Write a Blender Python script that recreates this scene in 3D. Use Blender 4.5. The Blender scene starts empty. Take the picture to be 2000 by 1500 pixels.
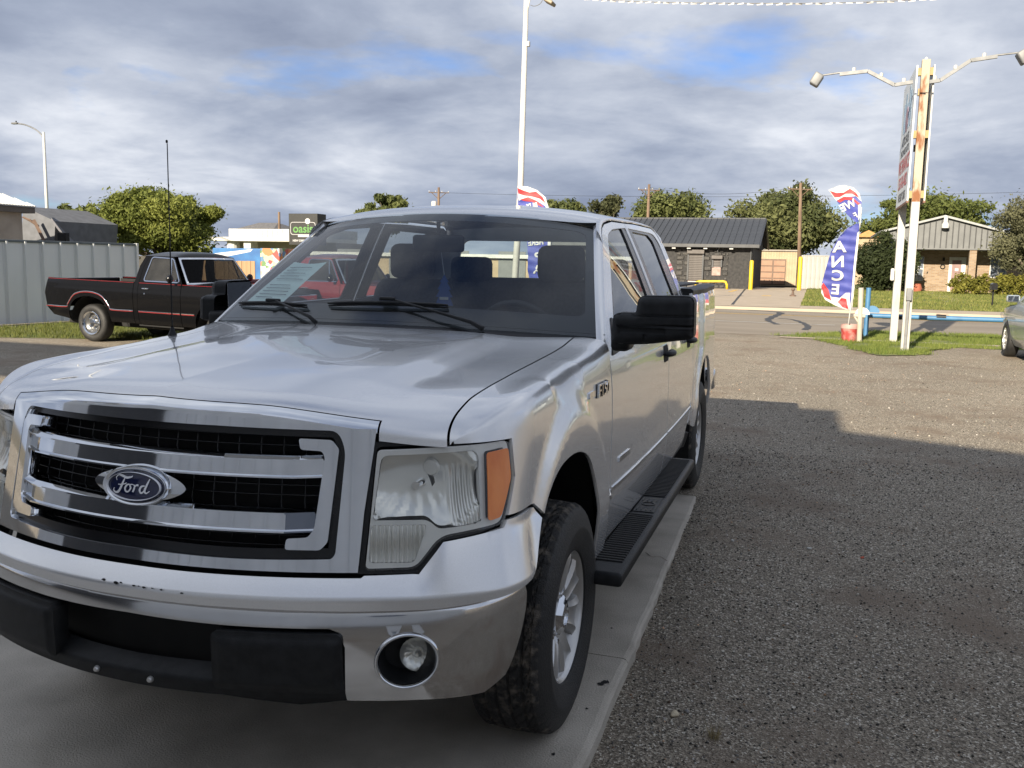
import bpy, bmesh, math, random
import numpy as np
from mathutils import Vector, Matrix, geometry as mgeo

# ------------------------------------------------------------------ camera, sky, sun, exposure
scene = bpy.context.scene
COL = scene.collection
rng = np.random.default_rng(7)
random.seed(7)

def camera_rotation(yaw, pitch, roll):
    a, b, c = (math.radians(v) for v in (yaw, pitch, roll))
    rz = np.array([[math.cos(a), -math.sin(a), 0], [math.sin(a), math.cos(a), 0], [0, 0, 1]])
    rx = np.array([[1, 0, 0], [0, math.cos(b), -math.sin(b)], [0, math.sin(b), math.cos(b)]])
    ry = np.array([[math.cos(c), 0, math.sin(c)], [0, 1, 0], [-math.sin(c), 0, math.cos(c)]])
    return rz @ rx @ ry
CAM_POS = np.array([1.69475, -2.95338, 1.60261])
CAM_R = camera_rotation(18.08116, -7.60390, -1.10775)
FOCAL = 1788.73                                   # in pixels of the 2000 px wide photograph
cam_data = bpy.data.cameras.new('camera')
cam_data.sensor_width = 36.0
cam_data.lens = FOCAL / 2000 * 36.0
cam_data.clip_start = 0.05
cam_data.clip_end = 3000
cam = bpy.data.objects.new('camera', cam_data)
COL.objects.link(cam)
m4 = Matrix.Identity(4)
for i in range(3):
    m4[i][0] = CAM_R[i, 0]; m4[i][1] = CAM_R[i, 2]; m4[i][2] = -CAM_R[i, 1]; m4[i][3] = CAM_POS[i]
cam.matrix_world = m4
scene.camera = cam

def at(u, v, depth):
    """world point where the photo's pixel (u, v) lies at a distance along the view axis"""
    d = CAM_R @ np.array([(u - 1000) / FOCAL, 1, (750 - v) / FOCAL])
    return CAM_POS + d * depth
def ground_at(u, v, z=0.0):
    d = CAM_R @ np.array([(u - 1000) / FOCAL, 1, (750 - v) / FOCAL])
    return CAM_POS + d * ((z - CAM_POS[2]) / d[2])

SUN_ELEV = math.radians(22); SUN_HEAD = math.radians(11)      # light travels towards +y, a little to +x
sun_dir = Vector((math.sin(SUN_HEAD) * math.cos(SUN_ELEV), math.cos(SUN_HEAD) * math.cos(SUN_ELEV), -math.sin(SUN_ELEV)))
sl = bpy.data.lights.new('sun', 'SUN'); sl.energy = 3.6; sl.angle = math.radians(0.5); sl.color = (1.0, 0.88, 0.70)
so = bpy.data.objects.new('sun', sl); COL.objects.link(so)
so.rotation_mode = 'QUATERNION'; so.rotation_quaternion = sun_dir.to_track_quat('-Z', 'Y'); so.location = (-10, -40, 30)

world = bpy.data.worlds.new('World'); scene.world = world; world.use_nodes = True
def build_world():
    nt = world.node_tree; nt.nodes.clear(); N = nt.nodes.new; L = nt.links.new
    def math_(op, a, b=None, c=None):
        n = N('ShaderNodeMath'); n.operation = op
        for i, v in enumerate((a, b, c)):
            if v is None: continue
            if isinstance(v, (int, float)): n.inputs[i].default_value = v
            else: L(v, n.inputs[i])
        return n.outputs[0]
    out = N('ShaderNodeOutputWorld'); bg = N('ShaderNodeBackground'); bg.inputs['Strength'].default_value = 0.10
    L(bg.outputs[0], out.inputs[0])
    sky = N('ShaderNodeTexSky'); sky.sky_type = 'NISHITA'; sky.sun_disc = False
    sky.sun_elevation = SUN_ELEV; sky.sun_rotation = math.pi + SUN_HEAD; sky.air_density = 1.0; sky.dust_density = 0.4; sky.ozone_density = 2.0
    tc = N('ShaderNodeTexCoord'); sep = N('ShaderNodeSeparateXYZ'); L(tc.outputs['Generated'], sep.inputs[0])
    zc = math_('MAXIMUM', sep.outputs[2], 0.0)
    den = math_('ADD', zc, 0.20)
    cx = math_('DIVIDE', sep.outputs[0], den); cy = math_('DIVIDE', sep.outputs[1], den)
    cb = N('ShaderNodeCombineXYZ'); L(cx, cb.inputs[0]); L(cy, cb.inputs[1])
    def noise(scale, detail, rough, off, dist=0.0):
        mp = N('ShaderNodeMapping'); L(cb.outputs[0], mp.inputs[0]); mp.inputs['Location'].default_value = off
        n = N('ShaderNodeTexNoise'); n.inputs['Scale'].default_value = scale; n.inputs['Detail'].default_value = detail
        n.inputs['Roughness'].default_value = rough; n.inputs['Distortion'].default_value = dist
        L(mp.outputs[0], n.inputs['Vector']); return n.outputs[0]
    cover = noise(0.75, 6, 0.55, (31.0, 2.5, 3), 0.25)
    shade = noise(1.05, 6, 0.53, (31.0, 2.5, 3), 0.30)
    fine = noise(3.2, 6, 0.62, (1.0, 5.0, 2), 0.2)
    sh = math_('MULTIPLY_ADD', fine, 0.26, math_('MULTIPLY', shade, 0.88))
    ramp = N('ShaderNodeValToRGB'); L(sh, ramp.inputs[0]); e = ramp.color_ramp.elements
    e[0].position = 0.40; e[0].color = (.90, 1.06, 1.45, 1)
    e[1].position = 0.80; e[1].color = (3.1, 3.2, 3.4, 1)
    m = e.new(0.52); m.color = (1.30, 1.48, 1.88, 1)
    m = e.new(0.64); m.color = (1.92, 2.08, 2.42, 1)
    cr = N('ShaderNodeValToRGB'); L(cover, cr.inputs[0]); c = cr.color_ramp.elements
    c[0].position = 0.31; c[0].color = (0, 0, 0, 1); c[1].position = 0.41; c[1].color = (1, 1, 1, 1)
    sk = N('ShaderNodeMixRGB'); sk.blend_type = 'MULTIPLY'; sk.inputs[0].default_value = 1.0
    L(sky.outputs[0], sk.inputs[1]); sk.inputs[2].default_value = (0.24, 0.32, 0.48, 1)
    mix = N('ShaderNodeMixRGB'); L(cr.outputs[0], mix.inputs[0]); L(sk.outputs[0], mix.inputs[1]); L(ramp.outputs[0], mix.inputs[2])
    L(mix.outputs[0], bg.inputs[0])
build_world()
vs = scene.view_settings
vs.view_transform = 'Standard'; vs.look = 'None'; vs.exposure = 1.62; vs.gamma = 1.0; vs.use_curve_mapping = False

# ------------------------------------------------------------------ helpers
def tag(o, label=None, cat=None, group=None, kind=None):
    for k, v in (('label', label), ('category', cat), ('group', group), ('kind', kind)):
        if v is not None: o[k] = v
    return o
def thing(name, label, cat, loc=(0, 0, 0), rotz=0.0, group=None):
    o = bpy.data.objects.new(name, None); COL.objects.link(o)
    o.empty_display_size = 0.2; o.location = loc; o.rotation_euler = (0, 0, rotz)
    return tag(o, label, cat, group)
def mk(name, V, F, mat, parent=None, smooth=False, N=None, loc=None, rotz=None):
    me = bpy.data.meshes.new(name)
    V = np.asarray(V, float).reshape(-1, 3)
    me.from_pydata(V.tolist(), [], [tuple(int(i) for i in f) for f in F])
    mats = mat if isinstance(mat, (list, tuple)) else [mat]
    for m in mats: me.materials.append(m)
    if smooth or N is not None: me.polygons.foreach_set('use_smooth', [True] * len(me.polygons))
    me.update()
    if N is not None: me.normals_split_custom_set_from_vertices([tuple(map(float, n)) for n in N])
    return link(name, me, parent, loc, rotz)
def link(name, me, parent=None, loc=None, rotz=None):
    o = bpy.data.objects.new(name, me); COL.objects.link(o)
    if parent is not None: o.parent = parent
    if loc is not None: o.location = loc
    if rotz is not None: o.rotation_euler = (0, 0, rotz)
    return o
def copy_tree(o, parent=None):
    c = o.copy(); COL.objects.link(c); c.parent = parent
    for ch in o.children: copy_tree(ch, c)
    return c

class MB:
    """collects shapes and links them as one mesh object"""
    def __init__(s): s.V = []; s.F = []; s.n = 0
    def add(s, V, F):
        V = np.asarray(V, float).reshape(-1, 3); s.V.append(V); n = s.n
        s.F += [tuple(i + n for i in f) for f in F]; s.n += len(V); return s
    def box(s, a, b, bev=0.0, rot=None):
        a = np.array(a, float); b = np.array(b, float); lo = np.minimum(a, b); hi = np.maximum(a, b)
        if bev <= 0:
            V = [(x, y, z) for x in (lo[0], hi[0]) for y in (lo[1], hi[1]) for z in (lo[2], hi[2])]
            F = [(0, 1, 3, 2), (4, 6, 7, 5), (0, 4, 5, 1), (2, 3, 7, 6), (0, 2, 6, 4), (1, 5, 7, 3)]
        else:
            bm = bmesh.new(); bmesh.ops.create_cube(bm, size=1.0)
            for v in bm.verts: v.co = Vector((lo + hi) / 2) + Vector([v.co[i] * (hi - lo)[i] for i in range(3)])
            bmesh.ops.bevel(bm, geom=list(bm.edges), offset=min(bev, 0.45 * float((hi - lo).min())), segments=2 if bev < .02 else 3, affect='EDGES', profile=0.5)
            bm.verts.index_update(); V = [tuple(v.co) for v in bm.verts]; F = [tuple(v.index for v in f.verts) for f in bm.faces]; bm.free()
        V = np.array(V)
        if rot is not None: V = (V - (lo + hi) / 2) @ np.array(rot).T + (lo + hi) / 2
        return s.add(V, F)
    def tube(s, pts, r, n=10, cap=True):
        pts = [np.array(p, float) for p in pts]; rs = [r] * len(pts) if np.isscalar(r) else list(r)
        V = []; up = np.array([0, 0, 1.0]); prev = None
        for i, p in enumerate(pts):
            t = (pts[min(i + 1, len(pts) - 1)] - pts[max(i - 1, 0)]); t /= np.linalg.norm(t) + 1e-12
            u = prev if prev is not None else (up if abs(t[2]) < .9 else np.array([1.0, 0, 0]))
            u = u - t * (u @ t); u /= np.linalg.norm(u) + 1e-12; prev = u; w = np.cross(t, u)
            for k in range(n):
                a = 2 * math.pi * k / n; V.append(p + rs[i] * (math.cos(a) * u + math.sin(a) * w))
        F = []
        for i in range(len(pts) - 1):
            for k in range(n):
                F.append((i * n + k, i * n + (k + 1) % n, (i + 1) * n + (k + 1) % n, (i + 1) * n + k))
        if cap: F.append(tuple(range(n - 1, -1, -1))); F.append(tuple((len(pts) - 1) * n + k for k in range(n)))
        return s.add(V, F)
    def lathe(s, prof, n=48, axis='x', cen=(0, 0, 0), a0=0, a1=2 * math.pi):
        """prof: list of (radius, axial)"""
        full = abs(a1 - a0 - 2 * math.pi) < 1e-6; m = n if full else n + 1; V = []
        for r, h in prof:
            for k in range(m):
                a = a0 + (a1 - a0) * k / n; c, q = r * math.cos(a), r * math.sin(a)
                V.append({'x': (h, c, q), 'y': (c, h, q), 'z': (c, q, h)}[axis])
        V = np.array(V) + np.array(cen); F = []
        for i in range(len(prof) - 1):
            for k in range(n):
                k2 = (k + 1) % m; F.append((i * m + k, i * m + k2, (i + 1) * m + k2, (i + 1) * m + k))
        return s.add(V, F)
    def prism(s, poly, f0, f1):
        """poly of 2D points; f0, f1 map a 2D point to 3D on the two caps"""
        n = len(poly); V = [f0(*p) for p in poly] + [f1(*p) for p in poly]
        F = [tuple(range(n - 1, -1, -1)), tuple(range(n, 2 * n))] + [(i, (i + 1) % n, n + (i + 1) % n, n + i) for i in range(n)]
        return s.add(V, F)
    def build(s, name, mat, parent=None, smooth=False, auto=None, loc=None, rotz=None, fix=True):
        o = mk(name, np.vstack(s.V), s.F, mat, parent, smooth, loc=loc, rotz=rotz)
        if fix:
            bm = bmesh.new(); bm.from_mesh(o.data); bmesh.ops.recalc_face_normals(bm, faces=list(bm.faces)); bm.to_mesh(o.data); bm.free()
        if auto is not None: shade_auto(o, auto)
        return o
def shade_auto(o, deg=35):
    me = o.data; me.polygons.foreach_set('use_smooth', [True] * len(me.polygons))
    bm = bmesh.new(); bm.from_mesh(me); lim = math.radians(deg)
    for e in bm.edges:
        if len(e.link_faces) == 2: e.smooth = e.calc_face_angle(0) < lim
        else: e.smooth = True
    bm.to_mesh(me); bm.free()

def text_mesh(txt, size=1.0, bold=0.0, extrude=0.0, align='CENTER', spacing=1.0):
    cu = bpy.data.curves.new('lettering', 'FONT'); cu.body = txt; cu.size = size; cu.offset = bold; cu.extrude = extrude
    cu.align_x = align; cu.align_y = 'CENTER'; cu.resolution_u = 4; cu.space_character = spacing
    o = bpy.data.objects.new('lettering', cu); COL.objects.link(o)
    dg = bpy.context.evaluated_depsgraph_get(); me = bpy.data.meshes.new_from_object(o.evaluated_get(dg))
    V = np.array([v.co[:] for v in me.vertices]).reshape(-1, 3); F = [tuple(p.vertices) for p in me.polygons]
    bpy.data.objects.remove(o); bpy.data.curves.remove(cu); bpy.data.meshes.remove(me)
    return V, F

# ------------------------------------------------------------------ materials
MATS = {}
def pm(name, c1, c2=None, scale=6.0, rough=0.5, metal=0.0, bump=0.0, bscale=60.0, coat=0.0, detail=4, r2=None, contrast=(0.35, 0.65), stretch=None, spec=0.5, coords='Object', alpha=None):
    if name in MATS: return MATS[name]
    m = bpy.data.materials.new(name); m.use_nodes = True; nt = m.node_tree; N = nt.nodes.new; L = nt.links.new
    b = nt.nodes['Principled BSDF']; b.inputs['Roughness'].default_value = rough; b.inputs['Metallic'].default_value = metal
    b.inputs['Specular IOR Level'].default_value = spec
    if coat: b.inputs['Coat Weight'].default_value = coat; b.inputs['Coat Roughness'].default_value = 0.03
    tc = N('ShaderNodeTexCoord'); mp = N('ShaderNodeMapping'); L(tc.outputs[coords], mp.inputs[0])
    if stretch: mp.inputs['Scale'].default_value = stretch
    n = N('ShaderNodeTexNoise'); n.inputs['Scale'].default_value = scale; n.inputs['Detail'].default_value = detail; L(mp.outputs[0], n.inputs['Vector'])
    if c2 is None: c2 = tuple(min(1, v * 1.12 + 0.004) for v in c1); c1 = tuple(v * 0.9 for v in c1)
    r = N('ShaderNodeValToRGB'); L(n.outputs[0], r.inputs[0])
    r.color_ramp.elements[0].position = contrast[0]; r.color_ramp.elements[0].color = (*c1, 1)
    r.color_ramp.elements[1].position = contrast[1]; r.color_ramp.elements[1].color = (*c2, 1)
    L(r.outputs[0], b.inputs['Base Color'])
    if r2 is not None:
        mr = N('ShaderNodeMapRange'); L(n.outputs[0], mr.inputs[0]); mr.inputs[1].default_value = .3; mr.inputs[2].default_value = .7
        mr.inputs[3].default_value = rough; mr.inputs[4].default_value = r2; L(mr.outputs[0], b.inputs['Roughness'])
    if bump:
        n2 = N('ShaderNodeTexNoise'); n2.inputs['Scale'].default_value = bscale; n2.inputs['Detail'].default_value = 3; L(mp.outputs[0], n2.inputs['Vector'])
        bp = N('ShaderNodeBump'); bp.inputs['Strength'].default_value = bump; bp.inputs['Distance'].default_value = 0.02
        L(n2.outputs[0], bp.inputs['Height']); L(bp.outputs[0], b.inputs['Normal'])
    MATS[name] = m; return m
def glass_mat(name, tint=(0.8, 0.85, 0.85), refl=1.0, ior=1.5, rough=0.0, dirt_veil=0.0):
    if name in MATS: return MATS[name]
    m = bpy.data.materials.new(name); m.use_nodes = True; nt = m.node_tree; nt.nodes.clear(); N = nt.nodes.new; L = nt.links.new
    out = N('ShaderNodeOutputMaterial'); tr = N('ShaderNodeBsdfTransparent'); tr.inputs[0].default_value = (*tint, 1)
    gl = N('ShaderNodeBsdfGlossy'); gl.inputs['Roughness'].default_value = rough; gl.inputs[0].default_value = (refl, refl, refl, 1)
    fr = N('ShaderNodeFresnel'); ge = N('ShaderNodeNewGeometry'); im = N('ShaderNodeMapRange'); L(ge.outputs['Backfacing'], im.inputs[0]); im.inputs[3].default_value = ior; im.inputs[4].default_value = 1 / ior; L(im.outputs[0], fr.inputs[0])
    mx = N('ShaderNodeMixShader'); L(fr.outputs[0], mx.inputs[0]); L(tr.outputs[0], mx.inputs[1]); L(gl.outputs[0], mx.inputs[2])
    last = mx.outputs[0]
    if dirt_veil:  # pale diffuse layer for dirt, lens haze and a painted sky veil
        df = N('ShaderNodeBsdfDiffuse'); df.inputs[0].default_value = (.66, .66, .64, 1)
        tc = N('ShaderNodeTexCoord'); n = N('ShaderNodeTexNoise'); n.inputs['Scale'].default_value = 4; n.inputs['Detail'].default_value = 5; L(tc.outputs['Object'], n.inputs['Vector'])
        mr = N('ShaderNodeMapRange'); L(n.outputs[0], mr.inputs[0]); mr.inputs[1].default_value = .3; mr.inputs[2].default_value = .7; mr.inputs[3].default_value = dirt_veil * .4; mr.inputs[4].default_value = dirt_veil
        m2 = N('ShaderNodeMixShader'); L(mr.outputs[0], m2.inputs[0]); L(last, m2.inputs[1]); L(df.outputs[0], m2.inputs[2]); last = m2.outputs[0]
    L(last, out.inputs[0]); MATS[name] = m; return m

def paint_mat(name, col, metal=0.6, rough=0.34, flake=0.5):
    m = bpy.data.materials.new(name); m.use_nodes = True; nt = m.node_tree; N = nt.nodes.new; L = nt.links.new
    b = nt.nodes['Principled BSDF']; b.inputs['Base Color'].default_value = (*col, 1); b.inputs['Metallic'].default_value = metal
    b.inputs['Roughness'].default_value = rough; b.inputs['Coat Weight'].default_value = 1.0; b.inputs['Coat Roughness'].default_value = 0.02
    tc = N('ShaderNodeTexCoord')
    n = N('ShaderNodeTexNoise'); n.inputs['Scale'].default_value = 900; n.inputs['Detail'].default_value = 1; L(tc.outputs['Object'], n.inputs['Vector'])
    n2 = N('ShaderNodeTexNoise'); n2.inputs['Scale'].default_value = 3.5; n2.inputs['Detail'].default_value = 6; L(tc.outputs['Object'], n2.inputs['Vector'])
    hs = N('ShaderNodeMixRGB'); hs.blend_type = 'MULTIPLY'; hs.inputs[0].default_value = flake; hs.inputs[1].default_value = (*col, 1)
    r = N('ShaderNodeMapRange'); L(n.outputs[0], r.inputs[0]); r.inputs[1].default_value = .3; r.inputs[2].default_value = .7; r.inputs[3].default_value = .8; r.inputs[4].default_value = 1.15
    L(r.outputs[0], hs.inputs[2]); L(hs.outputs[0], b.inputs['Base Color'])
    r2 = N('ShaderNodeMapRange'); L(n2.outputs[0], r2.inputs[0]); r2.inputs[1].default_value = .3; r2.inputs[2].default_value = .75; r2.inputs[3].default_value = .008; r2.inputs[4].default_value = .045
    L(r2.outputs[0], b.inputs['Coat Roughness'])
    MATS[name] = m; return m
def pchip(xs,ys):
    xs=np.array(xs,float);ys=np.array(ys,float);h=np.diff(xs);dl=np.diff(ys)/h
    m=np.zeros_like(xs);m[0]=dl[0];m[-1]=dl[-1]
    for i in range(1,len(xs)-1):
        m[i]=0 if dl[i-1]*dl[i]<=0 else (h[i-1]+h[i])*3/((2*h[i]+h[i-1])/dl[i-1]+(h[i]+2*h[i-1])/dl[i])
    def f(x):
        x=np.asarray(x,float);i=np.clip(np.searchsorted(xs,x)-1,0,len(xs)-2)
        t=(x-xs[i])/h[i];t=np.clip(t,-.5,1.5)
        return ((1+2*t)*(1-t)**2*ys[i]+t*(1-t)**2*h[i]*m[i]+t*t*(3-2*t)*ys[i+1]+t*t*(t-1)*h[i]*m[i+1])
    return f
def plan(pts,n=4000):
    # smooth plan curve through pts by centripetal catmull-rom, arc-length parametrised
    p=np.array(pts,float);p=np.vstack([2*p[0]-p[1],p,2*p[-1]-p[-2]]);out=[]
    for i in range(1,len(p)-2):
        t=np.linspace(0,1,60,endpoint=False)[:,None];a,b,c,d=p[i-1:i+3]
        t0=0;t1=np.linalg.norm(b-a)**.5;t2=t1+np.linalg.norm(c-b)**.5;t3=t2+np.linalg.norm(d-c)**.5
        T=t1+t*(t2-t1)
        A1=(t1-T)/t1*a+T/t1*b;A2=(t2-T)/(t2-t1)*b+(T-t1)/(t2-t1)*c;A3=(t3-T)/(t3-t2)*c+(T-t2)/(t3-t2)*d
        B1=(t2-T)/t2*A1+T/t2*A2;B2=(t3-T)/(t3-t1)*A2+(T-t1)/(t3-t1)*A3
        out.append((t2-T)/(t2-t1)*B1+(T-t1)/(t2-t1)*B2)
    out.append(p[-2][None]);q=np.vstack(out)
    L=np.concatenate([[0],np.cumsum(np.linalg.norm(np.diff(q,axis=0),axis=1))])
    s=np.linspace(0,L[-1],n);xy=np.stack([np.interp(s,L,q[:,0]),np.interp(s,L,q[:,1])],1)
    k=np.ones(41)/41
    tg=np.gradient(xy,s,axis=0);tg=np.stack([np.convolve(np.pad(tg[:,i],20,'edge'),k,'valid') for i in (0,1)],1)
    tg/=np.linalg.norm(tg,axis=1)[:,None]
    return s,xy,tg
def sst(a,b,x):
    t=np.clip((np.asarray(x,float)-a)/(b-a),0,1);return t*t*(3-2*t)
PL=[(-.15,-.955),(0,-.962),(.15,-.955),(.3,-.930),(.46,-.886),(.62,-.824),(.74,-.766),(.83,-.706),(.89,-.648),(.925,-.585),(.943,-.51),(.950,-.40),(.952,-.2),(.953,0),(.956,.3),(.962,.6),(.978,1.2),(.985,1.8),(.985,2.6),(.978,3.3),(.970,3.68),(.955,4.3),(.93,4.85),(.9,5.0)]
S_,XY_,TG_=plan(PL);S0=np.interp(0,XY_[:100+200,0],S_[:300]);S_=S_-S0
FS=pchip([.30,.42,.52,.62,.70,.80,.95,1.08,1.18,1.26,1.33,1.5,1.66,1.8,1.9],[.075,.045,.022,.008,0,.004,.004,.007,.015,.032,.058,.130,.200,.268,.33])
def inset(s,y,z):
    w=1-sst(-.66,-.42,y)
    return w*.226*(z-.99)+(1-w)*FS(z)
def flare(y,z):
    f=0
    for yc,a,b,amp in ((0.,.455,.58,.026),(3.68,.46,.58,.024)):
        r=np.sqrt(((y-yc)/a)**2+((z-.40)/b)**2)
        f=f+amp*(1-sst(1.16,1.36,r))*(sst(.2,.5,z))
    return f
def body(s,z,d=0.):
    s=np.asarray(s,float);z=np.asarray(z,float);sg=np.where(s<0,-1.,1.);a=np.abs(s)
    x=np.interp(a,S_,XY_[:,0]);y=np.interp(a,S_,XY_[:,1]);tx=np.interp(a,S_,TG_[:,0]);ty=np.interp(a,S_,TG_[:,1])
    nx,ny=ty,-tx   # outward
    i=-inset(a,y,z)+d+flare(y,z)
    return np.stack([sg*(x+nx*i),y+ny*i,z+0*x],-1)
def s_of_y(y): 
    k=np.argmin(np.abs(S_-.95));return np.interp(y,XY_[k:,1],S_[k:])

BP=[(-.15,-1.038),(0,-1.045),(.15,-1.038),(.3,-1.015),(.46,-.975),(.6,-.925),(.74,-.858),(.84,-.79),(.91,-.712),(.948,-.625),(.963,-.54),(.967,-.46),(.968,-.3)]
BS_,BXY_,BTG_=plan(BP);BS_=BS_-np.interp(0,BXY_[:1500,0],BS_[:1500])
BF=pchip([.30,.42,.50,.60,.68,.70,.715],[.05,.02,.005,0,.008,.022,.05])
def bump(s,z,d=0.):
    s=np.asarray(s,float);z=np.asarray(z,float);sg=np.where(s<0,-1.,1.);a=np.abs(s)
    x=np.interp(a,BS_,BXY_[:,0]);y=np.interp(a,BS_,BXY_[:,1]);tx=np.interp(a,BS_,BTG_[:,0]);ty=np.interp(a,BS_,BTG_[:,1])
    i=d-BF(z)
    return np.stack([sg*(x+ty*i),y-tx*i,z+0*x],-1)

# ------------------------------------------------------------------ panels cut out of a curved chart
def fillet(poly, r, n=5):
    out = []; m = len(poly); rr = [r] * m if np.isscalar(r) else r
    for i in range(m):
        p = np.array(poly[i], float); a = np.array(poly[i - 1], float); b = np.array(poly[(i + 1) % m], float)
        la, lb = np.linalg.norm(a - p), np.linalg.norm(b - p); k = min(rr[i], .45 * la, .45 * lb)
        if k < 1e-5: out.append(tuple(p)); continue
        A = p + (a - p) / la * k; B = p + (b - p) / lb * k
        for t in np.linspace(0, 1, n): out.append(tuple((1 - t) ** 2 * A + 2 * t * (1 - t) * p + t * t * B))
    return out
def smooth_line(pts, n=8):
    p = np.array(pts, float); p = np.vstack([2 * p[0] - p[1], p, 2 * p[-1] - p[-2]]); out = []
    for i in range(1, len(p) - 2):
        for t in np.linspace(0, 1, n, endpoint=False):
            a, b, c, d = p[i - 1:i + 3]
            out.append(.5 * ((2 * b) + (-a + c) * t + (2 * a - 5 * b + 4 * c - d) * t ** 2 + (-a + 3 * b - 3 * c + d) * t ** 3))
    out.append(p[-2]); return [tuple(q) for q in out]
def densify(poly, res):
    out = []; m = len(poly)
    for i in range(m):
        a = np.array(poly[i], float); b = np.array(poly[(i + 1) % m], float); k = max(1, int(math.ceil(np.linalg.norm(b - a) / res)))
        for j in range(k): out.append(a + (b - a) * j / k)
    return np.array(out)
def inside(P, poly):
    x, y = P[:, 0], P[:, 1]; c = np.zeros(len(P), bool); q = np.asarray(poly); j = len(q) - 1
    for i in range(len(q)):
        xi, yi = q[i]; xj, yj = q[j]
        m = ((yi > y) != (yj > y))
        if m.any():
            xx = (xj - xi) * (y - yi) / (yj - yi + 1e-15) + xi; c ^= m & (x < xx)
        j = i
    return c
def bdist(P, Q):
    """distance of points P to closed polyline Q"""
    best = np.full(len(P), 1e9); n = len(Q)
    for i in range(n):
        a, b = Q[i], Q[(i + 1) % n]; d = b - a; L = d @ d + 1e-15; t = np.clip(((P - a) @ d) / L, 0, 1)
        best = np.minimum(best, np.hypot(*(P - a - t[:, None] * d).T))
    return best
def panel_geo(chart, outer, holes=(), res=0.03, flange=0.012, roll=0.0):
    """triangulate a polygon with holes in chart space, map it to 3D, turn its edges inwards"""
    loops = [densify(outer, res)] + [densify(h, res) for h in holes]
    V2 = []; E = []; n = 0
    for l in loops:
        V2 += [tuple(p) for p in l]; k = len(l); E += [(n + i, n + (i + 1) % k) for i in range(k)]; n += k
    lo = loops[0].min(0); hi = loops[0].max(0)
    gx = np.arange(lo[0] + res * .5, hi[0], res); gy = np.arange(lo[1] + res * .5, hi[1], res)
    G = np.array([(x, y) for x in gx for y in gy]) if len(gx) * len(gy) else np.zeros((0, 2))
    if len(G):
        keep = inside(G, loops[0])
        for h in loops[1:]: keep &= ~inside(G, h)
        G = G[keep]
        if len(G):
            dd = np.min([bdist(G, l) for l in loops], axis=0); G = G[dd > .45 * res]
    allv = [Vector(p) for p in V2] + [Vector(p) for p in G]
    rv, re, rf, *_ = mgeo.delaunay_2d_cdt(allv, E, [], 0, 1e-7)
    U = np.array([(v[0], v[1]) for v in rv]); T = np.array([f for f in rf if len(f) == 3])
    cen = U[T].mean(1); keep = inside(cen, loops[0])
    for h in loops[1:]: keep &= ~inside(cen, h)
    T = T[keep]
    a, b, c = U[T[:, 0]], U[T[:, 1]], U[T[:, 2]]
    area = (b[:, 0] - a[:, 0]) * (c[:, 1] - a[:, 1]) - (b[:, 1] - a[:, 1]) * (c[:, 0] - a[:, 0])
    T = T[np.abs(area) > 1e-9]; area = area[np.abs(area) > 1e-9]
    T[area < 0] = T[area < 0][:, ::-1]
    h = 1e-3
    P = chart(U[:, 0], U[:, 1])
    du = chart(U[:, 0] + h, U[:, 1]) - chart(U[:, 0] - h, U[:, 1]); dv = chart(U[:, 0], U[:, 1] + h) - chart(U[:, 0], U[:, 1] - h)
    Nn = np.cross(du, dv); Nn /= np.linalg.norm(Nn, axis=1)[:, None] + 1e-12
    F = [tuple(t) for t in T]
    if flange:
        cnt = {}
        for t in T:
            for i in range(3):
                e = (t[i], t[(i + 1) % 3]); cnt[e] = cnt.get(e, 0) + 1
        be = [e for e in cnt if (e[1], e[0]) not in cnt]
        nv = len(P); EV = []; EN = []; 
        for i, j in be:
            t = P[j] - P[i]; t /= np.linalg.norm(t) + 1e-12; sn = np.cross(t, Nn[i]); sn /= np.linalg.norm(sn) + 1e-12
            k = nv + len(EV)
            EV += [P[i], P[j], P[j] - Nn[j] * flange, P[i] - Nn[i] * flange]; EN += [sn * .7 + Nn[i] * .3, sn * .7 + Nn[j] * .3, sn, sn]
            F.append((k, k + 3, k + 2, k + 1))
        P = np.vstack([P, np.array(EV)]); Nn = np.vstack([Nn, np.array(EN)])
    return P, F, Nn
def panel(name, chart, outer, mat, parent, holes=(), res=0.03, flange=0.012):
    P, F, Nn = panel_geo(chart, outer, holes, res, flange)
    return mk(name, P, F, mat, parent, True, Nn)
def grid_geo(f, nu, nv, u=(0, 1), v=(0, 1)):
    a = np.linspace(u[0], u[1], nu); b = np.linspace(v[0], v[1], nv); A, B = np.meshgrid(a, b, indexing='ij')
    P = f(A.ravel(), B.ravel()); hu = (u[1] - u[0]) * 1e-4; hv = (v[1] - v[0]) * 1e-4
    Ac = np.clip(A.ravel(), u[0] + hu, u[1] - hu); Bc = np.clip(B.ravel(), v[0] + hv, v[1] - hv)
    N = np.cross(f(Ac + hu, Bc) - f(Ac - hu, Bc), f(Ac, Bc + hv) - f(Ac, Bc - hv)); N /= np.linalg.norm(N, axis=1)[:, None] + 1e-15
    F = [(i * nv + j, (i + 1) * nv + j, (i + 1) * nv + j + 1, i * nv + j + 1) for i in range(nu - 1) for j in range(nv - 1)]
    return P, F, N
def join_geo(*gs):
    V = []; F = []; N = []; n = 0
    for v, f, nn in gs:
        V.append(v); N.append(nn); F += [tuple(i + n for i in q) for q in f]; n += len(v)
    return np.vstack(V), F, np.vstack(N)
def flip_geo(g): return g[0], [tuple(reversed(f)) for f in g[1]], -g[2]
def mirror_geo(g):
    v = g[0].copy(); v[:, 0] *= -1; n = g[2].copy(); n[:, 0] *= -1
    return v, [tuple(reversed(f)) for f in g[1]], n
def neg(poly): return [(-p[0], p[1]) for p in poly]

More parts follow.
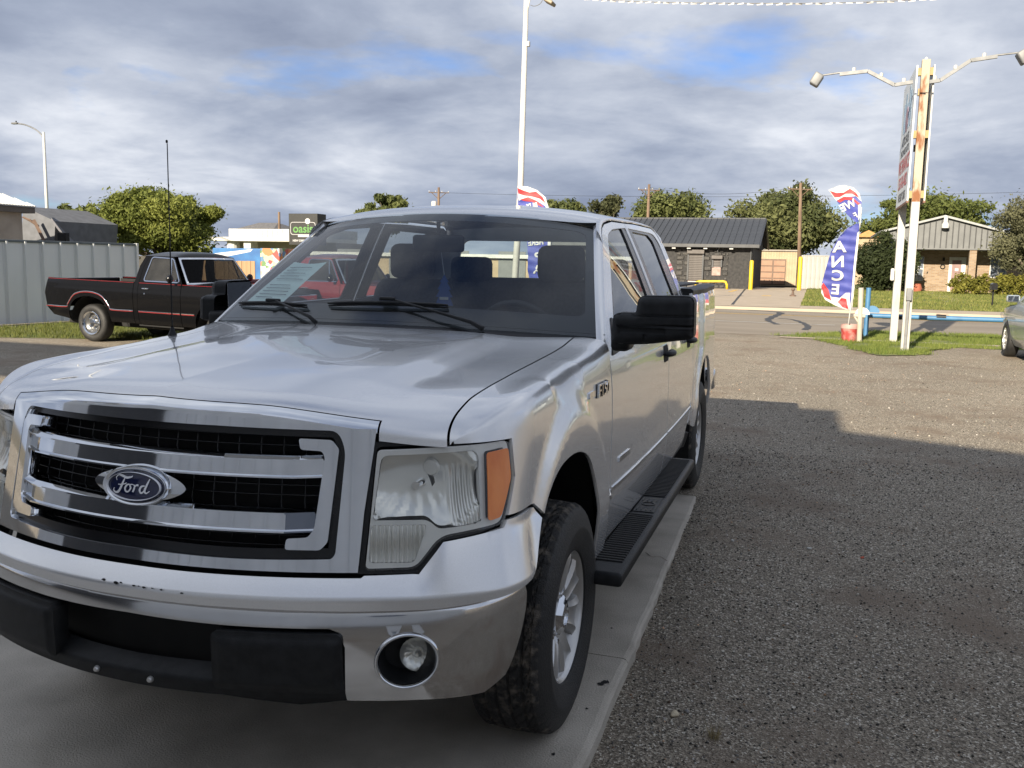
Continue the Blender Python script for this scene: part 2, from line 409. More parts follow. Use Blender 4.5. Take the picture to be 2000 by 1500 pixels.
# ------------------------------------------------------------------ the silver pickup truck
M_SILVER = paint_mat('silver_paint', (0.84, 0.84, 0.84), 0.62, 0.26, 0.6)
M_CHROME = pm('chrome', (0.78, 0.80, 0.83), (0.70, 0.72, 0.75), 9, 0.03, 1.0, r2=0.07)
M_CHROME_SOFT = pm('brushed_chrome', (0.74, 0.74, 0.75), (0.68, 0.68, 0.68), 3, 0.10, 1.0, r2=0.14, detail=2)
M_BLACK = pm('black_plastic', (0.008, 0.0085, 0.0095), (0.015, 0.016, 0.0175), 30, 0.45, 0, 0.15, 400, spec=0.3)
M_BLACK_GLOSS = pm('black_trim', (0.008, 0.008, 0.009), (0.014, 0.014, 0.015), 10, 0.22)
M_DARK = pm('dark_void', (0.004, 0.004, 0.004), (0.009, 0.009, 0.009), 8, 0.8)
M_RUBBER = pm('tyre_rubber', (0.010, 0.010, 0.0105), (0.020, 0.0195, 0.0185), 7, 0.60, 0, 0.25, 160)
M_TREAD = pm('dusty_tread', (0.026, 0.025, 0.024), (0.17, 0.145, 0.115), 26, 0.85, 0, 0.5, 240, contrast=(.50, .74), detail=8)
M_ALLOY = pm('painted_alloy', (0.60, 0.60, 0.60), (0.50, 0.49, 0.47), 5, 0.26, 0.75, r2=0.4)
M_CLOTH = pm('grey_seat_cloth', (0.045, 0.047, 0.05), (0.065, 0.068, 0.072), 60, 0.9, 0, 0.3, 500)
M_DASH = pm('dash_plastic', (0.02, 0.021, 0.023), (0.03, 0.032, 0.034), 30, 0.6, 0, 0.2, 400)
M_WIND = glass_mat('windshield_glass', (0.76, 0.81, 0.82), 1.0, 1.58, 0.0, 0.015)  # faint pale veil in the glass stands in for sky reflection
M_TINT = glass_mat('tinted_glass', (0.52, 0.55, 0.55), 1.0, 1.60, 0.0, 0.01)
M_LENS = glass_mat('lamp_lens', (0.95, 0.95, 0.93), 1.0, 1.45, 0.01, 0.09)
M_REFL = pm('lamp_reflector', (0.92, 0.92, 0.89), (0.84, 0.84, 0.80), 14, 0.10, 0.65, r2=0.22)
M_BEZEL = pm('lamp_bezel', (0.74, 0.74, 0.72), (0.82, 0.82, 0.79), 10, 0.25, 0.1)
M_AMBER = pm('amber_reflector', (0.80, 0.20, 0.03), (0.92, 0.28, 0.05), 18, 0.22, 0, 0.03, 300, coat=0.6, stretch=(1, 1, .4))
M_BLUE = pm('badge_blue', (0.006, 0.010, 0.045), (0.008, 0.014, 0.06), 8, 0.12, 0, coat=1.0)

truck = thing('pickup_truck', 'silver crew cab pickup truck with chrome grille parked close to the camera', 'pickup truck', (0, 0, 0))

def off(chart, d):
    if callable(d): return lambda s, z: chart(s, z, d(np.abs(np.asarray(s, float)), np.asarray(z, float)))
    return lambda s, z: chart(s, z, d)

# ---- hood and nose: front chart below, hood top above, rounded between
ZH = pchip([-.80, -.70, -.62, -.52, -.2, .1, .38, .58, .70], [1.143, 1.162, 1.183, 1.211, 1.242, 1.262, 1.283, 1.312, 1.325])
ZC = pchip([-1.0, -.90, -.82, -.7, -.4, 0, .45, .65], [1.205, 1.236, 1.248, 1.258, 1.276, 1.300, 1.332, 1.338])
GP = pchip([0, .2, .33, .45, .52, .60, .70, .80, .9], [0, .03, .09, .24, .55, .86, .92, 1.0, 1.1])
GS = pchip([0, .3, .6, .8, .9], [0, .13, .58, 1.0, 1.3])
def hood_z(x, y):
    a = np.abs(x); w = sst(-.66, -.30, y) * (1 - .75 * sst(.15, .55, y))
    g = w * GP(a) + (1 - w) * GS(a)
    crease = .006 * (1 - sst(.0, .05, np.abs(a - .345))) * w
    return ZC(y) - (ZC(y) - ZH(y)) * g
def s_of_x(x): return np.sign(x) * np.interp(np.abs(x), XY_[:2000, 0], S_[:2000])
def nose_curve(x):
    """front-face point A, corner K, top point B for lateral positions x"""
    s = s_of_x(x); z = np.full_like(x, 1.22)
    for _ in range(6):
        p = body(s, z); z = hood_z(p[:, 0], p[:, 1])
    return s, z
def nose(x, t):
    """t 0..1 front face from z=.78 to the corner, 1..2 rounded corner, 2..3 hood top to its rear edge"""
    x = np.asarray(x, float); t = np.asarray(t, float); s, zk = nose_curve(x)
    K = body(s, zk); r = .05
    A = body(s, zk - r); yb = K[:, 1] + .10; B = np.stack([K[:, 0], yb, hood_z(K[:, 0], yb)], 1)
    q = np.clip(t - 1, 0, 1)[:, None]; bez = (1 - q) ** 2 * A + 2 * q * (1 - q) * K + q * q * B
    f = np.clip(t, 0, 1); fz = .78 + (zk - r - .78) * f; fr = body(s, fz)
    yr = .44 + .14 * (np.abs(x) / .8) ** 2; w = np.clip(t - 2, 0, 1); yy = yb + (yr - yb) * w
    xx = K[:, 0] + (x - K[:, 0]) * w
    top = np.stack([xx, yy, hood_z(xx, yy)], 1)
    return np.where((t < 1)[:, None], fr, np.where((t < 2)[:, None], bez, top))
def nose_grid(x0, x1, nx, ts):
    xs = np.linspace(x0, x1, nx); A, B = np.meshgrid(xs, ts, indexing='ij'); a, b = A.ravel(), B.ravel()
    P = nose(a, b); h = 1e-3; ac = np.clip(a, -.806, .806)
    N = np.cross(nose(ac + h, b) - nose(ac - h, b), nose(a, np.minimum(b + h, 3)) - nose(a, np.maximum(b - h, 0)))
    N /= np.linalg.norm(N, axis=1)[:, None] + 1e-15; nv = len(ts)
    F = [(i * nv + j, (i + 1) * nv + j, (i + 1) * nv + j + 1, i * nv + j + 1) for i in range(nx - 1) for j in range(nv - 1)]
    return P, F, N
T_SPLIT = 1.42
ts_top = np.concatenate([np.linspace(T_SPLIT, 2, 9), np.linspace(2, 3, 60)[1:]])
def t_of_z(x, z):
    s, zk = nose_curve(np.array([x])); return (z - .78) / (zk[0] - .05 - .78)
t_low = t_of_z(.72, 1.113)
ts_side = np.concatenate([np.linspace(t_low, 1, 7), np.linspace(1, 2, 14)[1:], np.linspace(2, 3, 60)[1:]])
def edge_strip(P, n0, depth=.02, down=(0, 0, -1)):
    """hem along a polyline P"""
    P = np.asarray(P); d = np.array(down) * depth; k = len(P); V = np.vstack([P, P + d]); F = [(i, i + 1, k + i + 1, k + i) for i in range(k - 1)]
    return V, F, np.tile(np.array(n0, float), (2 * k, 1))
XS = float(np.interp(.654, S_, XY_[:, 0]))
gc = nose_grid(-XS, XS, 60, ts_top); gr = nose_grid(XS, .797, 14, ts_side); gl = nose_grid(-.797, -XS, 14, ts_side)
side_edge = nose(np.full(len(ts_side), .797), ts_side)
side_edge_l = side_edge * np.array([-1, 1, 1])
rear_edge = nose(np.linspace(-.797, .797, 60), np.full(60, 3.))
inner_edge = nose(np.full(12, XS), np.linspace(t_low, T_SPLIT, 12))
hems = [edge_strip(side_edge, (1, 0, .2), .02), edge_strip(side_edge_l, (-1, 0, .2), .02), edge_strip(rear_edge, (0, 1, .3), .02),
        edge_strip(inner_edge, (-1, 0, 0), .03, (0, 1, 0)), edge_strip(inner_edge * np.array([-1, 1, 1]), (1, 0, 0), .03, (0, 1, 0))]
hood = mk('hood', *(lambda g: (g[0], g[1]))(join_geo(gc, gr, gl, *hems)), M_SILVER, truck, True, join_geo(gc, gr, gl, *hems)[2])

# ---- grille surround: outer outline, opening, rolled top
open_poly = fillet([(-.545, 1.150), (0, 1.158), (.545, 1.150), (.566, 1.10), (.545, .835), (.535, .822), (.30, .816), (0, .820), (-.30, .816), (-.535, .822), (-.545, .835), (-.566, 1.10)],
                   [.05, .2, .05, .03, .02, .03, .1, .1, .1, .03, .02, .03])
def nose_sz(s, z, d=0.):
    """front chart that rolls over at the top like the hood edge (used for the chrome surround)"""
    P = body(s, z, d); return P
outer_poly = [(-.647, 1.155), (.647, 1.155), (.640, 1.10), (.617, .942), (.603, .788), (0, .790), (-.603, .788), (-.617, .942), (-.640, 1.10)]
sur = panel_geo(body, outer_poly, [open_poly], .025, .03)
zk0 = nose_curve(np.array([0.0]))[1][0]
xs_ = np.linspace(-.645, .645, 60)
def roll(u, v):
    x = u; t0 = np.array([t_of_z(float(xx), 1.155) for xx in np.atleast_1d(x)]); t = t0 + (T_SPLIT - .03 - t0) * v
    return nose(x, t)
xg = np.linspace(-XS + .005, XS - .005, 60); vg = np.linspace(0, 1, 18); Pg = []; Ng = []
for x in xg:
    X = np.full(18, x); t0 = t_of_z(x, 1.155); t = t0 + (T_SPLIT - .03 - t0) * vg
    Pg.append(nose(X, t)); Ng.append(np.cross(nose(X + 1e-3, t) - nose(X - 1e-3, t), nose(X, t + 1e-3) - nose(X, t - 1e-3)))
Pg = np.vstack(Pg); Ng = np.vstack(Ng); Ng /= np.linalg.norm(Ng, axis=1)[:, None]
rollg = (Pg, [(i * 18 + j, (i + 1) * 18 + j, (i + 1) * 18 + j + 1, i * 18 + j + 1) for i in range(59) for j in range(17)], Ng)
ends = [edge_strip(Pg[-18:], (1, 0, 0), .03, (0, 1, 0)), edge_strip(Pg[:18], (-1, 0, 0), .03, (0, 1, 0))]
g = join_geo(sur, rollg, *ends); grille = mk('grille_surround', g[0], g[1], M_CHROME, truck, True, g[2])
# black inner frame, mesh and void behind
def ring(poly, k):
    q = np.array(poly); c = q.mean(0); return [tuple(c + (p - c) * (1 - k / np.linalg.norm(p - c) if np.isscalar(k) else 1)) for p in q]
def inset_poly(poly, k):
    q = densify(poly, 0.02); n = len(q); out = []
    for i in range(n):
        t = q[(i + 1) % n] - q[i - 1]; t /= np.linalg.norm(t) + 1e-12; out.append(tuple(q[i] + np.array([t[1], -t[0]]) * k))
    return out
area2 = sum(open_poly[i][0] * open_poly[(i + 1) % len(open_poly)][1] - open_poly[(i + 1) % len(open_poly)][0] * open_poly[i][1] for i in range(len(open_poly)))
sgn = -1 if area2 > 0 else 1
panel('grille_frame', off(body, -.022), inset_poly(open_poly, sgn * -.004), M_BLACK_GLOSS, truck, [inset_poly(open_poly, sgn * .022)], .025, .03)
mb = MB()
for z in np.arange(.84, 1.15, .026):
    s = np.linspace(-.55, .55, 40); mb.tube(body(s, np.full(40, z), -.055), .0028, 4)
for s in np.arange(-.54, .56, .066):
    z = np.linspace(.825, 1.155, 8); mb.tube(body(np.full(8, s), z, -.057), .0028, 4)
mb.build('grille_mesh', M_BLACK_GLOSS, truck, True)
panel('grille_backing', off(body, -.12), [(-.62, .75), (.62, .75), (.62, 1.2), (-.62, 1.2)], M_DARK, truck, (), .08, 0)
# two chrome bars with raised edge ribs and angled end blocks
def bar(zt, zb, smax, name):
    zm = (zt + zb) / 2; hh = (zt - zb) / 2
    prof = [(-1, -.05), (-1, -.004), (-.93, .004), (-.80, .004), (-.74, -.006), (.50, -.006), (.60, .008), (.72, .008), (.97, -.006), (1, -.012), (1, -.05)]
    ss = np.concatenate([[-smax], np.linspace(-smax + .075, smax - .075, 50), [smax]]); V = []; nP = len(prof)
    for s in ss:
        e = .016 if abs(s) > smax - .01 else 0.0
        for q, d in prof: V.append(body(np.array([s]), np.array([zm + q * hh]), np.array([d - e + .012]))[0])
    F = [(i * nP + j, (i + 1) * nP + j, (i + 1) * nP + j + 1, i * nP + j + 1) for i in range(len(ss) - 1) for j in range(nP - 1)]
    F += [tuple(range(nP)), tuple((len(ss) - 1) * nP + j for j in range(nP - 1, -1, -1))]
    o = MB().add(V, F).build(name, M_CHROME, truck, auto=5); return o
bar(1.086, 1.027, .508, 'grille_bar'); bar(.951, .888, .490, 'grille_bar')
BR = [(.440, 1.130), (.530, 1.127), (.549, 1.104), (.525, .866), (.506, .846), (.416, .846), (.419, .874), (.474, .878), (.490, .90), (.512, 1.083), (.504, 1.098), (.446, 1.101)]
for sg in (1, -1):
    poly = fillet(BR if sg > 0 else neg(BR)[::-1], .008, 4)
    panel('grille_bracket', off(body, .006), poly, M_CHROME, truck, (), .025, .035)
# emblem on the grille
def ellipse(cs, cz, a, b, n=48, p=2.0): return [(cs + a * math.copysign(abs(math.cos(t)) ** (2 / p), math.cos(t)), cz + b * math.copysign(abs(math.sin(t)) ** (2 / p), math.sin(t))) for t in np.linspace(0, 2 * math.pi, n, endpoint=False)]
EC = .990
emb = panel('emblem', off(body, lambda s, z: .030 + .012 * np.clip(1 - (s / .115) ** 2 - ((z - EC) / .058) ** 2, 0, 1)), ellipse(0, EC, .088, .039), M_BLUE, truck, (), .012, .004)
def ring_strip(a0, b0, a1, b1, d0, d1, n=72):
    V = []; prof = [(0, d0 - .03), (0, d0), (.25, d0 + .007), (.6, d0 + .006), (1, d1)]
    for k in range(n):
        t = 2 * math.pi * k / n
        for q, d in prof:
            a = a0 + (a1 - a0) * q; b = b0 + (b1 - b0) * q
            V.append(body(np.array([a * math.cos(t)]), np.array([EC + b * math.sin(t)]), np.array([d]))[0])
    m = len(prof); F = [(k * m + j, ((k + 1) % n) * m + j, ((k + 1) % n) * m + j + 1, k * m + j + 1) for k in range(n) for j in range(m - 1)]
    return V, F
MB().add(*ring_strip(.105, .052, .089, .040, .030, .031)).build('emblem_rim', M_CHROME, emb, auto=60)
MB().add(*ring_strip(.0845, .0365, .0815, .0345, .036, .037)).build('emblem_line', pm('badge_silver', (.8, .81, .83)), emb, auto=60)
# script lettering drawn as brush strokes on the oval
def stroke(mb, pts, w):
    p = np.array(smooth_line(pts, 7)); wv = np.interp(np.linspace(0, 1, len(p)), np.linspace(0, 1, len(w)), w)
    V = []; 
    for i in range(len(p)):
        t = p[min(i + 1, len(p) - 1)] - p[max(i - 1, 0)]; t /= np.linalg.norm(t) + 1e-9; nrm = np.array([-t[1], t[0]]) * wv[i] / 2
        for q in (p[i] + nrm, p[i] - nrm):
            ss, zz = q[0] * .00098 , EC + q[1] * .00098
            V.append(body(np.array([ss]), np.array([zz]), np.array([.0325 + .012 * max(0, 1 - (ss / .115) ** 2 - ((zz - EC) / .058) ** 2)]))[0])
    mb.add(V, [(2 * i, 2 * i + 1, 2 * i + 3, 2 * i + 2) for i in range(len(p) - 1)])
mb = MB()
stroke(mb, [(-52, 12), (-56, 20), (-48, 27), (-34, 25), (-20, 22), (-6, 25), (-2, 28)], [1.5, 3, 4, 6, 6, 4, 2])            # F top sweep
stroke(mb, [(-26, 22), (-30, 10), (-35, -4), (-42, -16), (-52, -20), (-60, -15), (-58, -8)], [3, 6, 7, 7, 5, 4, 2])           # F stem
stroke(mb, [(-46, 2), (-34, 3), (-22, 6), (-18, 9)], [2, 3, 3, 2])                                                            # F bar
stroke(mb, [(-8, 6), (-16, 3), (-21, -6), (-17, -14), (-9, -13), (-3, -4), (-6, 4), (2, 6), (8, 4)], [3, 5, 6, 5, 4, 5, 4, 2, 2])  # o
stroke(mb, [(10, 6), (9, -4), (5, -14)], [3, 6, 5]); stroke(mb, [(9, -2), (15, 5), (21, 5)], [2, 4, 5])                      # r
stroke(mb, [(40, 5), (31, 3), (26, -6), (30, -14), (38, -10), (43, 2)], [3, 5, 6, 5, 4, 3])                                   # d bowl
stroke(mb, [(52, 24), (46, 8), (41, -8), (46, -14), (56, -8)], [3, 6, 6, 4, 2])                                               # d stem
mb.build('lettering', pm('badge_silver', (.80, .81, .83), (.72, .73, .75), 9, .35, .3), emb, fix=False)
# chrome wings that carry the emblem between the bars
panel('emblem_mount', off(body, lambda s, z: .020 + .010 * np.clip(1 - s / .15, 0, 1) - .012 * np.clip(np.abs(z - .99) / .044, 0, 1) ** 2), ellipse(0, .990, .146, .044, 64, 1.7), M_CHROME, truck, (), .012, .03)

# ---- headlights
HL = [(.650, 1.099), (.850, 1.105), (1.054, 1.108), (1.051, 1.009), (.988, .893), (.814, .874), (.750, .797), (.622, .795)]
HLf = fillet(HL, [.012, .02, .02, .02, .02, .03, .02, .012])
CH1 = fillet([(.660, 1.084), (.936, 1.092), (.928, .900), (.812, .890), (.786, .916), (.638, .917)], [.02, .03, .02, .02, .02, .015])
CH2 = fillet([(.634, .905), (.782, .905), (.748, .808), (.630, .808)], .012)
AMB = fillet([(.956, 1.086), (1.036, 1.091), (1.033, 1.012), (.980, .912), (.942, .906)], .010)
def bowl(s, z):
    q = np.clip(1 - ((s - .775) / .17) ** 2 - ((z - 1.0) / .12) ** 2, 0, 1)
    ribs = .004 * np.sin(s * 2 * math.pi / .017) * sst(.84, .87, s) * (1 - sst(1.03, 1.06, z)) + .0018 * np.abs(((s * 38 + (z - 1.0) * 6 * (s - .775) * 38) % 1) * 2 - 1) * (1 - sst(.955, .985, z)) * (1 - sst(.82, .84, s))
    return -.014 - .050 * np.sqrt(q) + ribs
def bowl2(s, z): return -.013 + .0045 * np.sin(s * 2 * math.pi / .0115) + .004 * np.sin((z - .855) * 45)
def side_poly(p, sg): return p if sg > 0 else neg(p)[::-1]
for sg in (1, -1):
    hl = thing('headlight', None, None); hl.parent = truck; 
    panel('lamp_housing', off(body, -.010), side_poly(HLf, sg), M_BEZEL, hl, [side_poly(CH1, sg), side_poly(CH2, sg), side_poly(AMB, sg)], .02, .02)
    panel('main_reflector', off(body, bowl), side_poly(CH1, sg), M_REFL, hl, (), .008, -.006)
    panel('lower_reflector', off(body, bowl2), side_poly(CH2, sg), M_REFL, hl, (), .0035, 0)
    panel('amber_reflector', off(body, lambda s, z: .008 + .0 * z), side_poly(AMB, sg), M_AMBER, hl, (), .006, .004)
    panel('lens', off(body, lambda s, z: .002 + .006 * np.clip(1 - ((s - .83) / .25) ** 2, 0, 1)), side_poly(HLf, sg), M_LENS, hl, (), .025, .010)
    panel('lamp_seal', off(body, -.03), side_poly([(.62, 1.115), (.85, 1.122), (1.075, 1.12), (1.07, 1.0), (1.0, .875), (.825, .855), (.765, .775), (.60, .775)], sg), M_BLACK_GLOSS, truck, [side_poly(inset_poly(HLf, -.004), sg)], .03, 0)
    b = body(np.array([sg * .775]), np.array([1.0]), np.array([-.07]))[0]
    MB().tube([b, b + np.array([0, -.040, 0])], [.014, .011], 12).build('bulb', M_CHROME, hl, auto=40); MB().lathe([(.034, .0), (.030, -.006), (.016, -.004)], 24, 'y', b + np.array([0, .012, 0])).build('bulb_socket', M_DARK, hl, auto=40)
    vs_ = np.array([sg * .80]); c3 = body(vs_, np.array([1.045]), np.array([-.045]))[0]; MB().lathe([(.0, -.004), (.020, -.003), (.024, .004), (.020, .012)], 20, 'y', c3).build('vent_boss', M_BEZEL, hl, auto=40)

# ---- painted lower fascia
FA_TOP = [(0, .780), (.612, .778), (.62, .783), (.757, .785), (.820, .862), (.990, .881), (1.005, .898), (1.172, .892)]
FA_R = FA_TOP + [(1.198, .856), (1.112, .762), (1.068, .722), (.937, .708), (.80, .700), (.606, .700), (.3, .704), (0, .706)]
fa_poly = FA_R + neg(FA_R[1:-1])[::-1]
def fa_d(s, z):
    zt = .79 + .085 * sst(.74, .83, s); zt2 = .737
    up = sst(0, 1, np.clip((zt - z) / (zt - zt2), 0, 1)); k = .034 - .010 * sst(.8, 1.05, s)
    return .002 + k * np.clip((zt - z) / (zt - zt2), 0, 1) ** .8 - np.clip(zt2 - z, 0, 1) * .30
panel('front_fascia', off(body, fa_d), fa_poly, M_SILVER, truck, (), .016, .02)
mb = MB()
for i, (s, z, r) in enumerate([(-.06, .741, .006), (-.02, .739, .0075), (.035, .738, .005), (.065, .737, .0055), (.115, .737, .004), (.17, .733, .0045), (-.005, .7405, .004), (.05, .7385, .003), (.09, .7375, .003)]):
    r *= .72
    ang = np.linspace(0, 2 * math.pi, 9, endpoint=False); rr = r * (0.6 + .6 * rng.random(9)); 
    P = [body(np.array([s + 1.5 * q * math.cos(a)]), np.array([z + .8 * q * math.sin(a)]), np.array([float(fa_d(np.array(abs(s)), np.array(z))) + .0012]))[0] for q, a in zip(rr, ang)]
    mk('paint_chip', P, [tuple(range(9))], M_DARK, truck)

# ---- chrome bumper, pads, fog lamps, valance
BU_R = [(0, .712), (.37, .706), (.58, .697), (.914, .698), (1.068, .70), (1.185, .70), (1.192, .66), (1.178, .62), (1.145, .548), (1.085, .452), (1.0, .425), (.80, .440), (.610, .448), (.606, .470), (.606, .600), (.590, .640), (.565, .650), (.3, .650), (0, .655)]
bu_poly = fillet(BU_R, .012, 3)[1:-1] if False else BU_R
bu_poly = bu_poly + neg(bu_poly[1:-1])[::-1]
fog = ellipse(.767, .558, .076, .069)
def bump_face(s, z):
    r = np.sqrt(((s - .767) / .076) ** 2 + ((z - .558) / .069) ** 2); return .003 * (1 - sst(1.0, 1.30, r)) - .0 * s
BU = off(bump, bump_face)
panel('front_bumper', BU, bu_poly, M_CHROME_SOFT, truck, [fog, neg(fog)[::-1]], .022, .035)
for sg in (1, -1):
    panel('bumper_pad', off(bump, lambda s, z: .012 + .010 * sst(0, .03, np.minimum(np.minimum(s - .255, .604 - s), np.minimum(z - .475, .637 - z)))), side_poly(fillet([(.256, .640), (.600, .640), (.604, .476), (.258, .478)], .022), sg), M_BLACK, truck, (), .014, .05)
    fl = thing('fog_lamp', None, None); fl.parent = truck
    V = []; n = 48; prof = [(1.0, -.01), (1.0, .004), (1.05, .010), (1.11, .009), (1.15, .001)]
    for k, d in prof:
        for t in np.linspace(0, 2 * math.pi, n, endpoint=False): V.append(bump(np.array([sg * (.767 + .076 * k * math.cos(t))]), np.array([.558 + .069 * k * math.sin(t)]), np.array([d + .002]))[0])
    MB().add(V, [(i * n + j, i * n + (j + 1) % n, (i + 1) * n + (j + 1) % n, (i + 1) * n + j) for i in range(4) for j in range(n)]).build('fog_ring', M_CHROME, fl, auto=80)
    # black bucket and round lamp
    c = bump(np.array([sg * .767]), np.array([.558]), np.array([0.]))[0]; c2 = bump(np.array([sg * .80]), np.array([.552]), np.array([-.050]))[0]
    V = []; n = 40
    for d, k in ((0.0, 1.0), (-.02, .93), (-.07, .78), (-.075, .0)):
        for t in np.linspace(0, 2 * math.pi, n, endpoint=False):
            V.append(bump(np.array([sg * (.767 + .076 * k * math.cos(t))]), np.array([.558 + .069 * k * math.sin(t)]), np.array([d]))[0])
    MB().add(V, [(i * n + j, i * n + (j + 1) % n, (i + 1) * n + (j + 1) % n, (i + 1) * n + j) for i in range(3) for j in range(n)]).build('fog_bucket', M_BLACK, fl, auto=60)
    ax = np.array([sg * .30, -1, .05]); ax /= np.linalg.norm(ax); u = np.cross(ax, [0, 0, 1]); u /= np.linalg.norm(u); w = np.cross(u, ax)
    V = []; prof = [(.050, -.02), (.050, .004), (.046, .010), (.036, .016), (.02, .020), (.0, .021)]
    for r, h in prof:
        for t in np.linspace(0, 2 * math.pi, 28, endpoint=False): V.append(c2 + ax * h + r * (math.cos(t) * u + math.sin(t) * w))
    MB().add(V, [(i * 28 + j, i * 28 + (j + 1) % 28, (i + 1) * 28 + (j + 1) % 28, (i + 1) * 28 + j) for i in range(len(prof) - 1) for j in range(28)]).build('fog_lens', M_LENS, fl, True)
    V = []; prof = [(.047, .002), (.040, -.006), (.028, -.014), (.014, -.018), (.012, -.004), (.004, .006), (0, .006)]
    for i, (r, h) in enumerate(prof):
        for k, t in enumerate(np.linspace(0, 2 * math.pi, 28, endpoint=False)): V.append(c2 + ax * (h + (.002 * (k % 2) if 0 < i < 3 else 0)) + r * (math.cos(t) * u + math.sin(t) * w))
    MB().add(V, [(i * 28 + j, i * 28 + (j + 1) % 28, (i + 1) * 28 + (j + 1) % 28, (i + 1) * 28 + j) for i in range(len(prof) - 1) for j in range(28)]).build('fog_reflector', M_REFL, fl, auto=20)
panel('bumper_void', off(bump, -.13), [(-.70, .42), (.70, .42), (.70, .66), (.98, .66), (.98, .76), (-.98, .76), (-.98, .66), (-.70, .66)], M_DARK, truck, (), .06, 0)
va = [(-.62, .50), (-.60, .528), (0, .522), (.60, .528), (.62, .50), (.61, .455), (.3, .452), (0, .450), (-.3, .452), (-.61, .455)]
panel('lower_valance', off(bump, lambda s, z: -.002 - .05 * sst(.495, .53, z)), va, M_BLACK, truck, (), .02, .03)
panel('air_dam', off(bump, lambda s, z: -.10 - .04 * s), [(-.74, .47), (.74, .47), (.72, .42), (.62, .382), (.45, .366), (.20, .388), (.05, .44), (-.05, .44), (-.20, .388), (-.45, .366), (-.62, .382), (-.72, .42)], M_BLACK, truck, (), .03, .01)
for s in (-.115, .065):
    b = bump(np.array([s]), np.array([.474]), np.array([.0]))[0]
    MB().lathe([(0, -.010), (.006, -.009), (.009, -.004), (.009, .002)], 14, 'y', b).build('valance_bolt', M_ALLOY, truck, auto=40)

# ---- fenders
def c0z(s): return np.interp(s, [.855, .95, 1.05, 1.2, 1.6, 2.22], [1.120, 1.124, 1.128, 1.142, 1.152, 1.162])
ARCH_F = smooth_line([(1.200, .66), (1.208, .78), (1.226, .862), (1.30, .935), (1.42, .974), (1.60, .976), (1.76, .930), (1.87, .83), (1.938, .715), (1.975, .58), (1.985, .47)], 4)
fe = [(s, float(c0z(s))) for s in np.linspace(.860, 2.218, 40)] + [(2.222, 1.0), (2.222, .80), (2.218, .70), (2.205, .58), (2.192, .47)] + [p for p in ARCH_F[::-1] if p[1] < .975 or True]
fe = [p for p in fe if not (p[0] < 1.35 and p[1] < .858)] + [(1.182, .902), (1.012, .909), (1.062, 1.006), (1.066, 1.113), (.862, 1.113)]
ql = np.array([(.797, -.73, 1.105), (.803, -.62, 1.19), (.803, -.52, 1.215)])
def fender_top(tau, v, x_edge=.803):
    tau = np.asarray(tau, float); v = np.asarray(v, float)[:, None]
    s = .858 + (2.218 - .858) * tau; z0 = c0z(s); P0 = body(s, z0); Tz = body(s, z0 + .005) - body(s, z0 - .005); Tz /= np.linalg.norm(Tz, axis=1)[:, None]
    # hood shut line: climbs the nose at x=.803, then runs back
    nt = np.interp(tau, [0, .10, .24, 1], [t_low + .02, 1.25, 2.0, 3.0]); E = nose(np.full(len(tau), .8035), nt)
    dl = np.linalg.norm(P0 - E, axis=1)[:, None]; O = P0 - E; O[:, 2] = -.05 * np.abs(O[:, 0]); O /= np.linalg.norm(O, axis=1)[:, None] + 1e-9
    fl_ = (.54 + .16 * tau)[:, None]; A = P0 + Tz * fl_ * dl; B = E + O * fl_ * dl
    return (1 - v) ** 3 * P0 + 3 * v * (1 - v) ** 2 * A + 3 * v * v * (1 - v) * B + v ** 3 * E
ft = grid_geo(fender_top, 90, 16)
ft_edge = fender_top(np.linspace(0, 1, 60), np.ones(60)); ft_rear = fender_top(np.ones(16), np.linspace(0, 1, 16))
fg = join_geo(panel_geo(body, fe, (), .022, .012), ft, edge_strip(ft_edge, (-1, 0, .2), .02), edge_strip(ft_rear, (0, 1, 0), .02))
for sg in (1, -1):
    g = fg if sg > 0 else mirror_geo(fg)
    mk('fender', g[0], g[1], M_SILVER, truck, True, g[2])

# ---- doors with window openings
FD = [(2.232, .47), (2.240, .58), (2.234, .70), (2.234, 1.0), (2.232, 1.24), (2.250, 1.30), (2.88, 1.735), (2.95, 1.768), (3.03, 1.788), (3.234, 1.809), (3.556, 1.815), (3.556, .50), (3.54, .47)]
FW = fillet([(2.345, 1.275), (2.60, 1.285), (2.74, 1.362), (3.535, 1.372), (3.535, 1.792), (3.17, 1.772), (3.0, 1.740)], [.02, .06, .06, .015, .02, .05, .06])
RD = [(3.566, .47), (3.566, 1.815), (3.86, 1.822), (4.44, 1.822), (4.53, 1.80), (4.590, 1.73), (4.592, 1.40), (4.575, 1.0), (4.560, .76), (4.50, .64), (4.46, .56), (4.45, .47)]
RW = fillet([(3.585, 1.372), (4.50, 1.385), (4.50, 1.735), (4.42, 1.785), (4.30, 1.792), (3.585, 1.792)], [.015, .03, .05, .04, .04, .02])
FGl = [(2.40, 1.285), (2.62, 1.295), (2.755, 1.372), (3.40, 1.380), (3.435, 1.785), (3.15, 1.764), (2.99, 1.725)]
RGl = [(3.70, 1.380), (4.28, 1.388), (4.27, 1.60), (4.29, 1.74), (4.20, 1.775), (3.70, 1.778)]
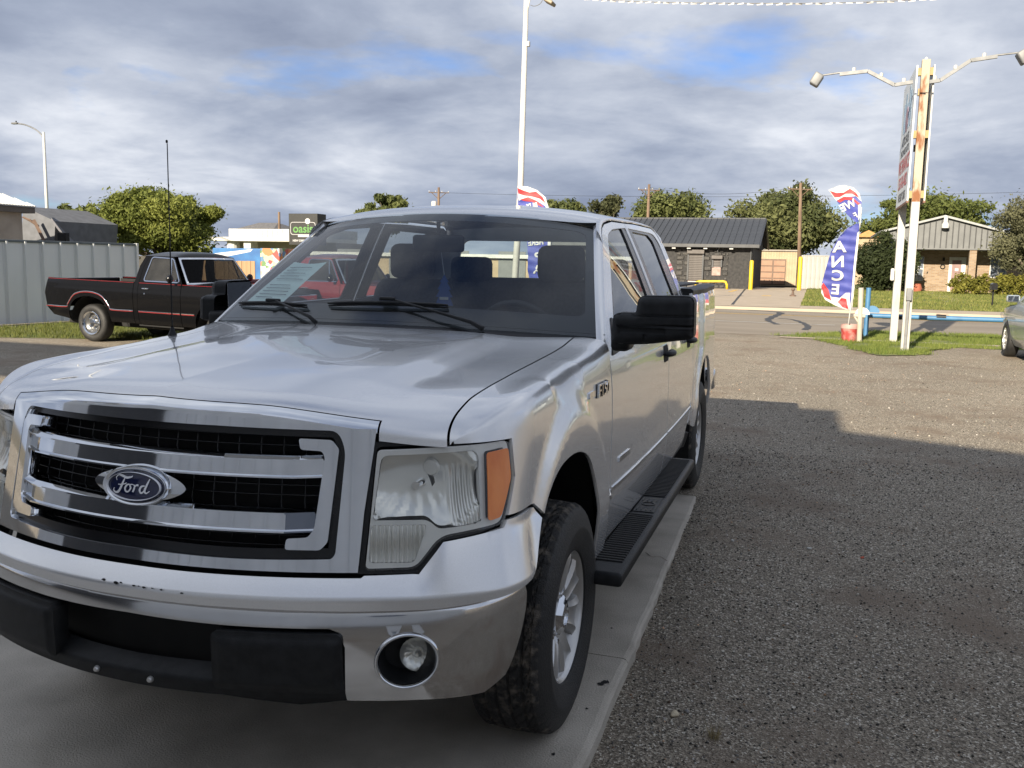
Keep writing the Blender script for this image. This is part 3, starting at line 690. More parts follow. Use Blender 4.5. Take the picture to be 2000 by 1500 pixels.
for sg in (1, -1):
    fd = panel('front_door', body, side_poly(FD, sg), M_SILVER, truck, [side_poly(FW, sg)], .03, .015)
    rd = panel('rear_door', body, side_poly(RD, sg), M_SILVER, truck, [side_poly(RW, sg)], .03, .015)
    for dr, W, G in ((fd, FW, FGl), (rd, RW, RGl)):
        panel('window_frame', off(body, -.004), side_poly(W, sg), M_BLACK_GLOSS, dr, [side_poly(fillet(G, .02), sg)], .03, .012)
        panel('window_glass', off(body, -.012), side_poly(G, sg), M_TINT, dr, (), .05, 0)
    for (a, b, dr) in ((2.242, 3.550, fd), (3.572, 4.555, rd)):
        panel('door_trim', off(body, .006), side_poly([(a, .690), (b, .690), (b, .706), (a, .706)], sg), M_CHROME, dr, (), .04, .008)
    for hs, dr in ((3.42, fd), (4.33, rd)):
        panel('handle_plate', off(body, .003), side_poly(fillet([(hs - .01, 1.10), (hs + .11, 1.10), (hs + .11, 1.185), (hs - .01, 1.185)], .012), sg), M_DARK, dr, (), .02, .006)
        ss = np.linspace(hs - .03, hs + .13, 12); dd = .006 + .034 * np.sin(np.linspace(0, math.pi, 12)) ** .6
        MB().tube(body(sg * ss, np.full(12, 1.145), dd), [.010] + [.016] * 10 + [.010], 8).build('door_handle', M_BLACK, dr, True)
    panel('fender_trim', off(body, .006), side_poly([(2.115, .690), (2.214, .690), (2.214, .706), (2.11, .706)], sg), M_CHROME, truck, (), .04, .008)
    # cab corner behind the rear door, pillar to the roof
    panel('cab_corner', body, side_poly([(4.566, .90), (4.585, 1.0), (4.602, 1.40), (4.600, 1.74), (4.53, 1.815), (4.615, 1.80), (4.66, 1.72), (4.655, .60), (4.53, .60), (4.572, .76)], sg), M_SILVER, truck, (), .03, .05)
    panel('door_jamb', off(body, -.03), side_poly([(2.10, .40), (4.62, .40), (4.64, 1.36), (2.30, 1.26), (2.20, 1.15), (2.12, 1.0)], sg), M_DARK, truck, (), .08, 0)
    panel('rocker_panel', off(body, -.02), side_poly([(1.99, .40), (4.75, .40), (4.75, .50), (1.99, .50)], sg), M_BLACK, truck, (), .06, .03)

# ---- roof, pillars, windshield
def gutter(b):
    s = 2.90 + (4.625 - 2.90) * b; z = np.interp(s, [2.85, 2.90, 2.98, 3.15, 3.36, 3.7, 4.06, 4.40, 4.60, 4.66], [1.772, 1.795, 1.816, 1.830, 1.838, 1.842, 1.842, 1.838, 1.815, 1.79])
    return s, z
gz = pchip([2.85, 2.90, 2.98, 3.15, 3.36, 3.7, 4.06, 4.40, 4.56, 4.66], [1.775, 1.795, 1.813, 1.828, 1.836, 1.842, 1.843, 1.836, 1.815, 1.78])
RLO = pchip([2.80, 2.88, 2.95, 3.03, 3.234, 3.556, 3.86, 4.44, 4.53, 4.60, 4.66], [1.690, 1.743, 1.775, 1.796, 1.816, 1.822, 1.829, 1.829, 1.807, 1.745, 1.735]); RHI = pchip([2.80, 2.86, 2.92, 3.0, 3.15, 3.36, 3.7, 4.06, 4.40, 4.56, 4.66], [1.748, 1.784, 1.803, 1.817, 1.829, 1.837, 1.843, 1.844, 1.837, 1.816, 1.781])
def roof_f(a, b):
    s = 2.885 + (4.655 - 2.885) * b; E = body(s, gz(s)); y = E[:, 1] - .135 * (1 - a * a) * (1 - b) ** 3
    crown = (.046 + .014 * sst(0, .35, b)) * (1 - .35 * sst(.85, 1, b)); ribs = .004 * (np.exp(-((np.abs(a) - .33) / .05) ** 2)) * sst(.12, .25, b) * (1 - sst(.85, .95, b))
    return np.stack([a * E[:, 0], y, E[:, 2] + crown * (1 - np.abs(a) ** 2.6) + ribs - .022 * np.exp(-b / .03) * (1 - a ** 8)], 1)
rg = grid_geo(roof_f, 60, 60, (-1, 1), (0, 1)); g = rg
mk('roof', g[0], g[1], M_SILVER, truck, True, g[2])
def wsh(a, b, d=0.):
    a = np.asarray(a, float); b = np.asarray(b, float)
    xe = .882 + (.700 - .882) * b; ye = .600 + (1.270 - .600) * b; ze = 1.312 + (1.775 - 1.312) * b
    bow = (.19 - .055 * b); cr = .030 + .022 * b
    q = 4 * b * (1 - b)
    return np.stack([a * xe, ye - bow * (1 - a * a) - .012 * q - d * .55, ze + cr * (1 - a * a) + .010 * q + d * .83], -1)
WP = [(-1, -.02), (1, -.02), (1, 1.0), (-1, 1.0)]
WH = fillet([(-.955, .15), (.955, .15), (.955, .90), (.90, .925), (-.90, .925), (-.955, .90)], [.06, .06, .05, .05, .05, .05])
panel('windshield', lambda a, b: wsh(a, b, .0), [(-1, 0), (1, 0), (1, 1.0), (-1, 1.0)], M_WIND, truck, (), .05, 0)
panel('windshield_border', lambda a, b: wsh(a, b, -.006), [(-1, -.04), (1, -.04), (1, 1.0), (-1, 1.0)], M_BLACK_GLOSS, truck, [WH], .03, .004)
# A pillar: strip from the windshield edge to the door frame seam
ws_b = np.linspace(-.02, 1, 30)
seam = np.array([(2.236, 1.285), (2.30, 1.334), (2.44, 1.432), (2.60, 1.543), (2.76, 1.655), (2.86, 1.735), (2.90, 1.785)])
sb = np.linspace(0, 1, len(seam)); ss_ = pchip(np.linspace(-.02, 1, len(seam)), seam[:, 0]); sz_ = pchip(np.linspace(-.02, 1, len(seam)), seam[:, 1])
def pillar(u, v):
    W = wsh(np.ones_like(u), u); S = body(ss_(u), sz_(u)); mid = (W + S) / 2 + np.array([.012, -.010, .006])
    v = v[:, None]; return (1 - v) ** 2 * W + 2 * v * (1 - v) * mid + v * v * S
pg = grid_geo(pillar, 30, 8, (-.02, 1), (0, 1)); pg = flip_geo(pg)
for sg in (1, -1):
    g = pg if sg > 0 else mirror_geo(pg)
    mk('windshield_pillar', g[0], g[1], M_SILVER, truck, True, g[2])
    # gutter strip between door frames and roof skin
    def strip(u, v):
        s = 2.81 + (4.645 - 2.81) * u; A = body(s, RLO(s)); B = body(s, RHI(s)); mid = (A + B) / 2 + np.array([.007, 0, .004])
        v = v[:, None]; return (1 - v) ** 2 * A + 2 * v * (1 - v) * mid + v * v * B
    g2 = grid_geo(strip, 50, 6); g2 = g2 if sg > 0 else mirror_geo(g2)
    mk('roof_rail', g2[0], g2[1], M_SILVER, truck, True, g2[2])
# cab back wall with rear window
RYc = float(body(np.array([4.65]), np.array([1.6]))[0, 1])
def cabback(x, z, d=0.): 
    x = np.asarray(x, float); z = np.asarray(z, float); return np.stack([-x, RYc - .05 * (z - 1.4) - .05 * (x / .8) ** 2 + d, z], -1)
zt = 1.86
cb = [(-.93, .9), (.93, .9), (.915, 1.36), (.715, 1.80), (.55, 1.845), (.3, 1.868), (0, 1.872), (-.3, 1.868), (-.55, 1.845), (-.715, 1.80), (-.915, 1.36)]
rwh = fillet([(-.70, 1.40), (.70, 1.40), (.60, 1.74), (-.60, 1.74)], .05)
panel('cab_back', cabback, cb, M_SILVER, truck, [rwh], .05, .02)
panel('rear_window', lambda x, z: cabback(x, z, -.005), rwh, glass_mat('rear_glass', (.82, .88, .86), 1.0, 1.5), truck, (), .08, 0)

# ---- cowl, wipers, antenna
def cowl(u, v):
    R = nose(u * .80, np.full_like(u, 3.0)) + np.array([0, .006, -.012]); W = wsh(u, np.full_like(u, .03), -.004); v = v[:, None]
    return (1 - v) * R + v * W + np.array([0, 0, -.02]) * (4 * v * (1 - v))
g = grid_geo(cowl, 40, 8, (-1.04, 1.04), (0, 1)); mk('cowl_panel', g[0], g[1], M_BLACK, truck, True, g[2])
def wiper(a_piv, b_piv, a_tip, b_tip, blade0, blade1):
    w = thing('wiper', None, None); w.parent = truck
    p0 = wsh(a_piv, b_piv, .008); p1 = wsh(a_tip, b_tip, .026); k = wsh((a_piv * .55 + a_tip * .45), (b_piv * .55 + b_tip * .45) , .030)
    mb = MB(); mb.tube([p0, p0 + (k - p0) * .25 + np.array([0, -.008, .012]), k, p1], [.010, .008, .0055, .0045], 8); mb.build('wiper_arm', M_BLACK, w, True)
    ss = np.linspace(0, 1, 14); P = np.array([wsh(blade0[0] + (blade1[0] - blade0[0]) * t, blade0[1] + (blade1[1] - blade0[1]) * t, .016 + .006 * math.sin(math.pi * t)) for t in ss])
    mb = MB(); mb.tube(P, [.004] + [.0065] * 12 + [.004], 6); mb.tube(P - np.array([0, -.004, .010]), .004, 4); mb.build('wiper_blade', M_BLACK, w, True)
    MB().box(p1 - np.array([.035, .014, .010]), p1 + np.array([.035, .008, .005]), .006).build('wiper_joint', M_BLACK, w)
wiper(.52, -.01, .02, .155, (-.30, .118), (.33, .135))
wiper(-.30, -.02, -.66, .13, (-.93, .125), (-.42, .10))
an = thing('antenna', None, None); an.parent = truck
ab = np.array([-.855, .25, 1.255])
MB().lathe([(.020, 0), (.018, .018), (.010, .035), (.006, .05)], 16, 'z', ab).build('antenna_base', M_BLACK, an, auto=50)
MB().tube([ab + np.array([0, 0, .04]), ab + np.array([.002, .0, .80])], [.0032, .0022], 6).build('antenna_mast', M_BLACK, an, True)
MB().lathe([(.0, .80), (.0045, .803), (.0045, .812), (.0, .815)], 8, 'z', ab).build('antenna_tip', M_BLACK, an, True)

# ---- door mirrors
for sg in (1, -1):
    mi = thing('door_mirror', None, None); mi.parent = truck
    def tf(g):
        v, f, n = g
        if sg > 0: return g
        w = np.stack([-1.105 + (v[:, 1] - .50) * .9, .745 + (v[:, 0] - .955), v[:, 2]], 1); m = np.stack([n[:, 1], n[:, 0], n[:, 2]], 1)
        return w, [tuple(reversed(q)) for q in f], m
    MO = fillet([(.955, 1.300), (.962, 1.405), (.985, 1.417), (1.050, 1.418), (1.058, 1.484), (1.270, 1.488), (1.273, 1.326), (1.096, 1.299), (.990, 1.293)], [.012, .02, .015, .008, .028, .030, .022, .03, .015])
    MQ = densify(MO, .01)
    def housing(x, z):
        x = np.asarray(x, float); z = np.asarray(z, float); e = np.minimum(bdist(np.stack([x, z], 1), MQ) / .034, 1); y = .500 + .034 * (1 - np.sqrt(np.clip(1 - (1 - e) ** 2, 0, 1)))
        y = y + .010 * np.exp(-((z - 1.409) / .0028) ** 2) * (x > 1.04) + .009 * np.exp(-((z - (1.368 + .02 * (x - 1.0))) / .0028) ** 2) * (x > .985)
        y = y + .012 * sst(1.338, 1.342, z) * (1 - sst(1.358, 1.362, z)) * sst(.985, .995, x) * (1 - .75 * sst(1.165, 1.172, x)) + .008 * np.exp(-((x - (1.09 + .25 * (z - 1.33))) / .0035) ** 2) * (z < 1.335) + .02 * (x - 1.05) * 0
        return np.stack([x, y, z], -1)
    hg = panel_geo(housing, MO, (), .0065, 0); kq = len(MQ); cq = MQ.mean(0); rv = np.array([(a, yy, b) for yy in (.534, .560, .604) for a, b in MQ]); tn = np.roll(MQ, -1, 0) - np.roll(MQ, 1, 0); nr = np.stack([tn[:, 1], 0 * tn[:, 0], -tn[:, 0]], 1); nr *= np.sign((nr[:, 0] * (MQ[:, 0] - cq[0]) + nr[:, 2] * (MQ[:, 1] - cq[1])).sum()); nr /= np.linalg.norm(nr, axis=1)[:, None]
    rf = [(i * kq + j, i * kq + (j + 1) % kq, (i + 1) * kq + (j + 1) % kq, (i + 1) * kq + j) for i in range(2) for j in range(kq)]; ag = sum(MQ[i - 1][0] * MQ[i][1] - MQ[i][0] * MQ[i - 1][1] for i in range(kq)); rf = rf if ag < 0 else [tuple(reversed(q)) for q in rf]
    g = tf(join_geo(hg, (rv, rf, np.tile(nr, (3, 1))))); mk('mirror_housing', g[0], g[1], M_BLACK, mi, True, g[2])
    g = tf(panel_geo(lambda x, z: np.stack([-x, 0 * x + .604, z], -1), [(-1.262, 1.335), (-1.075, 1.315), (-1.068, 1.476), (-1.262, 1.478)], (), .05, .004)); mk('mirror_glass', g[0], g[1], M_CHROME, mi, True, g[2])
    v = MB().box((.945, .57, 1.262), (1.02, .70, 1.345), .02); vv = v.V[0]; g = tf((vv, v.F, vv * 0)); MB().add(g[0], g[1]).build('mirror_hinge', M_BLACK, mi, auto=50)
    panel('mirror_sail', off(body, .004), side_poly(fillet([(2.275, 1.235), (2.43, 1.245), (2.62, 1.30), (2.44, 1.385)], .02), sg), M_BLACK, mi, (), .03, .02)

# ---- badges
def on_body(name, txt, s0, z0, size, mat, parent, bold=.0, shear=.25, height=1.0, ext=.008, d=.006, sg=1):
    V, F = text_mesh(txt, size, bold, ext, 'CENTER'); s = s0 + sg * 0 + (V[:, 0] + shear * V[:, 1]) ; z = z0 + V[:, 1] * height
    P = body(sg * s if sg > 0 else -(2 * s0 - s), z, d + V[:, 2])
    return MB().add(P, F).build(name, mat, parent)
for sg in (1, -1):
    bd = panel('fender_badge', off(body, .006), side_poly(fillet([(1.855, 1.118), (1.935, 1.118), (1.940, 1.140), (1.860, 1.140)], .004), sg), M_CHROME, truck, (), .02, .008)
    on_body('badge_letters', 'F150', 2.055, 1.128, .086, M_BLACK_GLOSS, bd, .0032, .2, .8, .002, .002, sg)
    on_body('badge_letters', 'F150', 2.055, 1.128, .086, M_CHROME, bd, .0006, .2, .8, .004, .008, sg)
    panel('door_badge', off(body, .006), side_poly(fillet([(2.36, .784), (2.56, .784), (2.562, .806), (2.362, .806)], .004), sg), M_CHROME, truck, (), .02, .008)

# ---- bed
FSb = pchip([.30, .42, .52, .62, .70, .80, .95, 1.08, 1.18, 1.3, 1.38, 1.43], [.075, .045, .022, .008, 0, .004, .004, .006, .010, .016, .022, .036])
def bedf(s, z, d=0.):
    s = np.asarray(s, float); z = np.asarray(z, float); P = body(s, np.minimum(z, 1.05), 0.) ; sg = np.sign(s)
    P[..., 0] += sg * (FS(np.minimum(z, 1.05)) - FSb(z) + d); P[..., 2] = z; return P
ARCH_R = smooth_line([(4.80, .54), (4.815, .70), (4.87, .82), (4.98, .915), (5.14, .962), (5.32, .965), (5.50, .925), (5.63, .83), (5.70, .70), (5.72, .56)], 4)
BEDP = [(4.668, .60), (4.668, 1.425), (6.46, 1.425), (6.46, .62), (6.30, .57)] + ARCH_R[::-1] + [(4.75, .54), (4.70, .56)]
for sg in (1, -1):
    bs = panel('bed_side', bedf, side_poly(BEDP, sg), M_SILVER, truck, (), .03, .02)
    P = bedf(sg * np.linspace(4.668, 6.46, 20), np.full(20, 1.425)); mb = MB()
    sec = [(.004, 1.405), (.008, 1.44), (-.01, 1.452), (-.10, 1.452), (-.11, 1.41)]; V = [(sg * (abs(q[0]) + a), q[1], z) for q in P for a, z in sec]; mb.add(V, [(i * 5 + j, (i + 1) * 5 + j, (i + 1) * 5 + (j + 1) % 5, i * 5 + (j + 1) % 5) for i in range(19) for j in range(5)] + [tuple(range(5)), tuple(95 + j for j in range(5))]); mb.build('rail_cap', M_BLACK, truck, auto=30)
    tl = MB().box((sg * .80, P[-1][1] + .003, .95), (sg * .865, P[-1][1] + .05, 1.36), .02).build('tail_lamp', pm('tail_lamp_red', (.35, .01, .01), rough=.15), truck)
yb0 = RYc + .02; yb1 = float(bedf(np.array([6.46]), np.array([1.2]))[0, 1])
MB().box((-.78, yb0 + .1, 1.448), (.78, yb1 - .04, 1.466), .006).build('bed_cover', pm('vinyl_cover', (.018, .019, .021), (.03, .031, .033), 12, .5, 0, .3, 90), truck)
MB().box((-.86, yb1 - .01, .62), (.86, yb1 + .05, 1.42), .02).build('tailgate', M_SILVER, truck)
MB().box((-.94, yb1 + .03, .56), (.94, yb1 + .17, .74), .035).build('rear_bumper', M_CHROME_SOFT, truck, auto=50)

# ---- underbody, engine bay block, wheel wells
MB().box((-.62, -.72, .42), (.62, .40, 1.10), .02).box((-.60, .3, .36), (.60, 4.70, .58), .02).box((-.90, .62, .46), (.90, 3.0, .62), .02).build('chassis', M_DARK, truck)
for yc in (0, 3.68):
    MB().tube([(-.75, yc, .39), (.75, yc, .39)], .05, 10).build('axle', M_DARK, truck)
    for sg in (1, -1):
        V = []; n = 24; 
        for x in (.60, .945):
            for k in range(n + 1):
                a = math.pi * (.09 + .82 * k / n) if yc == 0 else math.pi * (-.12 + 1.24 * k / n); V.append((sg * x, yc - .02 + .43 * math.cos(a), .44 + .555 * math.sin(a)))
        F = [(k, k + 1, n + 2 + k, n + 1 + k) for k in range(n)]; F.append(tuple(range(n + 1)))
        MB().add(V, F).build('wheel_well', M_DARK, truck, fix=False)

# ---- wheels
def tyre_geo(R=.395, w=.262, n=300):
    """outer skin of the tyre about the x axis, with grooves and sipes cut in the tread"""
    hw = w / 2; rim = .222
    side = [(rim, hw - .028), (rim + .006, hw - .012), (rim + .03, hw - .002), (rim + .075, hw + .006), (rim + .085, hw + .008), (rim + .092, hw + .006), (rim + .115, hw + .002), (R - .035, hw - .006), (R - .018, hw - .014), (R - .010, hw - .022), (R - .004, hw - .034)]
    tw = np.linspace(hw - .034, -(hw - .034), 41)
    prof = side + [(R, t) for t in tw] + [(r, -h) for r, h in side[::-1]]
    V = np.zeros((len(prof), n, 3)); a = np.arange(n) / n * 2 * math.pi
    for i, (r, h) in enumerate(prof):
        rr = np.full(n, r)
        if len(side) <= i < len(side) + 41:
            t = h / (hw - .034); crown = -.006 * t * t; rr = rr + crown
            g = min(abs(abs(t) - .22), abs(abs(t) - .66))
            groove = .008 if g < .045 else 0.0
            ph = (np.arange(n) + int(round(9 * t * t * 2)) + (3 if t > 0 else 0)) % 6
            sipe = np.where(ph == 0, .006, 0.0) * (1.0 if abs(t) > .26 else .6)
            rr = rr - np.maximum(groove, sipe)
        elif i in (len(side) - 1, len(side) - 2, len(side) - 3, len(side) + 41, len(side) + 42, len(side) + 43):
            ph = np.arange(n) % 6; rr = rr - np.where(ph == 0, .004, 0.0)
        V[i, :, 0] = h; V[i, :, 1] = rr * np.cos(a); V[i, :, 2] = rr * np.sin(a)
    F = []; mi = []
    for i in range(len(prof) - 1):
        for k in range(n):
            F.append((i * n + k, i * n + (k + 1) % n, (i + 1) * n + (k + 1) % n, (i + 1) * n + k)); mi.append(1 if len(side) - 3 <= i < len(side) + 43 else 0)
    return V.reshape(-1, 3), F, mi
TV, TF, TMI = tyre_geo()
tyre_me = bpy.data.meshes.new('tyre'); tyre_me.from_pydata(TV.tolist(), [], TF); tyre_me.materials.append(M_RUBBER); tyre_me.materials.append(M_TREAD)
tyre_me.polygons.foreach_set('material_index', TMI); tyre_me.update()
to = bpy.data.objects.new('tmp', tyre_me); bm = bmesh.new(); bm.from_mesh(tyre_me); bmesh.ops.recalc_face_normals(bm, faces=list(bm.faces)); bm.to_mesh(tyre_me); bm.free()
shade_auto(to, 32); bpy.data.objects.remove(to)
def rim_geo(nsp=7):
    mb = MB()
    mb.lathe([(.205, -.11), (.205, .04), (.210, .085), (.226, .095), (.230, .106), (.226, .112), (.219, .108), (.212, .098), (.205, .080), (.196, .05), (.19, -.05)], 84, 'x')
    for k in range(nsp):
        a = 2 * math.pi * k / nsp + .2; c, q = math.cos(a), math.sin(a)
        def P(r, t, h): return (h, c * r - q * t, q * r + c * t)
        rows = [(.060, .040, .070, .0), (.10, .044, .086, .0), (.15, .053, .094, .0), (.185, .066, .098, 0), (.207, .082, .096, 0)]
        V = []; 
        for r, wd, h, _ in rows:
            V += [P(r, -wd, h - .040), P(r, -wd * .98, h - .008), P(r, -wd * .62, h + .003), P(r, -wd * .34, h - .004), P(r, wd * .34, h - .004), P(r, wd * .62, h + .003), P(r, wd * .98, h - .008), P(r, wd, h - .040)]
        F = [(i * 8 + j, (i + 1) * 8 + j, (i + 1) * 8 + j + 1, i * 8 + j + 1) for i in range(len(rows) - 1) for j in range(7)]
        mb.add(V, F)
    mb.lathe([(.085, .02), (.085, .058), (.078, .066), (.0, .068)], 42, 'x')
    return mb
def cap_geo():
    mb = MB(); V = []; n = 7
    for r, h in ((.074, .064), (.070, .086), (.046, .104), (.036, .106)):
        for k in range(n): a = 2 * math.pi * (k + .5) / n + .2; V.append((h, r * math.cos(a), r * math.sin(a)))
    F = [(i * n + k, i * n + (k + 1) % n, (i + 1) * n + (k + 1) % n, (i + 1) * n + k) for i in range(3) for k in range(n)]; mb.add(V, F)
    mb.lathe([(.036, .105), (.034, .098), (.0, .100)], 28, 'x'); return mb
rim_o = rim_geo().build('rim', M_ALLOY, None, auto=28); cap_o = cap_geo().build('hub_cap', M_CHROME, None, auto=20)
inn = MB().lathe([(.20, -.06), (.16, -.05), (.0, -.05)], 36, 'x').lathe([(.155, .0), (.155, .02), (.06, .025)], 36, 'x').build('brake_disc', pm('brake_iron', (.05, .045, .04), rough=.5, metal=.6), None, auto=30)
lug_o = MB().tube([(.055, 0, 0), (.084, 0, 0)], .011, 6).build('lug_nut', M_CHROME, None, auto=30)
first = True
for yc in (0.0, 3.68):
    for sg in (1, -1):
        w = bpy.data.objects.new('wheel', None); COL.objects.link(w); w.parent = truck; w.location = (sg * .838, yc, .390); w.rotation_euler = (random.random() * 6, 0, 0 if sg > 0 else math.pi)
        if yc == 0.0 and sg > 0: w.rotation_euler = (.35, 0, 0)
        link('tyre', tyre_me, w)
        for o in (rim_o, cap_o, inn): link(o.name.split('.')[0], o.data, w)
        for k in range(7):
            a = 2 * math.pi * (k + .5) / 7 + .2; link('lug_nut', lug_o.data, w, (0, .092 * math.cos(a), .092 * math.sin(a)))
for o in (rim_o, cap_o, inn, lug_o): bpy.data.objects.remove(o)

# ---- running boards
for sg in (1, -1):
    rb = thing('running_board', None, None); rb.parent = truck
    mb = MB(); mb.box((sg * .925, .29, .405), (sg * 1.078, 2.46, .462), .014); mb.build('board', M_BLACK, rb, auto=50)
    rib0 = None
    for y in list(np.arange(.42, 1.12, .030)) + list(np.arange(1.48, 2.40, .030)):
        if rib0 is None: rib0 = MB().box((sg * .94, 0, .460), (sg * 1.055, .013, .4685), .003).build('tread_rib', M_RUBBER, rb); o = rib0
        else: o = link('tread_rib', rib0.data, rb)
        o.location = (0, y, 0)
    mb = MB(); mb.box((sg * .95, 1.17, .460), (sg * 1.05, 1.44, .4665), .003)
    for k in range(4): mb.box((sg * (.962 + .022 * k), 1.19, .466), (sg * (.968 + .022 * k), 1.26, .4685)); mb.box((sg * (.962 + .022 * k), 1.36, .466), (sg * (.968 + .022 * k), 1.42, .4685))
    mb.lathe([(.034, .466), (.034, .4695), (.026, .4695), (.026, .466)], 20, 'z', (sg * 1.0, 1.31, 0)); mb.build('step_pad', M_BLACK, rb)
    mb = MB()
    for y in (.5, 1.4, 2.2): mb.box((sg * .6, y, .40), (sg * .95, y + .05, .43))
    mb.build('bracket', M_DARK, rb)

# ---- interior
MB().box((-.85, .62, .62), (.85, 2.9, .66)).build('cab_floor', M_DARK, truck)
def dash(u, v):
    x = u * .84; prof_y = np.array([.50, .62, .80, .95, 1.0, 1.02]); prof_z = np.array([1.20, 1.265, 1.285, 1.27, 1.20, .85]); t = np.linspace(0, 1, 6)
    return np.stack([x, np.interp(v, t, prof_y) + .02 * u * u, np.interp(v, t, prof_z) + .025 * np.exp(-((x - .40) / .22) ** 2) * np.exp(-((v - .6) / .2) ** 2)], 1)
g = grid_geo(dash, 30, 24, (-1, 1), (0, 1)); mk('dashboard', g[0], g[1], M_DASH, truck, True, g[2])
def seat(x, y, w, name, mat):
    st = thing(name, None, None); st.parent = truck
    MB().box((x - w / 2, y - .48, .86), (x + w / 2, y + .06, 1.02), .06).build('seat_cushion', mat, st, auto=60)
    mb = MB(); mb.box((x - w / 2, y, .98), (x + w / 2, y + .15, 1.50), .07); V = mb.V[0]; V[:, 1] += (V[:, 2] - .98) * .22; V[:, 0] = x + (V[:, 0] - x) * (1 - .16 * np.clip((V[:, 2] - 1.2) / .3, 0, 1)); mb.build('seat_back', mat, st, auto=60)
    return st
def headrest(st, x, y, z, w, mat):
    mb = MB(); mb.box((x - w / 2, y, z), (x + w / 2, y + .11, z + .19), .045); mb.build('headrest', mat, st, auto=60)
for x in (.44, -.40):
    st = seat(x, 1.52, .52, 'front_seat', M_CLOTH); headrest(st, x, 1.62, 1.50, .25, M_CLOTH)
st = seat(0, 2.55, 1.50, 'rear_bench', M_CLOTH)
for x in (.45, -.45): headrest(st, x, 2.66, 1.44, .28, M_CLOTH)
sw = thing('steering_wheel', None, None); sw.parent = truck
cen = np.array([.40, 1.10, 1.245]); axd = np.array([0, -.90, -.43]); axd /= np.linalg.norm(axd); uu = np.array([1.0, 0, 0]); ww = np.cross(axd, uu)
MB().tube([cen + .19 * (math.cos(a) * uu + math.sin(a) * ww) for a in np.linspace(0, 2 * math.pi, 41)], .015, 8, False).build('wheel_rim', M_DASH, sw, True)
mb = MB()
for a in (math.pi * 1.5, 0, math.pi): mb.tube([cen, cen + .19 * (math.cos(a) * uu + math.sin(a) * ww)], [.03, .014], 6)
mb.lathe([(.06, -.02), (.055, .02), (0, .03)], 20, 'y', cen); mb.build('wheel_hub', M_DASH, sw, auto=50)
rm = thing('rear_view_mirror', None, None); rm.parent = truck
p = wsh(0.0, .86, -.10); MB().box(p - np.array([.13, .02, .04]), p + np.array([.13, .015, .04]), .02).build('mirror_body', M_BLACK, rm, auto=50)
MB().tube([p, wsh(0., .92, -.01)], .01, 6).build('mirror_stalk', M_BLACK, rm)

# ------------------------------------------------------------------ ground, slab, road
def plane_hit(u, v, y):
    d = CAM_R @ np.array([(u - 1000) / FOCAL, 1, (750 - v) / FOCAL]); return CAM_POS + d * ((y - CAM_POS[1]) / d[1])
def px(u, v, y): return float(plane_hit(u, v, y)[0])
def pz(u, v, y): return float(plane_hit(u, v, y)[2])

def ground_mat(name, cols, scale=1.0, stones=True, rough=0.9, patch=None, bump=0.6):
    m = bpy.data.materials.new(name); m.use_nodes = True; nt = m.node_tree; N = nt.nodes.new; L = nt.links.new; b = nt.nodes['Principled BSDF']
    b.inputs['Roughness'].default_value = rough; b.inputs['Specular IOR Level'].default_value = 0.25
    tc = N('ShaderNodeTexCoord')
    vo = N('ShaderNodeTexVoronoi'); vo.inputs['Scale'].default_value = 140 * scale; L(tc.outputs['Object'], vo.inputs['Vector'])
    ra = N('ShaderNodeValToRGB'); sp = N('ShaderNodeSeparateColor'); L(vo.outputs['Color'], sp.inputs[0]); L(sp.outputs[0], ra.inputs[0])
    e = ra.color_ramp.elements; e[0].position = 0; e[0].color = (*cols[0], 1); e[1].position = 1; e[1].color = (*cols[3], 1)
    q = e.new(.55); q.color = (*cols[1], 1); q = e.new(.90); q.color = (*cols[2], 1)
    n1 = N('ShaderNodeTexNoise'); n1.inputs['Scale'].default_value = .9; n1.inputs['Detail'].default_value = 6; n1.inputs['Roughness'].default_value = .65; L(tc.outputs['Object'], n1.inputs['Vector'])
    mr = N('ShaderNodeMapRange'); L(n1.outputs[0], mr.inputs[0]); mr.inputs[1].default_value = .50; mr.inputs[2].default_value = .66
    mx = N('ShaderNodeMixRGB'); L(mr.outputs[0], mx.inputs[0]); L(ra.outputs[0], mx.inputs[1]); mx.inputs[2].default_value = (*(patch or cols[1]), 1)
    n3 = N('ShaderNodeTexNoise'); n3.inputs['Scale'].default_value = .22; n3.inputs['Detail'].default_value = 4; L(tc.outputs['Object'], n3.inputs['Vector'])
    m3 = N('ShaderNodeMapRange'); L(n3.outputs[0], m3.inputs[0]); m3.inputs[1].default_value = .3; m3.inputs[2].default_value = .7; m3.inputs[3].default_value = .82; m3.inputs[4].default_value = 1.15
    mm = N('ShaderNodeMixRGB'); mm.blend_type = 'MULTIPLY'; mm.inputs[0].default_value = 1; L(mx.outputs[0], mm.inputs[1]); L(m3.outputs[0], mm.inputs[2])
    L(mm.outputs[0], b.inputs['Base Color'])
    n2 = N('ShaderNodeTexNoise'); n2.inputs['Scale'].default_value = 160 * scale; n2.inputs['Detail'].default_value = 4; L(tc.outputs['Object'], n2.inputs['Vector'])
    ad = N('ShaderNodeMath'); ad.operation = 'ADD'; L(n2.outputs[0], ad.inputs[0]); L(vo.outputs['Distance'], ad.inputs[1])
    bp = N('ShaderNodeBump'); bp.inputs['Strength'].default_value = bump; bp.inputs['Distance'].default_value = .012; L(ad.outputs[0], bp.inputs['Height']); L(bp.outputs[0], b.inputs['Normal'])
    MATS[name] = m; return m
M_GRAVEL = ground_mat('gravel', ((.095, .080, .062), (.262, .226, .176), (.43, .375, .295), (.76, .71, .61)), 1.0, patch=(.215, .170, .128))
M_EARTH = ground_mat('dry_earth', ((.10, .085, .06), (.13, .11, .08), (.16, .135, .10), (.2, .18, .14)), .3, patch=(.10, .10, .05))
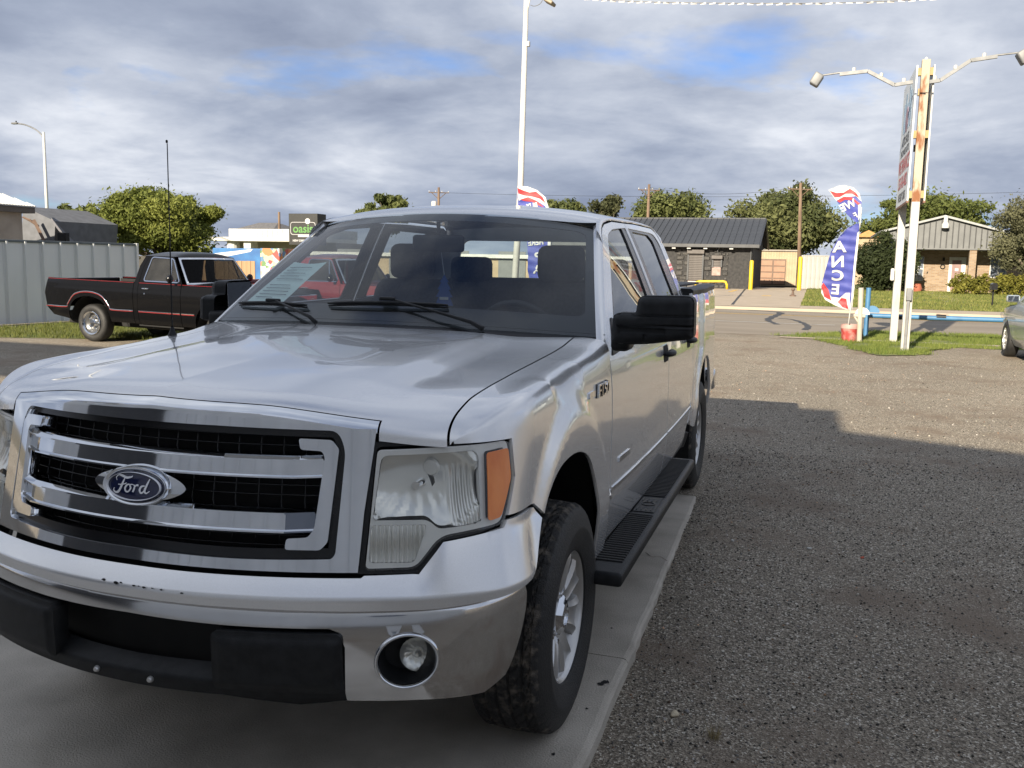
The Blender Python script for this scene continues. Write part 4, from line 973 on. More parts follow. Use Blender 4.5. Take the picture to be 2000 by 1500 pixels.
M_CONC = pm('concrete', (.36, .325, .272), (.52, .475, .405), 3.6, .85, 0, .35, 140, detail=12, contrast=(.32, .68))
M_CONC2 = pm('pale_concrete', (.34, .28, .21), (.42, .35, .27), 1.2, .85, 0, .2, 60, detail=8, contrast=(.3, .7))
M_ASPH = pm('worn_asphalt', (.19, .16, .125), (.26, .225, .18), .8, .85, 0, .3, 70, detail=9, stretch=(.25, 1, 1), contrast=(.3, .7))
M_SEAL = pm('crack_seal', (.03, .03, .03), (.045, .045, .045), 5, .6)
M_WHITE = pm('white_paint', (.46, .45, .42), (.55, .54, .51), 4, .55, 0, .1, 40)
M_YEL = pm('yellow_paint', (.52, .36, .012), (.60, .43, .018), 4, .5)
M_YROAD = pm('yellow_road_paint', (.50, .32, .10), (.62, .42, .14), 3, .8)
M_GRASSG = pm('turf', (.075, .11, .025), (.20, .205, .07), 2.0, .95, 0, .6, 90, detail=10, contrast=(.3, .7))

def fbm(x, y, seed=0, octs=4):
    r = np.random.default_rng(seed); o = 0
    for k in range(octs):
        f = 2 ** k
        for _ in range(3):
            a = r.random() * 6.28; p = r.random() * 6.28; o = o + np.sin((x * math.cos(a) + y * math.sin(a)) * f + p) / f / 3
    return o
def gz_ground(x, y):
    dip = -.055 * (1 - sst(.2, 3.3, y)) * sst(-3.0, -1.0, x) * (1 - sst(4, 9, x))
    return dip + .006 * fbm(x * 1.3, y * 1.3, 3) * sst(1.15, 1.9, x)
tag(mk('ground', [(-900, -300, -.12), (900, -300, -.12), (900, 1500, -.12), (-900, 1500, -.12)], [(0, 1, 2, 3)], M_EARTH), kind='structure')
xs = np.concatenate([np.arange(-60, -4, 2.0), np.arange(-4, .9, .5), np.arange(.9, 5, .1), np.arange(5, 9, .5), np.arange(9, 40, 2.)]); ys = np.concatenate([np.arange(-14, -2, 1.0), np.arange(-2, 6, .1), np.arange(6, 19.6, .5), [19.6]])
A, B = np.meshgrid(xs, ys, indexing='ij'); Z = gz_ground(A, B); nv = len(ys)
inslab = (A > -6.0) & (A < .95) & (B > -7) & (B < 3.35); Z = np.where((B < 3.39) & (A < 1.12) & (A > -6.2), Z - .014, Z); Z = np.where(inslab, -.10, Z)
tag(mk('gravel_lot', np.stack([A.ravel(), B.ravel(), Z.ravel()], 1), [(i * nv + j, (i + 1) * nv + j, (i + 1) * nv + j + 1, i * nv + j + 1) for i in range(len(xs) - 1) for j in range(nv - 1)], M_GRAVEL, None, True), kind='structure')
# concrete slab with a worn, slightly uneven edge and a joint
slab = thing('concrete_slab', None, None); tag(slab, kind='structure')
def slab_piece(y0, y1):
    n = 40; yy = np.linspace(y0, y1, n); xe = np.interp(yy, [-7, -.27, 1.26, 3.41], [1.09, 1.073, 1.048, 1.003]) + .004 * fbm(yy * 9, yy * 0, 5)
    prof = [(0.0, -.16), (0.0, -.018), (-.008, -.005), (-.022, 0.0)]; V = []
    for i in range(n):
        for dx, z in prof: V.append((xe[i] + dx + (.003 * math.sin(yy[i] * 37) if z < 0 else 0), yy[i], z))
        V.append((-6.0, yy[i], 0.0)); V.append((-6.0, yy[i], -.16))
    F = [(i * 6 + j, (i + 1) * 6 + j, (i + 1) * 6 + j + 1, i * 6 + j + 1) for i in range(n - 1) for j in range(5)] + [tuple(range(6)), tuple((n - 1) * 6 + j for j in range(6))]
    MB().add(V, F).build('slab_section', M_CONC, slab)
slab_piece(-6.6, .588); slab_piece(.594, 3.41)
def slab_mark(name, pts, w, mat):
    p = np.array(smooth_line(pts, 5)); V = []
    for i in range(len(p)):
        t = p[min(i + 1, len(p) - 1)] - p[max(i - 1, 0)]; t /= np.linalg.norm(t) + 1e-9; nn = np.array([-t[1], t[0]]) * w * (.4 + 1.1 * random.random()) / 2
        for q in (p[i] + nn, p[i] - nn): V.append((q[0], q[1], .0025))
    mk(name, V, [(2 * i, 2 * i + 1, 2 * i + 3, 2 * i + 2) for i in range(len(p) - 1)], mat, slab)
M_CRK = pm('crack_dirt', (.09, .08, .065), rough=.9); M_OIL = pm('oil_stain', (.17, .155, .135), (.22, .20, .175), 8, .7)
slab_mark('crack', [(1.02, 1.9), (.97, 1.96), (.93, 1.94), (.88, 2.01)], .004, M_CRK)
slab_mark('crack', [(.2, -1.6), (.05, -1.45), (-.1, -1.5), (-.3, -1.38), (-.6, -1.42)], .003, M_CRK); slab_mark('oil_stain', [(1.0, .32), (1.015, .35), (1.03, .36)], .022, M_DARK)
for (sx, sy, sr) in ((.86, .68, .010), (.93, .88, .006), (1.0, .12, .006), (.97, -.22, .007), (.55, -1.35, .03), (-.2, -1.25, .05), (.1, -1.5, .02), (.98, -.5, .008), (.9, -.9, .012), (.3, -1.2, .014)):
    an_ = np.linspace(0, 2 * math.pi, 14, endpoint=False); mk('oil_spot', [(sx + sr * (.7 + .5 * random.random()) * math.cos(t), sy + 1.2 * sr * (.7 + .5 * random.random()) * math.sin(t), .002) for t in an_], [tuple(range(14))], M_DARK if sr < .012 else M_OIL, slab)
# road, markings, far pavement
def sheet(name, x0, x1, y0, y1, z, mat, parent=None, kind='structure'):
    o = mk(name, [(x0, y0, z), (x1, y0, z), (x1, y1, z), (x0, y1, z)], [(0, 1, 2, 3)], mat, parent)
    if parent is None: tag(o, kind=kind)
    return o
road = sheet('road', -300, 300, 19.5, 32.2, .004, M_ASPH)
sheet('road_marking', -300, 2.3, 24.35, 24.47, .008, M_WHITE); sheet('road_marking', -300, 300, 28.80, 28.92, .008, M_YROAD); sheet('road_marking', -300, 300, 29.10, 29.22, .008, M_YROAD)
def ribbon(name, pts, w, z, mat, kind='structure'):
    p = np.array(smooth_line(pts, 6)); V = []
    for i in range(len(p)):
        t = p[min(i + 1, len(p) - 1)] - p[max(i - 1, 0)]; t /= np.linalg.norm(t) + 1e-9; nn = np.array([-t[1], t[0]]) * w * (.6 + .8 * random.random()) / 2
        for q in (p[i] + nn, p[i] - nn): V.append((q[0], q[1], z))
    return tag(mk(name, V, [(2 * i, 2 * i + 1, 2 * i + 3, 2 * i + 2) for i in range(len(p) - 1)], mat), kind=kind)
def G(u, v): p = ground_at(u, v); return (p[0], p[1])
ribbon('crack_seal', [G(1462, 606), G(1480, 607), G(1510, 609), G(1525, 612), G(1508, 620), G(1500, 626), G(1518, 634)], .22, .0085, M_SEAL)
ribbon('crack_seal', [G(1520, 622), G(1545, 624), G(1565, 630), G(1578, 638), G(1572, 645)], .16, .0085, M_SEAL)
ribbon('crack_seal', [G(1610, 612), G(1700, 617), G(1800, 620)], .10, .0085, M_SEAL)
far = MB().box((-300, 32.2, -.1), (300, 32.6, .10), .02).build('kerb', M_CONC2); tag(far, kind='structure')
sheet('pavement', -300, 300, 32.6, 35.2, .094, M_CONC2); sheet('driveway', -14.0, 1.2, 33.0, 68, .102, M_CONC2)
sheet('parking_marking', px(1432, 572, 56), px(1440, 572, 56), 52, 57, .107, M_YROAD); sheet('parking_marking', px(1495, 572, 50), px(1512, 572, 50), 46, 47, .107, M_YROAD)
ribbon('driveway_joint', [G(1455, 568), G(1430, 600)], .12, .108, M_SEAL)
lawn = sheet('lawn', 1.2, 60, 35.2, 90, .098, M_GRASSG); sheet('lawn', -120, -14.0, 35.2, 90, .098, M_GRASSG)
gp = mk('garden_path', [(px(1800, 574, 66), 66, .104), (px(1830, 574, 66), 66, .104), (px(1895, 592, 45), 45, .104), (px(1846, 590, 45), 45, .104)], [(0, 1, 2, 3)], M_CONC2); tag(gp, kind='structure')
verge_poly = [G(1515, 655), G(1580, 661), G(1640, 674), G(1690, 690), G(1740, 697), G(1800, 695), G(1822, 684), G(1880, 681), (6.5, 18.3), (40, 18.3), (40, 22.3), (4.2, 22.4), (3.0, 21.9), (2.2, 20.9), (1.2, 19.75)]
vq = densify(verge_poly, .12); vq = vq + (np.stack([fbm(vq[:, 0] * 5, vq[:, 1] * 5, 8), fbm(vq[:, 0] * 5, vq[:, 1] * 5, 9)], 1) * .16 + rng.normal(0, .03, vq.shape)) * (vq[:, 0] < 12)[:, None]; verge_poly = [tuple(p) for p in vq]
tag(mk('verge', [(x, y, .010) for x, y in verge_poly], [tuple(range(len(verge_poly)))], M_GRASSG), kind='structure')
sheet('pavement', 1.0, 40, 18.72, 19.08, .015, M_CONC2)

# ------------------------------------------------------------------ loose stones (stuff) and a few that can be picked out
def attr_mat(name, rough=.85, trans=0.0):
    m = bpy.data.materials.new(name); m.use_nodes = True; nt = m.node_tree; b = nt.nodes['Principled BSDF']; b.inputs['Roughness'].default_value = rough
    b.inputs['Specular IOR Level'].default_value = .25
    a = nt.nodes.new('ShaderNodeAttribute'); a.attribute_name = 'tone'; nt.links.new(a.outputs['Color'], b.inputs['Base Color'])
    if trans:
        b.inputs['Subsurface Weight'].default_value = 0.0
        tr = nt.nodes.new('ShaderNodeBsdfTranslucent'); nt.links.new(a.outputs['Color'], tr.inputs[0]); mx = nt.nodes.new('ShaderNodeMixShader'); mx.inputs[0].default_value = trans
        nt.links.new(b.outputs[0], mx.inputs[1]); nt.links.new(tr.outputs[0], mx.inputs[2]); nt.links.new(mx.outputs[0], nt.nodes['Material Output'].inputs[0])
    MATS[name] = m; return m
def bulk(name, V, F, tone, mat, parent=None, smooth=False):
    """V (n,k,3) pieces, F faces of one piece, tone (n,3)"""
    n, k, _ = V.shape; nf = len(F); fl = len(F[0]); me = bpy.data.meshes.new(name)
    me.vertices.add(n * k); me.vertices.foreach_set('co', V.reshape(-1).astype(np.float32))
    idx = (np.array(F)[None] + (np.arange(n) * k)[:, None, None]).reshape(-1)
    me.loops.add(len(idx)); me.loops.foreach_set('vertex_index', idx.astype(np.int32))
    me.polygons.add(n * nf); me.polygons.foreach_set('loop_start', (np.arange(n * nf) * fl).astype(np.int32))
    ca = me.color_attributes.new('tone', 'FLOAT_COLOR', 'POINT'); c = np.ones((n, k, 4), np.float32); c[:, :, :3] = tone[:, None]; ca.data.foreach_set('color', c.reshape(-1))
    me.materials.append(mat); me.update(calc_edges=True); me.validate()
    if smooth: me.polygons.foreach_set('use_smooth', [True] * len(me.polygons))
    return link(name, me, parent)
M_STONES = attr_mat('loose_stone')
def stones(n, xr, yr, smin, smax, accept):
    x = rng.uniform(*xr, n * 3); y = yr[0] + (yr[1] - yr[0]) * rng.random(n * 3) ** 1.5; k = accept(x, y); x, y = x[k][:n], y[k][:n]; n = len(x)
    size = smin + (smax - smin) * rng.random(n) ** 4; a = rng.uniform(0, 6.28, n)
    base = np.array([(1, 0, 0), (.2, 1, .1), (-1, .1, 0), (-.1, -1, -.1), (.1, .05, .75), (0, 0, -.6)])
    V = base[None] * (1 + .45 * (rng.random((n, 6, 3)) - .5)) * size[:, None, None]
    V[:, :, 1] *= rng.uniform(.6, 1, n)[:, None]
    c, s = np.cos(a)[:, None], np.sin(a)[:, None]; X = V[:, :, 0] * c - V[:, :, 1] * s; Y = V[:, :, 0] * s + V[:, :, 1] * c
    V = np.stack([X + x[:, None], Y + y[:, None], V[:, :, 2] + (gz_ground(x, y) + .15 * size)[:, None]], 2)
    g = np.clip(.042 + .26 * rng.random(n) ** 1.7 + (rng.random(n) < .11) * rng.uniform(.15, .55, n), 0, .75)
    tint = np.stack([np.ones(n) * 1.0, .95 - .03 * rng.random(n), .88 - .12 * rng.random(n)], 1); br = rng.random(n) < .07
    tone = g[:, None] * tint; tone[br] = tone[br] * np.array([1.25, .85, .62])
    return V, [(0, 1, 4), (1, 2, 4), (2, 3, 4), (3, 0, 4), (1, 0, 5), (2, 1, 5), (3, 2, 5), (0, 3, 5)], tone
V1, Fs, t1 = stones(72000, (1.02, 4.6), (-1.6, 5.2), .0017, .0085, lambda x, y: x > np.interp(y, [-.27, 3.4], [1.085, 1.0]) + .01 * rng.random(len(x)))
V2, _, t2 = stones(16000, (0.5, 9), (4, 15.5), .004, .012, lambda x, y: (y > 4.5) & (x < 1.7 + .35 * (y + 3)))
tag(bulk('loose_gravel', np.concatenate([V1, V2]), Fs, np.concatenate([t1, t2]), M_STONES), 'loose grey and tan gravel scattered over the lot', 'gravel', kind='stuff')
def rock(name, u, v, size, col, label):
    p = ground_at(u, v, -.05); p[2] = gz_ground(p[0], p[1]); bm = bmesh.new(); bmesh.ops.create_icosphere(bm, subdivisions=2, radius=1)
    ph = rng.random(3) * 6
    for w in bm.verts:
        c = w.co; k = 1 + .16 * math.sin(3 * c.x + ph[0]) + .13 * math.sin(4 * c.y + ph[1]) + .1 * math.sin(5 * c.z + ph[2]); w.co = Vector((c.x * size * k, c.y * size * .75 * k, c.z * size * .55 * k))
    me = bpy.data.meshes.new(name); bm.to_mesh(me); bm.free(); me.materials.append(pm('rock_' + name + str(u), col, rough=.85, bump=.3, bscale=90)); me.polygons.foreach_set('use_smooth', [True] * len(me.polygons))
    o = link(name, me, None, tuple(p + np.array([0, 0, size * .35])), rng.random() * 6); tag(o, label, 'stone')
rock('stone', 1317, 1396, .021, (.55, .47, .33), 'largest pale cream stone lying on gravel near the slab')
rock('stone', 1341, 1388, .012, (.22, .21, .20), 'small grey stone just behind the large cream stone')
rock('stone', 1683, 1104, .012, (.55, .12, .07), 'small reddish brick chip lying on the shaded gravel')
rock('stone', 1580, 1086, .014, (.55, .54, .50), 'white pebble lying alone on gravel beyond the running board')
rock('stone', 1430, 1070, .013, (.58, .56, .52), 'white pebble on gravel closest to the far slab corner')

# ------------------------------------------------------------------ grass
M_BLADE = attr_mat('grass_blade', .8, .35)
def blades(name, pts, h, w, label, c0=(.075, .13, .022), c1=(.24, .26, .07)):
    n = len(pts); a = rng.uniform(0, 6.28, n); hh = h * (.4 + .8 * rng.random(n)); lean = rng.normal(0, .35, (n, 2)) * hh[:, None]
    V = np.zeros((n, 3, 3)); dx = np.cos(a) * w / 2; dy = np.sin(a) * w / 2
    V[:, 0] = pts + np.stack([dx, dy, 0 * a], 1); V[:, 1] = pts - np.stack([dx, dy, 0 * a], 1); V[:, 2] = pts + np.stack([lean[:, 0], lean[:, 1], hh], 1)
    t = np.clip(rng.random(n) * .7 + .3 * (fbm(pts[:, 0] * 1.2, pts[:, 1] * 1.2, 11) * .5 + .5), 0, 1)[:, None]; tone = np.array(c0) * (1 - t) + np.array(c1) * t
    return tag(bulk(name, V, [(0, 1, 2)], tone, M_BLADE), label, 'grass', kind='stuff')
def scatter_poly(poly, n, z):
    q = np.array(poly); P = rng.uniform(q.min(0), q.max(0), (n * 3, 2)); P = P[inside(P, q)][:n]; return np.column_stack([P, np.full(len(P), z)])
vpoly = [tuple(p) for p in verge_poly if p[0] < 11]
P = scatter_poly(vpoly, 52000, .009) + np.column_stack([rng.normal(0, .09, (1, 2)), [[0]]]) * 0; P[:, :2] += rng.normal(0, .07, (len(P), 2)); P = P[(P[:, 1] < 18.7) | (P[:, 1] > 19.1)]
edge = fbm(P[:, 0] * 3, P[:, 1] * 3, 21); blades('grass', P[edge > -.55], .075, .012, 'green grass verge around the sign posts')
LW = np.column_stack([rng.uniform(1.2, 24, 40000), 35.2 + 31 * rng.random(40000) ** 1.3, np.full(40000, .10)]); blades('grass', LW, .11, .05, 'sunlit front lawn across the road', (.085, .125, .025), (.26, .25, .08))
FG0 = [(-14.6, 12.3), (-12.6, 11.6), (-12.2, 10.9), (-10.0, 11.2), (-8.5, 11.6), (-9, 13), (-11.5, 14.5), (-14.6, 18), (-14.6, 12)]
FGp = [(-16, 9.2), (-12.9, 10.35), (-11.4, 10.9), (-9.5, 11.4), (-8.6, 12.2), (-9.5, 14.5), (-12, 17), (-14.7, 18.5), (-14.7, 9.2)]
tag(mk('verge', [(x, y, .006) for x, y in FGp], [tuple(range(len(FGp)))], M_GRASSG), kind='structure')
blades('grass', scatter_poly(FGp, 16000, .005), .085, .014, 'rough grass strip along the ribbed metal fence', (.05, .085, .015), (.20, .20, .06))
dry = np.column_stack([np.full(60, 0.), np.full(60, 0.), np.zeros(60)]); p = ground_at(1395, 1440, -.05)
dr = dry + np.array([p[0], p[1], gz_ground(p[0], p[1])]) + np.column_stack([rng.normal(0, .012, (60, 2)), np.zeros(60)]); blades('dry_tuft', dr, .05, .0025, 'small dry weed tuft in the gravel', (.25, .20, .10), (.38, .31, .17))

# ------------------------------------------------------------------ foliage
M_LEAF = attr_mat('leaf', .7, .30); M_BARK = pm('bark', (.10, .08, .06), (.17, .14, .11), 8, .9, 0, .5, 40)
def leaf_cloud(n, cen, rad, size, tones, seed, gap=.25, clump=9, droop=0.0, flat_bottom=None):
    r = np.random.default_rng(seed); cen = np.array(cen); rad = np.array(rad)
    nc = max(14, int(clump * (rad.prod() ** .34) * 1.5)); d = r.normal(size=(nc, 3)); d /= np.linalg.norm(d, axis=1)[:, None]
    cc = cen + d * rad * (r.random(nc) ** .40)[:, None] * .84; cr = (.15 + .27 * r.random(nc) ** 1.5)
    if flat_bottom is not None: cc[:, 2] = np.maximum(cc[:, 2], flat_bottom)
    ci = r.integers(0, nc, n); q = r.normal(size=(n, 3)); q /= np.linalg.norm(q, axis=1)[:, None]; q *= (r.random(n) ** .38)[:, None]
    P = cc[ci] + q * (cr[ci, None] * rad)
    P += (r.random(n) < .07)[:, None] * q * cr[ci, None] * rad * .55; P[:, 2] -= droop * r.random(n) * rad[2]
    nrm = q * .8 + r.normal(size=(n, 3)) * .6; nrm /= np.linalg.norm(nrm, axis=1)[:, None]
    u = np.cross(nrm, r.normal(size=(n, 3))); u /= np.linalg.norm(u, axis=1)[:, None] + 1e-9; w = np.cross(nrm, u); sz = size * (.55 + .9 * r.random(n))
    V = np.stack([P - u * sz[:, None], P + w * sz[:, None] * .45, P + u * sz[:, None], P - w * sz[:, None] * .45], 1)
    cl = r.random(nc); t = np.clip(.62 * cl[ci] + .38 * r.random(n), 0, 1)[:, None]; tone = np.array(tones[0]) * (1 - t) + np.array(tones[1]) * t
    return V, [(0, 1, 2, 3)], tone, cc
def tree(name, base, h, crown_c, rad, n, size, tones, label, seed, trunk=.18, droop=0., cat='tree', group=None, flat_bottom=None, clump=9):
    t = thing(name, label, cat, tuple(base), 0, group); b = np.array(base, float)
    V, F, tone, cc = leaf_cloud(n, np.array(crown_c), rad, size, tones, seed, droop=droop, flat_bottom=flat_bottom, clump=clump)
    bulk('crown', V, F, tone, M_LEAF, t)
    r = np.random.default_rng(seed + 99); mb = MB(); fork = np.array([0.05 * h * r.normal(), .05 * h * r.normal(), max(.25 * h, (crown_c[2] - rad[2]) * .9)])
    mb.tube([(0, 0, -.1), fork * .5, fork], [trunk * 1.25, trunk, trunk * .85], 9)
    for k in r.choice(len(cc), min(12, len(cc)), False):
        e = cc[k]; mid = fork + (e - fork) * .5 + r.normal(size=3) * .06 * h * np.array([1, 1, .4]); mb.tube([fork, mid, e], [trunk * .6, trunk * .32, trunk * .1], 6)
    mb.build('trunk', M_BARK, t, auto=60); return t
def tree_px(name, u0, u1, vtop, vbot, depth, n, size, tones, label, seed, ground=True, **kw):
    """a tree that stands at the given distance and is as wide and tall as it measures there"""
    c = at((u0 + u1) / 2, (vtop + vbot) / 2, depth); w = (u1 - u0) / FOCAL * depth / 2; hh = (vbot - vtop) / FOCAL * depth / 2
    base = np.array([c[0], c[1], 0.0]); top = c[2] + hh; cz = c[2]
    return tree(name, base, top, (0, 0, cz), (w * 1.02, w * .9, hh * 1.05), n, size, tones, label, seed, **kw)
OL = ((.058, .080, .014), (.215, .235, .052)); GR = ((.048, .066, .022), (.165, .182, .064)); DK = ((.016, .025, .010), (.055, .070, .024)); GY = ((.065, .068, .036), (.165, .165, .092))
tree_px('broad_tree', 178, 448, 358, 515, 50, 90000, .095, OL, 'large round yellow green tree behind the black pickup', 11, trunk=.32, clump=16)
tree_px('distant_tree', 688, 812, 376, 455, 95, 9000, .22, GR, 'dark green tree top showing above the silver truck roof', 12)
tree_px('distant_tree', 1050, 1145, 386, 450, 110, 7000, .24, GR, 'low tree top just right of the left feather flag', 13)
tree_px('distant_tree', 1150, 1222, 380, 450, 105, 6000, .22, ((.04, .047, .022), (.10, .105, .05)), 'thin pale tree between the flag pole and the black building', 14)
tree_px('willow_tree', 1225, 1392, 362, 480, 86, 26000, .19, GR, 'green drooping tree rising behind the black building roof', 15, droop=.3)
tree_px('willow_tree', 1428, 1650, 352, 500, 84, 40000, .19, ((.042, .058, .021), (.160, .170, .066)), 'tallest willow tree behind the tan garage', 16, droop=.2)
tree_px('spreading_tree', 1672, 1942, 378, 500, 96, 34000, .20, ((.038, .058, .014), (.14, .16, .044)), 'wide green tree behind the grey gabled house', 17)
tree_px('evergreen_bush', 1672, 1802, 455, 578, 62, 26000, .11, DK, 'dark dense evergreen bush left of the brick house', 18, trunk=.12, cat='bush', clump=14)
tree_px('olive_tree', 1938, 2110, 385, 540, 56, 30000, .09, GY, 'grey green fine leaved tree at the right frame edge', 19, trunk=.16, clump=14)
tree_px('distant_tree', 85, 205, 398, 480, 70, 3000, .26, GR, 'small dark tree top behind the street lamp', 20)
tree_px('distant_tree', 120, 182, 432, 480, 90, 1800, .28, GR, 'far low tree top left of the broad tree', 21)
def hedge(name, x0, x1, y, h, dpt, n, label, tones, seed):
    t = thing(name, label, 'hedge', ((x0 + x1) / 2, y, .1)); V, F, tone, cc = [], None, [], None; k = max(2, int((x1 - x0) / (h * .9)))
    for i in range(k):
        v, F, tn, _ = leaf_cloud(n // k, ((x0 - x1) / 2 + (i + .5) * (x1 - x0) / k, 0, h * .5), ((x1 - x0) / k * .78, dpt, h * .62), .10, tones, seed + i, clump=40); V.append(v); tone.append(tn)
    bulk('foliage', np.concatenate(V), F, np.concatenate(tone), M_LEAF, t)
    mb = MB(); [mb.tube([(xx, 0, -.1), (xx + .1, .05, h * .6)], .04, 6) for xx in np.linspace((x0 - x1) / 2 * .9, (x1 - x0) / 2 * .9, k)]; mb.build('stems', M_BARK, t); return t
hedge('hedge', px(1858, 560, 61), px(2060, 560, 61), 61, pz(1950, 540, 61), .8, 9000, 'yellow green clipped hedge below the house window', ((.08, .085, .012), (.24, .225, .045)), 50)

# ------------------------------------------------------------------ buildings and fences
M_RIB = pm('grey_ribbed_metal', (.62, .635, .63), (.70, .715, .71), 1.5, .45, .15, 0, stretch=(1, 1, .3))
M_RIBT = pm('fence_cap', (.10, .12, .13), rough=.4)
M_BLKW = pm('black_masonry', (.022, .022, .023), (.042, .041, .041), 6, .85, 0, .6, 25)
M_BLKS = pm('black_stone', (.030, .029, .028), (.060, .057, .053), 5, .7, 0, .7, 30)
M_BLKM = pm('black_roof_metal', (.040, .042, .046), (.055, .058, .062), 3, .4, .3)
M_SHUT = pm('roll_shutter', (.060, .052, .048), (.085, .074, .068), 4, .5)
M_TAN = pm('tan_siding', (.30, .225, .14), (.36, .28, .18), 1.2, .7, 0, .1, 20)
M_DOORP = pm('peach_door', (.24, .135, .085), (.28, .165, .105), 3, .6)
M_BROWN = pm('brown_frame', (.12, .075, .05), rough=.6)
M_WFEN = pm('pale_fence_metal', (.27, .27, .255), (.32, .32, .30), 2, .5)
M_GREYS = pm('grey_siding', (.115, .12, .122), (.14, .145, .147), 2, .6)
M_ROOFG = pm('grey_shingle', (.10, .10, .105), (.16, .155, .155), 5, .9, 0, .4, 30)
M_WALLT = pm('stucco_wall', (.24, .215, .185), (.29, .265, .23), 2, .9, 0, .2, 60)
M_WMET = pm('white_metal', (.42, .42, .405), (.50, .50, .48), 3, .45)
M_WOOD = pm('weathered_board', (.26, .16, .09), (.36, .23, .13), 4, .85, 0, .3, 40, stretch=(1, 1, .2))
M_POLE = pm('utility_pole_wood', (.11, .072, .048), (.18, .125, .085), 6, .9, 0, .3, 40, stretch=(1, 1, .15))
M_GALV = pm('galvanised_steel', (.13, .135, .14), (.18, .185, .19), 8, .5, .3)
M_RED = pm('red_print', (.36, .02, .025), (.42, .03, .035), 5, .6); M_BLUEP = pm('blue_print', (.030, .040, .22), (.045, .06, .28), 5, .6); M_WHITEP = pm('white_print', (.44, .44, .44), (.50, .50, .50), 5, .6)
def brick_mat(name, c1, c2, mortar, scale=1.0):
    m = bpy.data.materials.new(name); m.use_nodes = True; nt = m.node_tree; N = nt.nodes.new; L = nt.links.new; b = nt.nodes['Principled BSDF']; b.inputs['Roughness'].default_value = .9
    tc = N('ShaderNodeTexCoord'); sp = N('ShaderNodeSeparateXYZ'); L(tc.outputs['Object'], sp.inputs[0]); cb = N('ShaderNodeCombineXYZ')
    ad = N('ShaderNodeMath'); ad.operation = 'ADD'; L(sp.outputs[0], ad.inputs[0]); L(sp.outputs[1], ad.inputs[1]); L(ad.outputs[0], cb.inputs[0]); L(sp.outputs[2], cb.inputs[1])
    br = N('ShaderNodeTexBrick'); L(cb.outputs[0], br.inputs['Vector']); br.inputs['Color1'].default_value = (*c1, 1); br.inputs['Color2'].default_value = (*c2, 1); br.inputs['Mortar'].default_value = (*mortar, 1)
    br.inputs['Scale'].default_value = 1.0; br.inputs['Brick Width'].default_value = .30 * scale; br.inputs['Row Height'].default_value = .10 * scale; br.inputs['Mortar Size'].default_value = .012
    L(br.outputs[0], b.inputs['Base Color']); bp = N('ShaderNodeBump'); bp.inputs['Strength'].default_value = .5; L(br.outputs['Fac'], bp.inputs['Height']); bp.invert = True; L(bp.outputs[0], b.inputs['Normal'])
    MATS[name] = m; return m
M_BRICK = brick_mat('tan_brick', (.20, .13, .075), (.30, .22, .145), (.25, .22, .185))

def rib_sheet(w, h, rib=.45, depth=.03):
    """profiled metal sheet in the local x-z plane, facing -y"""
    prof = []; x = 0.0
    while x < w - 1e-6:
        e = min(x + rib, w); prof += [(x, 0), (x + .03, 0), (x + .055, -depth), (x + .095, -depth), (x + .12, 0)]; x = e
    prof.append((w, 0)); n = len(prof); V = [(a, b, 0) for a, b in prof] + [(a, b, h) for a, b in prof] + [(a, b + .006 + depth, 0) for a, b in prof] + [(a, b + .006 + depth, h) for a, b in prof]
    F = [(i, i + 1, n + i + 1, n + i) for i in range(n - 1)] + [(2 * n + i + 1, 2 * n + i, 3 * n + i, 3 * n + i + 1) for i in range(n - 1)] + [(n + i, n + i + 1, 3 * n + i + 1, 3 * n + i) for i in range(n - 1)]
    return V, F
# left fence: runs along y at x=-14.75, then returns
fen = thing('metal_fence', 'grey ribbed sheet metal fence behind the black pickup', 'fence', (-16.6, 2.0, 0), math.pi / 2 - math.radians(7.5))
V, F = rib_sheet(.90, 1.82, .45, .05); sme = MB().add(V, F).build('fence_panel', M_RIB, fen, fix=False)
for k in range(16):
    o = sme if k == 0 else link('fence_panel', sme.data, fen); o.location = (k * .904, 0, .02)
MB().box((-.02, -.035, 1.82), (14.50, .055, 1.875), .008).build('top_rail', M_RIBT, fen); MB().box((14.46, -.045, 0), (14.53, .06, 1.88), .008).build('end_post', M_RIB, fen)
# timber fence behind it
tf = thing('board_fence', 'short brown wooden board fence beside the ribbed metal fence', 'fence', (px(283, 540, 19), 19, 0))
bme = MB().box((0, -.012, 0), (.135, .012, 1.45), .004).build('board', M_WOOD, tf)
for k in range(26):
    o = bme if k == 0 else link('board', bme.data, tf); o.location = (k * .142, .004 * (k % 3), .02 + .02 * random.random())
MB().box((0, .02, .35), (3.7, .06, .43)).build('fence_rail', M_WOOD, tf)
